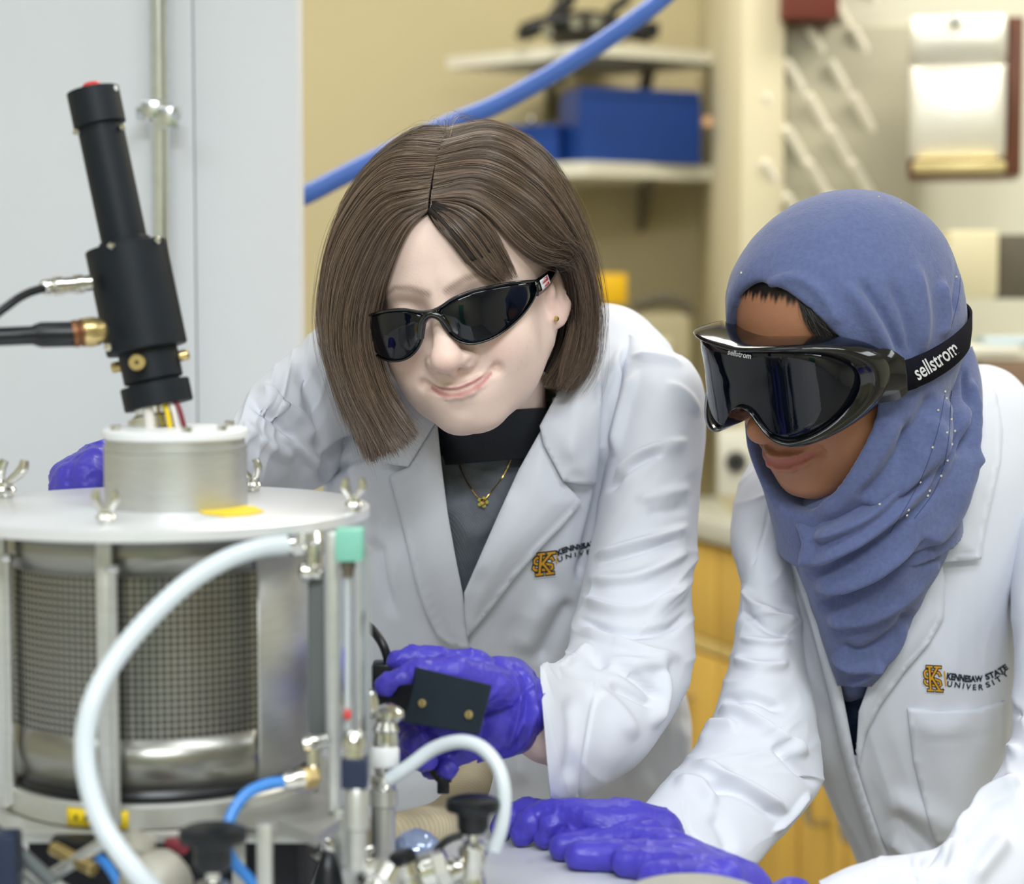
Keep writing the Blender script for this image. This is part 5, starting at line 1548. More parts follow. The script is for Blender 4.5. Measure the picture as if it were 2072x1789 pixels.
# ---- scarf: hood around the head with the face left open, plus the hanging drape
def hood_sdf(p):
    q = p.copy(); q[..., 0] = np.abs(q[..., 0])
    d = smin(ell(q, (0, -.006, .045), (.083, .095, .091)), ell(q, (0, .026, .050), (.070, .068, .062)), .03)
    d = smin(d, ell(q, (0, -.050, .004), (.054, .040, .052)), .04)
    d = smin(d, ell(q, (0, .010, -.022), (.081, .076, .092)), .03)
    d = smin(d, cone(q, (0, .022, -.070), (0, .0, -.150), .068, .076), .03)
    return d
def op_sdf(p, k=0):
    x, y, z = p[..., 0], p[..., 1], p[..., 2]
    w = np.where(z > 0, .056, .056 + np.minimum(.0, z) * .12) + np.where(x > 0, .014, 0.0)
    zc, hh = -.012, np.where(z > -.012, .099, .090)
    e = (np.sqrt((x / w) ** 2 + ((z - zc) / hh) ** 2) - 1) * .05
    return np.maximum(e, .012 - y)
hcn = H2['o']
ax = [np.arange(hcn[i] - r0, hcn[i] + r1, .0022).astype(np.float32) for i, (r0, r1) in enumerate(((.16, .16), (.17, .17), (.23, .16)))]
g = np.stack(np.meshgrid(*ax, indexing='ij'), -1)
lp = w2h(H2, g)
Fh = smax(hood_sdf(lp), -op_sdf(lp), .006)
Fh = np.maximum(Fh, -(lp[..., 2] + .155))
Vh, Qh = nets(Fh, *[a.astype(float) for a in ax])
del g, lp, Fh
Vh = relax(Vh, Qh, 2, .5)
Nh = outward(Vh, vnormals(Vh, [Qh]))
Vh = Vh + Nh * (.0011 * vnoise(Vh * 30, 21) + .0004 * vnoise(Vh * 90, 22))[:, None]
hood_S = [([(1700, 560), (1760, 640), (1800, 720), (1830, 800)], 18, 22, 5, .2), ([(1735, 555), (1800, 660), (1830, 740)], 14, 14, -4, .2), ([(1850, 520), (1870, 640), (1860, 730)], 16, 20, 4, .25), ([(1800, 560), (1840, 660), (1850, 740)], 14, 16, -3.5, .25),
          ([(1905, 560), (1915, 640), (1900, 690)], 8, 14, 4, .2), ([(1930, 480), (1940, 560), (1930, 640)], 6, 8, -4, .15), ([(1500, 600), (1495, 640), (1500, 690)], 6, 8, 3, .2),
          ([(1530, 590), (1600, 560), (1660, 590), (1700, 660)], 12, 20, 3, .1), ([(1815, 840), (1790, 900), (1755, 960), (1700, 1018), (1650, 1045)], 24, 26, 4, .12), ([(1890, 790), (1862, 850), (1822, 910), (1780, 966), (1732, 1010)], 16, 18, -4, .1), ([(1925, 800), (1900, 870), (1862, 930), (1815, 985), (1750, 1035)], 20, 30, 9, .1), ([(1840, 840), (1830, 930), (1790, 1010), (1700, 1070)], 14, 18, -4, .15), ([(1880, 830), (1880, 930), (1840, 1030)], 16, 16, 5, .15)]
Vh = strokes(Vh, outward(Vh, vnormals(Vh, [Qh])), hood_S)
scarf = mesh('head_scarf', Vh, Qh, M['scarf'], woman2)
DR = [(1640, 960, 1968, 700, 1.690, .045, .03), (1600, 1010, 1986, 780, 1.675, .070, .04), (1590, 1050, 1986, 880, 1.665, .085, .05), (1600, 1090, 1975, 980, 1.66, .090, .05), (1610, 1150, 1935, 1080, 1.662, .085, .04), (1630, 1205, 1898, 1160, 1.665, .070, .03), (1650, 1260, 1858, 1240, 1.67, .055, .025), (1668, 1310, 1822, 1310, 1.675, .042, .02), (1680, 1350, 1795, 1360, 1.68, .032, .018), (1694, 1388, 1772, 1392, 1.685, .018, .012)]
DR_S = [([(1965, 800), (1900, 960), (1800, 1060), (1700, 1120), (1625, 1160)], 14, 30, 9, .1), ([(1940, 860), (1870, 1000), (1770, 1090), (1680, 1140), (1620, 1150)], 22, 10, -8, .1), ([(1975, 900), (1920, 1050), (1820, 1130), (1720, 1180), (1640, 1190)], 14, 26, 8, .1),
        ([(1900, 860), (1850, 960), (1770, 1040), (1690, 1080), (1640, 1090)], 10, 22, 8, .1), ([(1880, 1080), (1810, 1150), (1730, 1200), (1650, 1230)], 22, 12, -7, .1), ([(1900, 1120), (1840, 1200), (1760, 1250), (1670, 1260)], 12, 20, 6, .1), ([(1620, 1040), (1640, 1100), (1630, 1160)], 14, 14, 6, .2),
        ([(1850, 1230), (1800, 1290), (1740, 1320), (1690, 1300)], 14, 14, -5, .15), ([(1840, 1250), (1790, 1330), (1730, 1350), (1680, 1330)], 10, 16, 6, .15), ([(1780, 1330), (1750, 1370), (1710, 1385)], 8, 10, 4, .2), ([(1960, 760), (1975, 850), (1960, 950)], 8, 10, 5, .15), ([(1950, 740), (1955, 840), (1935, 930)], 8, 8, -5, .15)]
drape = loft_obj('scarf_drape', DR, M['scarf'], scarf, S=DR_S, n=240, m=200, power=2.2, noise=.0016, nscale=30)
tail = [(1690, 1375, 1775, 1385, 1.70, .02, .015), (1700, 1400, 1760, 1408, 1.705, .018, .012), (1710, 1420, 1745, 1420, 1.71, .008, .006)]
loft_obj('scarf_tail', tail, M['scarf'], scarf, n=40, m=60)
# underscarf band and stray hair on the forehead
strands_G = [[(1606, 588, 1.60), (1622, 622, 1.60), (1640, 656, 1.60), (1672, 692, 1.60)], [(1620, 590, 1.60), (1648, 622, 1.60), (1672, 654, 1.60), (1704, 692, 1.60)]]

# sequins along two stitched lines of the scarf
bsf = bvh_of(scarf, drape)
sq_pts = [(1912, 792), (1915, 806), (1898, 830), (1925, 848), (1916, 875), (1932, 872), (1926, 899), (1917, 932), (1904, 963), (1887, 905), (1881, 993), (1877, 1003), (1862, 976), (1838, 1032), (1835, 1043), (1780, 380 + 640), (1778, 393 + 5), (1822, 411), (1500, 552), (1935, 560)]
sq0 = None
for (a, b) in sq_pts:
    dq = ray_depth(bsf, a, b, None)
    if dq is None: continue
    c = P(a, b, dq - .0004)
    if sq0 is None:
        sq0 = lathe('sequin', c, c - FWD * .0006, [(0, .0009), (.5, .0011), (1, .0008)], M['sequin'], scarf, m=10); sqc = c
    else: copy_at(sq0, scarf, c - sqc)
for line in ([(1925, 790), (1918, 900), (1895, 985), (1850, 1050)], [(1912, 800), (1898, 870), (1868, 960), (1825, 1040), (1800, 1080)], [(1945, 520), (1940, 600), (1925, 660)]):
    L_ = catmull(np.array(line, float), 24)
    pts_ = [(a, b, ray_depth(bsf, a, b, np.nan)) for a, b in L_]
    pts_ = [t_ for t_ in pts_ if t_[2] == t_[2]]
    if len(pts_) > 3: tube('stitch_line', [P(a, b, k - .0003) for a, b, k in pts_], .0003, M['scarf_thread'], scarf, n=60, m=5)

# ---- goggles
def gy(x): return .004 + .116 * np.sqrt(np.clip(1 - (np.abs(x) / .094) ** 2.7, 0, 1))
GG = np.array([(0, 35), (16, 36), (32, 37), (48, 37), (62, 35), (74, 29), (82, 17), (83, 1), (78, -14), (68, -26), (54, -34), (40, -37), (27, -33), (17, -23), (9, -14), (0, -11)]) / 1000.0
GGf = np.vstack([GG, (GG[1:-1][::-1]) * [-1, 1]])
go = closed(GGf, 160)
GZ2 = .010
goggles = thing('safety_goggles', 'black strapped safety goggles with dark lens on the scarfed woman', 'goggles', h2w(H2, (0, .11, .01)))
def gl(x, z, dy): return h2w(H2, np.stack([x, gy(x) + dy, z + GZ2], -1))
c = np.array([0.0, .002])
rows = [gl((go * s)[:, 0], (go * s)[:, 1], .001) for s in (.985, .8, .6, .4, .2, .05)]
V = np.concatenate(rows); F = grid_faces(6, 160).tolist(); F.append([5 * 160 + j for j in range(160)])
lens2 = mesh('lens', V, F, M['lens_dark'], goggles)
if np.array(lens2.data.polygons[0].normal) @ (CAM - V.mean(0)) < 0: lens2.data.flip_normals()
mod(lens2, 'SOLIDIFY', thickness=.002, offset=-1)
prof = [(.955, .0005), (.965, .0032), (1.0, .0052), (1.045, .0046), (1.075, .0010), (1.085, -.006), (1.075, -.018), (1.05, -.030), (1.0, -.036), (.96, -.030), (.94, -.012), (.945, -.003)]
rows = []
for s, dy in prof:
    x = go[:, 0] * s; z = go[:, 1] * s
    back = np.clip((np.abs(go[:, 0]) - .055) / .03, 0, 1)
    rows.append(h2w(H2, np.stack([x, gy(go[:, 0] * min(s, 1.0)) + dy * (1 - .35 * back), z + GZ2], -1)))
V = np.concatenate(rows); F = []
npf = len(prof)
for i in range(npf):
    for j in range(160):
        a, b = i * 160 + j, i * 160 + (j + 1) % 160
        i2 = (i + 1) % npf
        F.append([a, b, i2 * 160 + (j + 1) % 160, i2 * 160 + j])
fr2 = mesh('frame', V, F, M['frame_black'], goggles)
# vents on top of the frame
for k in range(5):
    x = -.062 + k * .012
    a = h2w(H2, (x, gy(x) - .006, .033 * 1.08 + GZ2 + .0005)); b = h2w(H2, (x + .004, gy(x + .004) - .020, .033 * 1.06 + GZ2 + .0008))
    tube('vent_rib', [a, (a + b) / 2 + UPV * .001, b], .0013, M['frame_black'], fr2, n=10, m=8)
for sx in (-1, 1):
    strip('strap_lug', [(sx * .078, gy(.078) - .004, .026 + GZ2), (sx * .087, .050, .024 + GZ2), (sx * .0915, .038, .014 + GZ2)], [(sx * .078, gy(.078) - .004, -.014 + GZ2), (sx * .087, .048, -.017 + GZ2), (sx * .0915, .038, -.013 + GZ2)], M['frame_black'], goggles, H2, th=.004)
# strap all the way round the scarf
phis = np.linspace(-2.12, 2.12, 120)
top, bot = [], []
def hood_r(dir_, z):
    lo_, hi_ = .02, .2
    for _ in range(30):
        m_ = (lo_ + hi_) / 2
        p = np.array([[dir_[0] * m_, dir_[1] * m_, z]])
        if hood_sdf(p)[0] < 0: lo_ = m_
        else: hi_ = m_
    return hi_
for hh, lst in ((.0120, top), (-.0120, bot)):
    rr_ = []
    for ph in phis:
        zc = GZ2 - .003 + .006 * math.cos(ph * .78) ** 2
        r = hood_r((math.sin(ph), -math.cos(ph)), zc + hh) + .0035
        rr_.append(max(r, .0925) if abs(ph) > 1.8 else r)
    rr_ = np.array(rr_); rp = np.pad(rr_, 8, mode='edge')
    rs = np.maximum(np.convolve(rp, np.ones(17) / 17, mode='valid'), rr_ - .001)
    for ph, r in zip(phis, rs):
        zc = GZ2 - .003 + .006 * math.cos(ph * .78) ** 2
        lst.append((math.sin(ph) * r, -math.cos(ph) * r, zc + hh))
strap = strip('strap', top, bot, M['strap'], goggles, H2, th=.002, nn=140)
bst = bvh_of(strap)
text_on('strap_lettering', 'sellstrom', [(1859, 770), (1900, 744), (1943, 712)], 31, bst, .0030, M['white_print'], goggles, bold=.012, shear=.12, default=1.6)
bfr = bvh_of(fr2, lens2)
text_on('frame_lettering', 'sellstrom', [(1472, 717), (1495, 722), (1519, 726)], 11, bfr, .0012, M['white_print'], goggles, bold=.02, default=1.5)
# loose dark hair at the temple
CBVH[id(strands_G)] = bvh_of(body2); CONF[id(strands_G)] = 1.0
st2 = strands('hair', [(strands_G, 700, .003, .003, .00016, .3)], M['hair2'], woman2, seed=5)
st2['kind'] = 'stuff'

# ---- gloves of the second woman
def bhand(wr, fingers, extra, rf=(.0116, .0084), **kw):
    """hand resting on the bench: wrist, per finger points (px, py, height) from knuckle to tip"""
    ch = []
    for f in fingers:
        m_ = B(*f[0]); w_ = P(*wr[:3])
        ch.append(([w_, w_ * .5 + m_ * .5 + [0, 0, .003], m_], (.0165, .0140, rf[0] * 1.04), .010))
        rr = np.linspace(*rf, len(f))
        ch.append(([B(*q_) for q_ in f], tuple(rr)))
    for f in extra:
        ch.append(([B(*q_) for q_ in f], tuple(np.linspace(.0135, .0085, len(f)))))
    return hand('glove', ch, M['glove'], woman2, flatten=BENCH + .0008, res=.0014, **{**dict(k=.0032), **kw})
gA = bhand((1325, 1694, 1.455, 0), [
    [(1135, 1652, .022), (1064, 1644, .021), (1031, 1655, .017), (1014, 1676, .0092)],
    [(1168, 1654, .024), (1102, 1648, .023), (1073, 1664, .018), (1056, 1688, .0092)],
    [(1204, 1664, .023), (1148, 1654, .023), (1117, 1670, .018), (1102, 1694, .0092)],
    [(1236, 1678, .018), (1190, 1678, .017), (1168, 1690, .013), (1152, 1703, .0092)]],
    [[(1310, 1698, .014), (1262, 1704, .012), (1228, 1710, .010), (1205, 1714, .009)]], wrinkle=.0008, wscale=85, seed=12, rf=(.0108, .0086), k=.0022)
gB = bhand((1500, 1806, 1.388, 0), [
    [(1352, 1716, .0125), (1268, 1704, .0120), (1198, 1707, .0108), (1138, 1714, .0100)],
    [(1376, 1742, .0120), (1304, 1734, .0112), (1234, 1732, .0104), (1172, 1732, .0100)],
    [(1404, 1766, .0110), (1362, 1756, .0106), (1312, 1749, .0102), (1266, 1746, .0098)],
    [(1424, 1790, .010), (1384, 1782, .009), (1350, 1776, .009), (1322, 1773, .0085)]],
    [[(1466, 1776, .012), (1400, 1740, .013), (1330, 1714, .0115), (1264, 1708, .0110)]], wrinkle=.0005, wscale=60, seed=15, rf=(.0128, .0098))
cB = [(1462, 1764, 1432, 1850, 1.388, .014, .016), (1500, 1786, 1475, 1872, 1.390, .018, .020), (1545, 1792, 1525, 1890, 1.422, .026, .024), (1590, 1772, 1575, 1900, 1.412, .031, .028), (1625, 1776, 1612, 1900, 1.407, .031, .028), (1638, 1786, 1626, 1895, 1.405, .029, .027)]
loft_obj('cuff', cB, M['glove'], gB, n=50, m=80, lip=True, cap0=False, cap1=False, noise=.001, nscale=60)
cA = [(1272, 1668, 1284, 1725, 1.452, .014, .015), (1305, 1660, 1322, 1738, 1.458, .019, .019), (1345, 1664, 1370, 1748, 1.47, .022, .021), (1392, 1680, 1420, 1760, 1.49, .023, .023)]
loft_obj('cuff', cA, M['glove'], gA, n=40, m=70, cap0=False, cap1=False, noise=.0012, nscale=70, S=[([(1320, 1650), (1340, 1690), (1350, 1720)], 4, 5, 2, .2), ([(1300, 1650), (1350, 1660), (1390, 1690)], 4, 4, 2, .2)])

# ------------------------------------------------------------------ bench with a slanting back edge
bench = thing('lab_bench', 'pale grey lab bench top under the steel chamber and the gloved hands', 'bench', (-.3, 1.0, 0))
e0, e1 = np.array([-1.25, 2.0 + .0]), np.array([.40, 1.19])
e0 = np.array([-.26, 1.93]); e1 = np.array([.20, 1.258])
M['bench'] = mat('bench_grey', srgb(206, 208, 212), 0.35, var=0.03, vscale=5)
poly = [(-1.3, .45, BENCH), (.20, .45, BENCH), (e1[0], e1[1], BENCH), (e0[0], e0[1], BENCH), (-1.3, 1.93, BENCH)]
prism('bench_top', poly, (0, 0, -.035), M['bench'], bench)
prism('bench_body', [(-1.25, .5, BENCH - .035), (.16, .5, BENCH - .035), (.16, 1.22, BENCH - .035), (-.30, 1.86, BENCH - .035), (-1.25, 1.86, BENCH - .035)], (0, 0, -(BENCH - .035) + .001), M['panel_white'], bench)
# =====================================================================================================
# steel chamber and fittings on the bench in front
# =====================================================================================================
M['alu'] = mat('alu_brushed', srgb(200, 201, 200), 0.42, 0.85, var=0.05, vscale=50, stretch=(1, 1, 8), bump=0.04, bscale=260)
M['alu_plain'] = mat('alu_plain', srgb(196, 196, 190), 0.42, 0.75, var=0.06, vscale=24)
M['chrome'] = mat('chrome', srgb(215, 214, 208), 0.16, 1.0, var=0.04, vscale=80)
M['lid_white'] = mat('lid_pale', srgb(226, 227, 230), 0.30, 0.35, var=0.03, vscale=16)
M['perf'] = mat('perforated_steel', srgb(150, 149, 142), 0.30, 0.9, var=0.06, vscale=18)
M['dark_inside'] = mat('dark_inside', srgb(28, 30, 38), 0.6)
M['rubber_black'] = mat('rubber_black', srgb(12, 16, 22), 0.34, var=0.1, vscale=30)
M['plastic_white'] = mat('plastic_white', srgb(230, 232, 234), 0.4, var=0.02)
M['hose_white'] = mat('hose_white', srgb(208, 216, 222), 0.32, spec=0.5, var=0.02, vscale=20)
M['hose_sky'] = mat('hose_sky', srgb(66, 136, 216), 0.25, spec=0.5, var=0.04, vscale=30)
M['mint'] = mat('mint_block', srgb(126, 192, 172), 0.5, var=0.03)
M['navy'] = mat('navy_block', srgb(28, 40, 66), 0.45, var=0.05)
M['brass'] = mat('brass', srgb(200, 178, 124), 0.28, 0.9, var=0.12, vscale=80)
M['copper_dark'] = mat('copper_dark', srgb(124, 84, 58), 0.4, 0.7, var=0.1, vscale=80)
M['yellow_label'] = mat('yellow_label', srgb(238, 206, 24), 0.5, var=0.02)
M['label_ink'] = mat('label_ink', srgb(90, 84, 20), 0.6)
M['red_plastic'] = mat('red_plastic', srgb(206, 60, 58), 0.4)
M['acrylic'] = mat('acrylic_clear', srgb(235, 240, 240), 0.05, trans=0.95, ior=1.2, spec=0.4)
M['grey_strip'] = mat('grey_strip', srgb(92, 98, 98), 0.5, var=0.05)
M['tan_duct'] = mat('tan_duct', srgb(206, 192, 160), 0.5, var=0.05, vscale=20)
M['box_black'] = mat('box_black', srgb(26, 37, 48), 0.55, spec=0.35, var=0.08, vscale=70, bump=0.1, bscale=500)
M['wire_red'] = mat('wire_red', srgb(120, 40, 50), 0.5)
M['wire_white'] = mat('wire_white', srgb(225, 220, 215), 0.5)
M['cast_grey'] = mat('cast_grey', srgb(170, 166, 154), 0.5, 0.2, var=0.06, vscale=20, bump=0.1, bscale=120)

KD = 1.085
_P0 = P
def P(px, py, d): return _P0(px, py, np.asarray(d, float) * KD)
DC = 1.22
MM = DC * KD / FPX                     # metres per picture pixel at the chamber axis
ax0 = P(322, 1023, DC)
def zy(y, d=DC, x=322): return P(x, y, d)[2]
z_lid = zy(1023)
z_base = P(322, 1612, DC - .088).tolist()[2]
def at(zv): return np.array([ax0[0], ax0[1], zv])
chamber = thing('vacuum_chamber', 'round steel vacuum chamber with perforated sides on the bench', 'chamber', (ax0[0], ax0[1], BENCH))
RL, RD = 425 * MM, 303 * MM
lid = lathe('lid', at(z_lid - .0078), at(z_lid), [(0, RL * .985), (.12, RL), (.85, RL), (1, RL * .985)], M['lid_white'], chamber, m=128)
def ring_angle(px, r, z):
    lo_, hi_ = -1.4, 1.6
    for _ in range(40):
        a = (lo_ + hi_) / 2
        if proj(np.array([[ax0[0] + r * math.sin(a), ax0[1] - r * math.cos(a), z]]))[0, 0] < px: lo_ = a
        else: hi_ = a
    return a
def onring(px, r, z=None):
    a = ring_angle(px, r, z_lid - .07 if z is None else z)
    return np.array([ax0[0] + r * math.sin(a), ax0[1] - r * math.cos(a), 0])
# drum wall: perforated sector in front, plain sheet round the rest
zt, zb = z_lid - .0078, z_base
zp0, zp1 = P(322, 1505, DC - .088)[2], P(322, 1170, DC - .088)[2]
pitch = .0042
nrow = int((zp1 - zp0) / pitch)
def shell(name, a0, a1, z0, z1, r, m_, parent, na=None):
    na = na or max(8, int((a1 - a0) / .05))
    A = np.linspace(a0, a1, na)
    V = [(ax0[0] + r * math.sin(a), ax0[1] - r * math.cos(a), z) for z in (z0, z1) for a in A]
    F = [[i, i + 1, na + i + 1, na + i] for i in range(na - 1)]
    o = mesh(name, V, F, m_, parent); mod(o, 'SOLIDIFY', thickness=.0012, offset=-1)
    return o
aP0, aP1 = -1.95, ring_angle(522, RD, z_lid - .08)
wall_o = shell('drum_wall', aP0, aP1, zp1, zt, RD, M['perf'], chamber)
shell('drum_wall', aP0, aP1, zb, zp0, RD, M['perf'], chamber)
shell('drum_wall', aP1, aP0 + 2 * math.pi, zb, zt, RD, M['alu'], chamber, 120)
ncol = int((aP1 - aP0) * RD / pitch)
aa = []; fr = (0, .2, .8)
for c_ in range(ncol): aa += [(c_ + f_) / ncol for f_ in fr]
aa = np.array(aa + [1.0]) * (aP1 - aP0) + aP0
zz = []
for r_ in range(nrow): zz += [(r_ + f_) / nrow for f_ in fr]
zz = np.array(zz + [1.0]) * (zp1 - zp0) + zp0
V = np.array([(ax0[0] + RD * math.sin(a), ax0[1] - RD * math.cos(a), z) for z in zz for a in aa])
F = []
na_ = len(aa)
for j in range(len(zz) - 1):
    for i in range(na_ - 1):
        if i % 3 == 1 and j % 3 == 1: continue
        F.append([j * na_ + i, j * na_ + i + 1, (j + 1) * na_ + i + 1, (j + 1) * na_ + i])
pf = mesh('perforated_sheet', V, np.array(F), M['perf'], chamber)
lathe('inner_liner', at(zb + .001), at(zt - .001), [(0, RD - .004), (1, RD - .004)], M['dark_inside'], chamber, m=64)
lathe('gasket', at(zb - .0075), at(zb + .0005), [(0, RD * .98), (.5, RD * 1.012), (1, RD * .99)], M['rubber_black'], chamber, m=96)
lathe('base_flange', at(zb - .0235), at(zb - .0075), [(0, RD * 1.02), (.1, RD * 1.05), (.9, RD * 1.05), (1, RD * 1.03)], M['alu_plain'], chamber, m=96)
box('base_plate', at(zb - .0275) + [.006, 0, 0], (RD * 2.2, RD * 2.05, .008), M['alu_plain'], chamber, bev=.0015)
box('base_housing', at(0) + [.01, .012, (BENCH + zb - .0315) / 2], (RD * 1.75, RD * 1.5, zb - .0325 - BENCH), M['dark_inside'], chamber, bev=.003)
for sx, sy in ((.62, -.80), (-.9, -.8), (.62, .8), (-.9, .8)):
    c = at(0) + [sx * RD, sy * RD, 0]
    box('leg', (c[0], c[1], (BENCH + zb - .0315) / 2), (.0085, .0085, zb - .0315 - BENCH), M['alu_plain'], chamber, bev=.001)
# vertical posts
for px, w_ in ((214, .0095), (2, .008)):
    c = onring(px, RD + .008)
    box('post', (c[0], c[1], (zt + zb - .02) / 2), (w_, .008, zt - zb + .02), M['alu'], chamber, bev=.001)
    cyl('post_rod', (c[0] + .0055, c[1] - .003, zb - .018), (c[0] + .0055, c[1] - .003, zy(1105)), .0028, M['alu'], chamber, m=16)
    lathe('post_nut', (c[0] + .0055, c[1] - .003, zy(1112)), (c[0] + .0055, c[1] - .003, zy(1098)), [(0, .0042), (.5, .0050), (1, .003)], M['chrome'], chamber, m=16)
# neck cylinder on the lid
nx = P(357, 1000, DC)[0]
def nk_(z): return np.array([nx, ax0[1], z])
RN = 143 * MM
z_n = zy(866)
lathe('neck_cylinder', nk_(z_lid), nk_(z_n - .0060), [(0, RN), (.82, RN), (.825, RN * .985), (.84, RN * .985), (.845, RN), (.9, RN), (.905, RN * .975), (.97, RN * .975), (1, RN * .97)], M['alu'], chamber, m=96)
lathe('neck_flange', nk_(z_n - .0060), nk_(z_n), [(0, RN * 1.0), (.2, RN * 1.03), (.8, RN * 1.03), (1, RN * 1.0)], M['plastic_white'], chamber, m=96)
for ang in (-2.2, -1.1, .35, 1.0, 2.2):
    c = nk_(z_n) + [RN * .86 * math.sin(ang), -RN * .86 * math.cos(ang), 0]
    hexrod('flange_bolt', c, c + [0, 0, .0035], .0034, M['chrome'], chamber)
# lid clamps: stud, wing and tip
def clamp(px, py, d, h=62, w=30, lean=0.0):
    a = P(px, py, d); a[2] = z_lid
    s_ = d * KD / FPX
    g = a + [0, 0, h * s_ * .45]
    o = cyl('clamp_stud', a, g, w * s_ * .42, M['chrome'], chamber, m=20)
    lathe('clamp_collar', a + [0, 0, h * s_ * .12], a + [0, 0, h * s_ * .3], [(0, w * s_ * .5), (.5, w * s_ * .62), (1, w * s_ * .5)], M['chrome'], o, m=20)
    for sx in (-1, 1):
        q0 = g + [sx * w * s_ * .18, 0, -.001]
        q1 = g + [sx * w * s_ * .55 + lean * s_, -.001, h * s_ * .32]
        q2 = g + [sx * w * s_ * .50 + lean * s_ * 1.6, -.001, h * s_ * .62]
        tube('clamp_wing', [q0, q1, q2], [w * s_ * .2, w * s_ * .30, w * s_ * .22], M['chrome'], o, n=14, m=12)
clamp(214, 1040, 1.125, 66, 34)
clamp(716, 1026, 1.19, 62, 32)
clamp(512, 1000, 1.305, 62, 30, -6)
clamp(10, 1010, 1.27, 70, 40, 14)
# yellow sticker lying on the lid against the neck
c = on_z(462, 1036, z_lid)
st_ = [on_z(x, y, z_lid + .0003) for x, y in ((388, 1030), (420, 1023), (470, 1022), (515, 1027), (534, 1036), (505, 1043), (455, 1046), (415, 1041))]
prism('yellow_sticker', st_, (0, 0, .0008), M['yellow_label'], chamber)
# label on the base flange
lb = []
for k_ in range(9):
    px = 130 + (255 - 130) * k_ / 8
    c = onring(px, RD * 1.052)
    lb.append((c[0], c[1]))
V = [(x, y, z) for z in (zb - .0215, zb - .0105) for x, y in lb]
lab2 = mesh('label_plate', V, [[i, i + 1, 10 + i, 9 + i] for i in range(8)], M['yellow_label'], chamber); mod(lab2, 'SOLIDIFY', thickness=.0006, offset=1)
for k_ in range(4):
    c = onring(150 + k_ * 20, RD * 1.056)
    box('label_mark', (c[0], c[1], zb - .016), (.0034, .0006, .0035), M['label_ink'], lab2)

# ---------------------------------------------------------------- tilted probe over the chamber
DP_ = 1.235
pr0, pr1 = np.array([187.0, 180.0]), np.array([322.0, 822.0])
def ax_(t, lean=0.0): q = pr0 + (pr1 - pr0) * t; return P(q[0], q[1], DP_ + lean * t)
MP = DP_ * KD / FPX
probe = thing('probe', 'tilted black cylindrical source head over the chamber neck', 'probe', ax_(1.0))
plen = np.hypot(*(pr1 - pr0))
def seg(name, y0, y1, r, m_=None, parent=None, bev=.03):
    t0, t1 = (y0 - 180) / 642, (y1 - 180) / 642
    return cyl(name, ax_(t0), ax_(t1), r * MP, m_ or M['black_matte'], parent or probe, m=56, bev=bev)
seg('cap', 182, 254, 53)
seg('cap_neck', 250, 266, 44)
seg('upper_tube', 263, 494, 46.5)
seg('tube_ring', 486, 500, 52)
seg('body', 497, 708, 82)
seg('neck', 704, 770, 60)
seg('neck_gap', 764, 780, 52)
seg('end_ring', 776, 822, 70)
t_ = ax_(0.0)
up_ = (ax_(0) - ax_(1)); up_ /= np.linalg.norm(up_)
lathe('red_button', t_ - up_ * .001, t_ + up_ * .004, [(0, 21 * MP), (.6, 21 * MP), (1, 15 * MP)], M['red_plastic'], probe, m=28)
lathe('cap_pin', P(232, 184, DP_ - .005), P(231, 173, DP_ - .005), [(0, .002), (.6, .0024), (1, .001)], M['plastic_white'], probe, m=14)
for (x, y, dz) in ((226, 499, -.0245), (318, 488, -.012)):
    c = P(x, y, DP_ + dz)
    lathe('ball_screw', c - up_ * .002, c + up_ * .0028, [(0, .001), (.3, .0028), (.7, .0028), (1, .001)], M['chrome'], probe, m=16)
c = P(280, 734, DP_ - 60 * MP)
th_ = lathe('thumb_screw', c + FWD * .003, c - FWD * .006, [(0, 12 * MP), (.3, 12 * MP), (.35, 17 * MP), (.9, 17 * MP), (1, 15 * MP)], M['brass'], probe, m=24)
cyl('screw_socket', c - FWD * .0055, c - FWD * .0064, 4 * MP, M['black_matte'], th_, m=12)
for (x0, y0, x1, y1) in ((345, 724, 382, 717), (262, 738, 226, 745)):
    a, b = P(x0, y0, DP_), P(x1, y1, DP_)
    lathe('side_screw', a, b, [(0, 4.5 * MP), (.45, 4.5 * MP), (.5, 11 * MP), (.92, 11 * MP), (1, 9 * MP)], M['brass'], probe, m=20)
c = P(219, 703, DP_ - .018); lathe('set_screw', c, c - FWD * .003, [(0, 8 * MP), (.7, 8 * MP), (1, 5 * MP)], M['chrome'], probe, m=16)
for (x, y) in ((247, 258), (152, 268)):
    c = P(x, y, DP_ - .006); cyl('cap_screw', c, c - FWD * .003 + RGT * .001, 6 * MP, M['chrome'], probe, m=12)
# yellow tag on the tube, following its side
tg = []
for k_ in range(5):
    a = -1.45 + k_ * .14
    for y in (350, 412):
        t0 = (y - 180) / 642
        tg.append(ax_(t0) + (RGT * math.sin(a) - FWD * math.cos(a)) * 47 * MP)
mesh('yellow_tag', tg, [[2 * i, 2 * i + 1, 2 * i + 3, 2 * i + 2] for i in range(4)], M['yellow_label'], probe)
# wires down into the neck
for k_, (x0, x1, m_) in enumerate(((338, 345, 'yellow_label'), (352, 360, 'wire_white'), (364, 374, 'wire_red'), (300, 304, 'wire_white'))):
    tube('wire', [P(x0 - 8, 812, DP_ - .012), P(x0, 832, DP_ - .014), P(x1, 868, DP_ - .012)], .0016 if k_ < 3 else .0035, M[m_], probe, n=16, m=10)
lathe('feedthrough', P(305, 818, DP_), P(312, 866, DP_), [(0, .012), (.4, .0105), (.5, .014), (1, .014)], M['chrome'], probe, m=28)

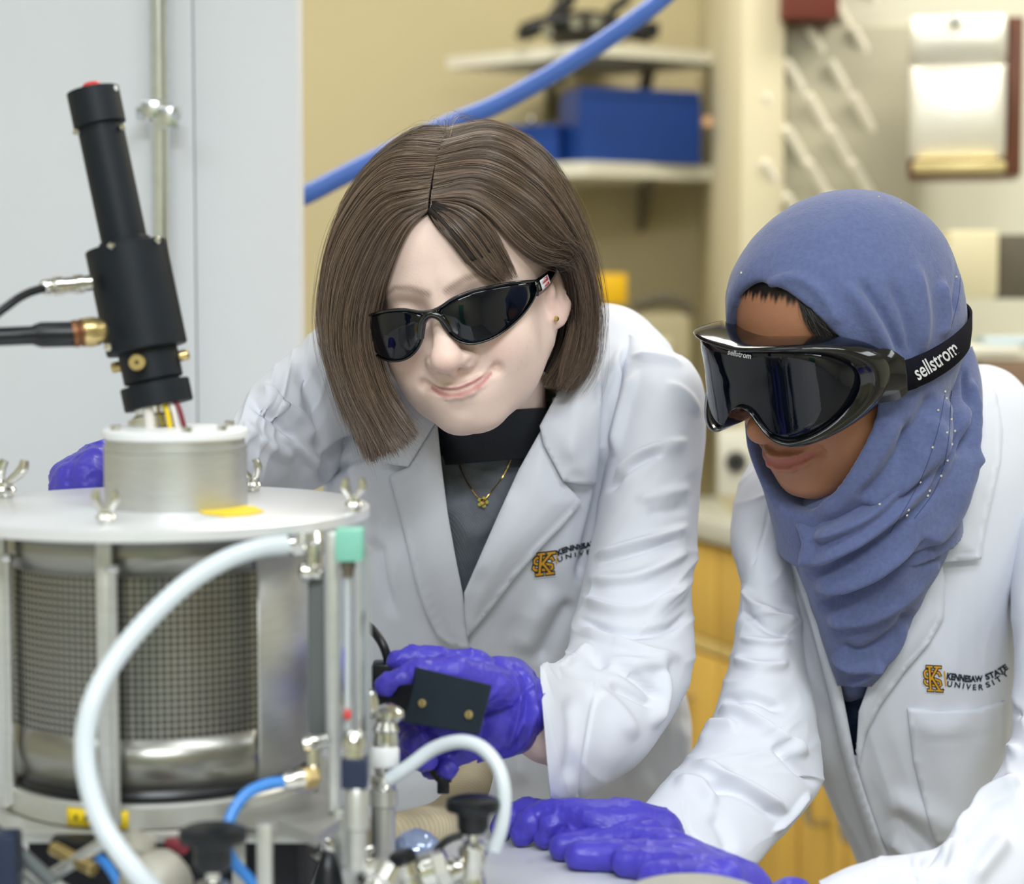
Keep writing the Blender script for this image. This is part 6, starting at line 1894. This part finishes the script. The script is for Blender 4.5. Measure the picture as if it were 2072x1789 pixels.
# coaxial cable with silver plug
cable1 = thing('coaxial_cable', 'thin black coaxial cable with silver plug at the black probe', 'cable', P(60, 590, 1.2))
tube('cable', [P(92, 582, 1.20), P(55, 594, 1.19), P(20, 616, 1.18), P(-30, 660, 1.17), P(-120, 780, 1.16)], 9.5 * 1.2 / FPX, M['rubber_black'], cable1, n=40)
lathe('plug', P(182, 573, 1.215), P(82, 582, 1.20), [(0, .0052), (.14, .0052), (.16, .0062), (.30, .0062), (.32, .0052), (.55, .0052), (.57, .0060), (.72, .0060), (.74, .0044), (.82, .0052), (.95, .0046), (1, .003)], M['chrome'], cable1, m=28)
cable2 = thing('power_cable', 'thick black cable with round brass connector at the black probe', 'cable', P(100, 676, 1.19))
tube('cable', [P(80, 678, 1.19), P(30, 680, 1.185), P(-40, 684, 1.18), P(-160, 700, 1.17)], 21 * 1.19 / FPX, M['rubber_black'], cable2, n=30)
lathe('cable_sleeve', P(148, 676, 1.195), P(66, 678, 1.19), [(0, 28 * .000287), (.8, 28 * .000287), (1, 22 * .000287)], M['rubber_black'], cable2, m=28)
lathe('collar', P(168, 673, 1.197), P(146, 676, 1.195), [(0, 31 * .000287), (.2, 31 * .000287), (.35, 28 * .000287), (.6, 31 * .000287), (1, 29 * .000287)], M['copper_dark'], cable2, m=28)
lathe('brass_nut', P(216, 670, 1.205), P(164, 673, 1.197), [(0, .003), (.08, .0064), (.3, .0088), (.6, .0096), (.85, .0092), (1, .0088)], M['brass'], cable2, m=12)

# ---------------------------------------------------------------- hoses
o = tube('white_hose', [P(x, y, d) for x, y, d in ((578, 1103, 1.13), (520, 1110, 1.12), (450, 1136, 1.11), (372, 1186, 1.10), (292, 1262, 1.09), (226, 1345, 1.08), (186, 1425, 1.07), (172, 1505, 1.065), (180, 1585, 1.06), (206, 1665, 1.055), (250, 1735, 1.05), (302, 1795, 1.05), (380, 1870, 1.06))],
         21 * 1.09 * KD / FPX, M['hose_white'], None, n=120, m=24)
tag(o, 'thick white hose curving down in front of the perforated chamber', 'hose')
o = tube('white_hose', [P(x, y, d) for x, y, d in ((784, 1580, 1.19), (826, 1552, 1.19), (876, 1516, 1.19), (928, 1501, 1.185), (972, 1512, 1.18), (1006, 1550, 1.175), (1020, 1602, 1.17), (1016, 1665, 1.168), (1000, 1720, 1.17))],
         14.5 * 1.18 * KD / FPX, M['hose_white'], None, n=90, m=20)
tag(o, 'thin white hose arching over to the small black valve knob', 'hose')
o = tube('blue_tube', [P(x, y, d) for x, y, d in ((578, 1582, 1.12), (536, 1588, 1.115), (495, 1610, 1.11), (468, 1650, 1.105), (456, 1700, 1.10), (470, 1740, 1.10), (505, 1780, 1.10), (560, 1840, 1.10))],
         12 * 1.11 * KD / FPX, M['hose_sky'], None, n=70, m=18)
tag(o, 'bright blue tube bending down from the chamber fitting', 'tube')
o = tube('blue_tube', [P(x, y, d) for x, y, d in ((150, 1690, 1.16), (190, 1728, 1.15), (215, 1750, 1.14), (240, 1790, 1.13), (260, 1850, 1.13))], 11 * 1.14 / FPX, M['hose_sky'], None, n=40, m=16)
tag(o, 'short blue tube behind the thick white hose at the bottom', 'tube')

# ---------------------------------------------------------------- gas fittings at the right of the chamber
D1_ = 1.14
def F_(x, y, d=D1_): return P(x, y, d)
fit = thing('inlet_fitting', 'silver elbow fitting at the upper end of the thick white hose', 'fitting', F_(610, 1100))
lathe('barb', F_(566, 1104), F_(600, 1100), [(0, .0050), (.5, .0056), (.52, .0066), (1, .0066)], M['chrome'], fit, m=24)
hexrod('nut', F_(592, 1101), F_(616, 1099), .0075, M['chrome'], fit)
hexrod('nut', F_(618, 1098), F_(648, 1094), .0068, M['chrome'], fit)
lathe('elbow', F_(634, 1092), F_(634, 1160), [(0, .0055), (.15, .0068), (.4, .0068), (.45, .0052), (.75, .0052), (.78, .0066), (1, .0060)], M['chrome'], fit, m=24)
lathe('side_port', F_(650, 1160), F_(606, 1156), [(0, .0045), (.4, .0045), (.45, .0062), (.85, .0062), (1, .004)], M['chrome'], fit, m=20)
fm = thing('flow_meter', 'gas flow meter with mint green top block and clear tube beside the chamber', 'flow meter', F_(705, 1340, 1.12))
e_ = 1.12 * KD / FPX
box('grey_strip', F_(641, 1330, 1.15), (33 * e_, .006, 372 * e_), M['grey_strip'], fm, bev=.0008)
box('back_bar', F_(676, 1360, 1.14), (24 * e_, .010, 580 * e_), M['alu'], fm, bev=.001)
box('top_block', F_(708, 1101, 1.12), (56 * e_, 56 * e_, 66 * e_), M['mint'], fm, bev=.0012)
lathe('top_neck', F_(704, 1134, 1.12), F_(704, 1168, 1.12), [(0, 15 * e_), (.5, 15 * e_), (.55, 12 * e_), (1, 12 * e_)], M['grey_dark'], fm, m=24)
lathe('sight_tube', F_(703, 1166, 1.12), F_(703, 1484, 1.12), [(0, 13 * e_), (1, 13 * e_)], M['acrylic'], fm, m=24)
cyl('scale_rod', F_(703, 1170, 1.12), F_(703, 1482, 1.12), 4 * e_, M['plastic_white'], fm, m=12)
lathe('float', F_(703, 1456, 1.117), F_(703, 1436, 1.117), [(0, 5 * e_), (.5, 9 * e_), (1, 5 * e_)], M['red_plastic'], fm, m=16)
box('front_plate', F_(737, 1340, 1.125), (20 * e_, .004, 480 * e_), M['acrylic'], fm, bev=.0006)
box('plate_edge', F_(728, 1340, 1.12), (5 * e_, .005, 480 * e_), M['alu'], fm)
box('plate_edge', F_(748, 1340, 1.128), (4 * e_, .005, 470 * e_), M['alu'], fm)
lathe('lower_fitting', F_(716, 1478, 1.11), F_(716, 1534, 1.11), [(0, 14 * e_), (.2, 24 * e_), (.6, 26 * e_), (.65, 20 * e_), (1, 22 * e_)], M['chrome'], fm, m=28)
box('valve_block', F_(718, 1562, 1.11), (52 * e_, .014, 62 * e_), M['navy'], fm, bev=.0012)
lathe('stem', F_(722, 1592, 1.11), F_(722, 1760, 1.11), [(0, 20 * e_), (.1, 26 * e_), (.5, 26 * e_), (.52, 20 * e_), (1, 20 * e_)], M['alu'], fm, m=28)
lf = thing('outlet_fitting', 'silver fitting at the end of the bright blue tube', 'fitting', F_(610, 1578, 1.13))
lathe('barb', F_(572, 1582, 1.12), F_(612, 1574, 1.125), [(0, .0042), (.2, .0055), (.7, .0055), (1, .0062)], M['chrome'], lf, m=24)
hexrod('nut', F_(606, 1575, 1.125), F_(640, 1570, 1.13), .0068, M['brass'], lf)
lathe('riser', F_(636, 1580, 1.135), F_(634, 1490, 1.14), [(0, .0062), (.3, .0062), (.33, .0048), (.7, .0048), (.75, .0062), (1, .0058)], M['chrome'], lf, m=24)
lathe('side_port', F_(612, 1508, 1.135), F_(662, 1496, 1.14), [(0, .004), (.3, .0055), (.6, .0045), (1, .0045)], M['chrome'], lf, m=20)
bk = thing('bracket', 'grey metal bracket plate below the flow meter', 'bracket', F_(640, 1640, 1.15))
prism('plate', [on_z(x, y, zy(1640, 1.15)) for x, y in ((470, 1650), (560, 1662), (640, 1690), (712, 1640), (640, 1606), (560, 1600))], (0, 0, -.007), M['alu_plain'], bk)
box('foot', F_(536, 1740, 1.10), (30 * e_, .01, 150 * e_), M['alu_plain'], bk, bev=.001)
box('foot', F_(690, 1690, 1.14), (28 * e_, .01, 110 * e_), M['alu'], bk, bev=.001)

vf = thing('valve_stack', 'stack of shiny valve caps left of the black box', 'valve', F_(780, 1560, 1.2))
e2 = 1.2 * KD / FPX
lathe('cap', F_(786, 1462, 1.2), F_(786, 1424, 1.2), [(0, 20 * e2), (.35, 34 * e2), (.6, 33 * e2), (.85, 20 * e2), (1, 8 * e2)], M['chrome'], vf, m=36)
lathe('cap_body', F_(780, 1516, 1.2), F_(782, 1460, 1.2), [(0, 24 * e2), (.2, 26 * e2), (.6, 24 * e2), (.7, 30 * e2), (1, 22 * e2)], M['chrome'], vf, m=36)
lathe('white_band', F_(777, 1550, 1.2), F_(777, 1510, 1.2), [(0, 28 * e2), (.15, 31 * e2), (.85, 31 * e2), (1, 28 * e2)], M['plastic_white'], vf, m=36)
lathe('union', F_(776, 1600, 1.2), F_(776, 1548, 1.2), [(0, 22 * e2), (.3, 26 * e2), (.6, 26 * e2), (.7, 18 * e2), (1, 20 * e2)], M['chrome'], vf, m=28)
lathe('lower_pipe', F_(776, 1770, 1.2), F_(776, 1598, 1.2), [(0, 24 * e2), (.8, 24 * e2), (.82, 30 * e2), (1, 28 * e2)], M['alu'], vf, m=28)
lathe('bleed_cap', F_(752, 1440, 1.19), F_(752, 1400, 1.19), [(0, 12 * e2), (.5, 15 * e2), (1, 8 * e2)], M['chrome'], vf, m=20)

def knob_valve(name, label, x, y, hw, d, stem_to, body_px):
    s_ = d * KD / FPX
    t = thing(name, label, 'valve', P(x, stem_to, d))
    k_ = lathe('hand_knob', P(x, y + hw * .42, d), P(x, y - hw * .32, d), [(0, .55 * hw * s_), (.22, .62 * hw * s_), (.34, .95 * hw * s_), (.55, 1.0 * hw * s_), (.85, .96 * hw * s_), (1, .7 * hw * s_)], M['rubber_black'], t, m=40)
    lathe('knob_neck', P(x, y + hw * 1.0, d), P(x, y + hw * .40, d), [(0, .42 * hw * s_), (.3, .55 * hw * s_), (1, .55 * hw * s_)], M['rubber_black'], t, m=28)
    cyl('stem', P(x, y + hw * 1.35, d), P(x, y + hw * .98, d), .22 * hw * s_, M['chrome'], t, m=16)
    lathe('bonnet', P(x, stem_to, d), P(x, y + hw * 1.3, d), [(0, body_px * s_), (.5, body_px * s_), (.55, body_px * .86 * s_), (.75, body_px * .86 * s_), (.8, body_px * s_), (.95, body_px * s_), (1, body_px * .7 * s_)], M['chrome'], t, m=6 if False else 32)
    return t, k_
kv, kk = knob_valve('knob_valve', 'small black hand knob valve beside the gloved fingers', 957, 1630, 56, 1.165, 1900, 30)
kv2, kk2 = knob_valve('knob_valve', 'large black hand knob valve at the foot of the chamber', 431, 1692, 70, 1.06, 1900, 36)
lathe('side_port', P(900, 1765, 1.165), P(960, 1755, 1.165), [(0, .006), (.3, .009), (.6, .006), (1, .006)], M['chrome'], kv, m=20)
# vacuum clamp with radiating fins, elbows and clear dome on the bench
vc = thing('pipe_clamp', 'silver finned clamp lying under the flow meter', 'clamp', P(690, 1740, 1.17))
for k_, (dx, dy) in enumerate(((-42, -52), (-12, -62), (22, -58), (48, -34), (-58, -18), (60, 0))):
    a = P(700, 1748, 1.17); b = P(700 + dx * 1.15, 1748 + dy, 1.16 + .004 * k_)
    lathe('fin', a, b, [(0, .0030), (.3, .0048), (.8, .0042), (1, .002)], M['chrome'], vc, m=10)
lathe('hub', P(700, 1770, 1.17), P(700, 1735, 1.17), [(0, .012), (.5, .014), (1, .009)], M['alu'], vc, m=28)
cyl('hub_pipe', P(700, 1900, 1.17), P(700, 1768, 1.17), .009, M['alu'], vc)
o = lathe('black_cone', P(664, 1810, 1.12), P(664, 1724, 1.12), [(0, .0105), (.6, .0075), (.95, .0042), (1, .003)], M['rubber_black']); tag(o, 'short black rubber cone at the bottom under the flow meter', 'cone')
gd = thing('glass_dome', 'low clear dome with metal rim beside the finned clamp', 'dome', P(840, 1720, 1.24))
lathe('dome', P(842, 1728, 1.24), P(842, 1676, 1.24), [(0, .0175), (.3, .0170), (.6, .0140), (.85, .0085), (1, .001)], mat('dome_glass', srgb(150, 166, 200), .08, .3, coat=.5), gd, m=36)
lathe('rim', P(842, 1736, 1.24), P(842, 1724, 1.24), [(0, .0195), (.5, .0205), (1, .019)], M['chrome'], gd, m=36)
cyl('pedestal', P(842, 1830, 1.24), P(842, 1734, 1.24), .010, M['alu'], gd)
vb = thing('valve_cluster', 'cluster of silver valve bodies along the bottom edge', 'valve', P(860, 1780, 1.16))
lathe('barrel', P(770, 1795, 1.16), P(905, 1752, 1.16), [(0, .008), (.15, .011), (.3, .011), (.32, .008), (.6, .008), (.62, .012), (.85, .012), (.9, .008), (1, .007)], M['chrome'], vb, m=28)
lathe('barrel', P(815, 1740, 1.15), P(850, 1830, 1.15), [(0, .006), (.1, .009), (.35, .009), (.4, .0065), (1, .0075)], M['chrome'], vb, m=24)
lathe('knurled_nut', P(812, 1722, 1.15), P(818, 1748, 1.15), [(0, .006), (.2, .0085), (.8, .0085), (1, .006)], M['rubber_black'], vb, m=20)
hexrod('nut', P(880, 1760, 1.15), P(908, 1750, 1.15), .0115, M['chrome'], vb)
tube('lever', [P(880, 1722, 1.16), P(905, 1700, 1.16), P(935, 1690, 1.16)], .0022, M['rubber_black'], vb, n=20, m=10)
lathe('barrel', P(735, 1840, 1.1), P(780, 1755, 1.12), [(0, .009), (.5, .009), (.55, .012), (.9, .012), (1, .008)], M['chrome'], vb, m=24)
# grey cast housing and bars at the lower left
ch_ = thing('cast_housing', 'pale grey cast pump housing in the lower left corner', 'housing', P(320, 1780, 1.09))
lathe('drum', P(312, 1860, 1.10), P(318, 1722, 1.10), [(0, .0215), (.6, .0215), (.75, .019), (.92, .013), (1, .008)], M['cast_grey'], ch_, m=40)
lathe('spout', P(268, 1750, 1.10), P(290, 1690, 1.10), [(0, .008), (.5, .0075), (.6, .0090), (1, .0085)], M['cast_grey'], ch_, m=24)
lathe('red_cap', P(372, 1716, 1.13), P(340, 1706, 1.14), [(0, .004), (.5, .005), (1, .003)], M['wire_red'], ch_, m=16)
br_ = thing('slanted_bars', 'slanting metal bars and beige strip in the lower left corner', 'bars', P(80, 1760, 1.1))
for (x0, y0, x1, y1, r_, m_) in ((-40, 1700, 150, 1830, .007, 'alu_plain'), (-40, 1655, 110, 1790, .0045, 'grey_strip'), (108, 1716, 190, 1760, .0042, 'brass'), (60, 1800, 220, 1700, .004, 'alu')):
    cyl('bar', P(x0, y0, 1.12), P(x1, y1, 1.10), r_, M[m_], br_, m=20)
box('dark_block', P(150, 1712, 1.14), (.025, .02, .014), M['rubber_black'], br_, bev=.002)
box('side_block', P(8, 1770, 1.09), (.018, .02, .05), M['navy'], br_, bev=.002)

P = _P0
# ---------------------------------------------------------------- black box in the gloved hand
bx = thing('black_box', 'small black box with two screws held in the purple gloved hand', 'box', P(905, 1420, 1.37))
TL, TR, BR, BL = P(846, 1351, 1.368), P(996, 1387, 1.352), P(970, 1488, 1.352), P(819, 1461, 1.368)
nrm = np.cross(TR - TL, BL - TL); nrm /= np.linalg.norm(nrm)
if nrm @ FWD < 0: nrm = -nrm
dep_ = nrm * .030 - RGT * .014
import itertools
Vb = np.array([TL, TR, BR, BL, TL + dep_, TR + dep_, BR + dep_, BL + dep_])
Fb = [[0, 1, 2, 3], [7, 6, 5, 4], [0, 4, 5, 1], [1, 5, 6, 2], [2, 6, 7, 3], [3, 7, 4, 0]]
cen = Vb.mean(0)
Fb = [f if np.cross(Vb[f[1]] - Vb[f[0]], Vb[f[2]] - Vb[f[1]]) @ (Vb[f].mean(0) - cen) > 0 else f[::-1] for f in Fb]
o = mesh('case', Vb, Fb, M['box_black'], bx, smooth=False); mod(o, 'BEVEL', width=.0006, segments=2)
arm_a = (TL + BL) / 2 + dep_ * .4; arm_b = P(752, 1420, 1.405)
wv = (BL - TL)
for (q0, q1, th_m) in ((TL + wv * .30 + dep_ * .1, BL - wv * .12 + dep_ * .1, 0),):
    s0 = np.array([q0, q1, q1 + dep_ * .5, q0 + dep_ * .5]); sh_ = P(748, 1395, 1.40) - q0
    Vc = np.vstack([s0, s0 + sh_]); cen = Vc.mean(0)
    Fc = [[0, 1, 2, 3], [7, 6, 5, 4], [0, 4, 5, 1], [1, 5, 6, 2], [2, 6, 7, 3], [3, 7, 4, 0]]
    Fc = [f if np.cross(Vc[f[1]] - Vc[f[0]], Vc[f[2]] - Vc[f[1]]) @ (Vc[f].mean(0) - cen) > 0 else f[::-1] for f in Fc]
    o2 = mesh('side_arm', Vc, Fc, M['rubber_black'], bx, smooth=False); mod(o2, 'BEVEL', width=.0008, segments=2)
for u_, v_ in ((.17, .60), (.80, .60)):
    c = TL + (TR - TL) * u_ + (BL - TL) * v_
    s_ = lathe('screw', c + nrm * .001, c - nrm * .0016, [(0, .0026), (.6, .0030), (.9, .0028), (1, .0018)], M['brass'], o, m=18)
    for q in (-.0011, .0011): cyl('screw_socket', c - nrm * .0012 + UPV * q, c - nrm * .0019 + UPV * q, .0006, M['rubber_black'], o, m=8)
box('rear_block', P(785, 1365, 1.43), (.022, .02, .018), M['rubber_black'], bx, bev=.002)
o = tube('black_cable', [P(740, 1262, 1.44), P(758, 1280, 1.435), (P(776, 1308, 1.43)), P(788, 1345, 1.43)], .0032, M['rubber_black'], None, n=40, m=14); tag(o, 'short thick black cable rising behind the purple gloved hand', 'cable')
pj = thing('jack_plug', 'black cable end with ridged plug below the gloved hand', 'plug', P(895, 1585, 1.42))
lathe('boot', P(868, 1548, 1.42), P(890, 1578, 1.42), [(0, .0030), (.5, .0034), (1, .0028)], M['rubber_black'], pj, m=16)
box('shell', P(897, 1588, 1.42), (.0085, .007, .012), M['rubber_black'], pj, bev=.0012)
for k_ in range(3): box('ridge', P(908 - k_ * 6, 1580 + k_ * 9, 1.418), (.004, .004, .0016), M['rubber_black'], pj)

# ---------------------------------------------------------------- corrugated duct, round tin
o = tube('corrugated_duct', [P(975, 1400, 1.64), P(972, 1470, 1.62), P(962, 1545, 1.60), P(945, 1605, 1.56), P(905, 1655, 1.50), P(845, 1680, 1.44), P(740, 1700, 1.38)], 40 * 1.55 / FPX, M['tan_duct'], None, n=560, m=28, wave=.045, wn=62)
tag(o, 'tan corrugated flexible duct behind the purple gloved hand', 'duct')
tn = thing('round_tin', 'round silver tin rim in front of the gloved hand at the bottom', 'tin', on_z(1400, 1830, BENCH))
cT = P(1402, 1803, 1.25); rT = 132 * 1.25 / FPX
lathe('tin', (cT[0], cT[1], BENCH + .001), cT, [(0, rT * .96), (.1, rT), (.8, rT), (.86, rT * 1.03), (.97, rT * 1.03), (1, rT * .97)], M['chrome'], tn, m=64)
lathe('inset', cT - [0, 0, .001], cT + [0, 0, .0005], [(0, rT * .9), (1, rT * .9)], M['alu_plain'], tn, m=64)
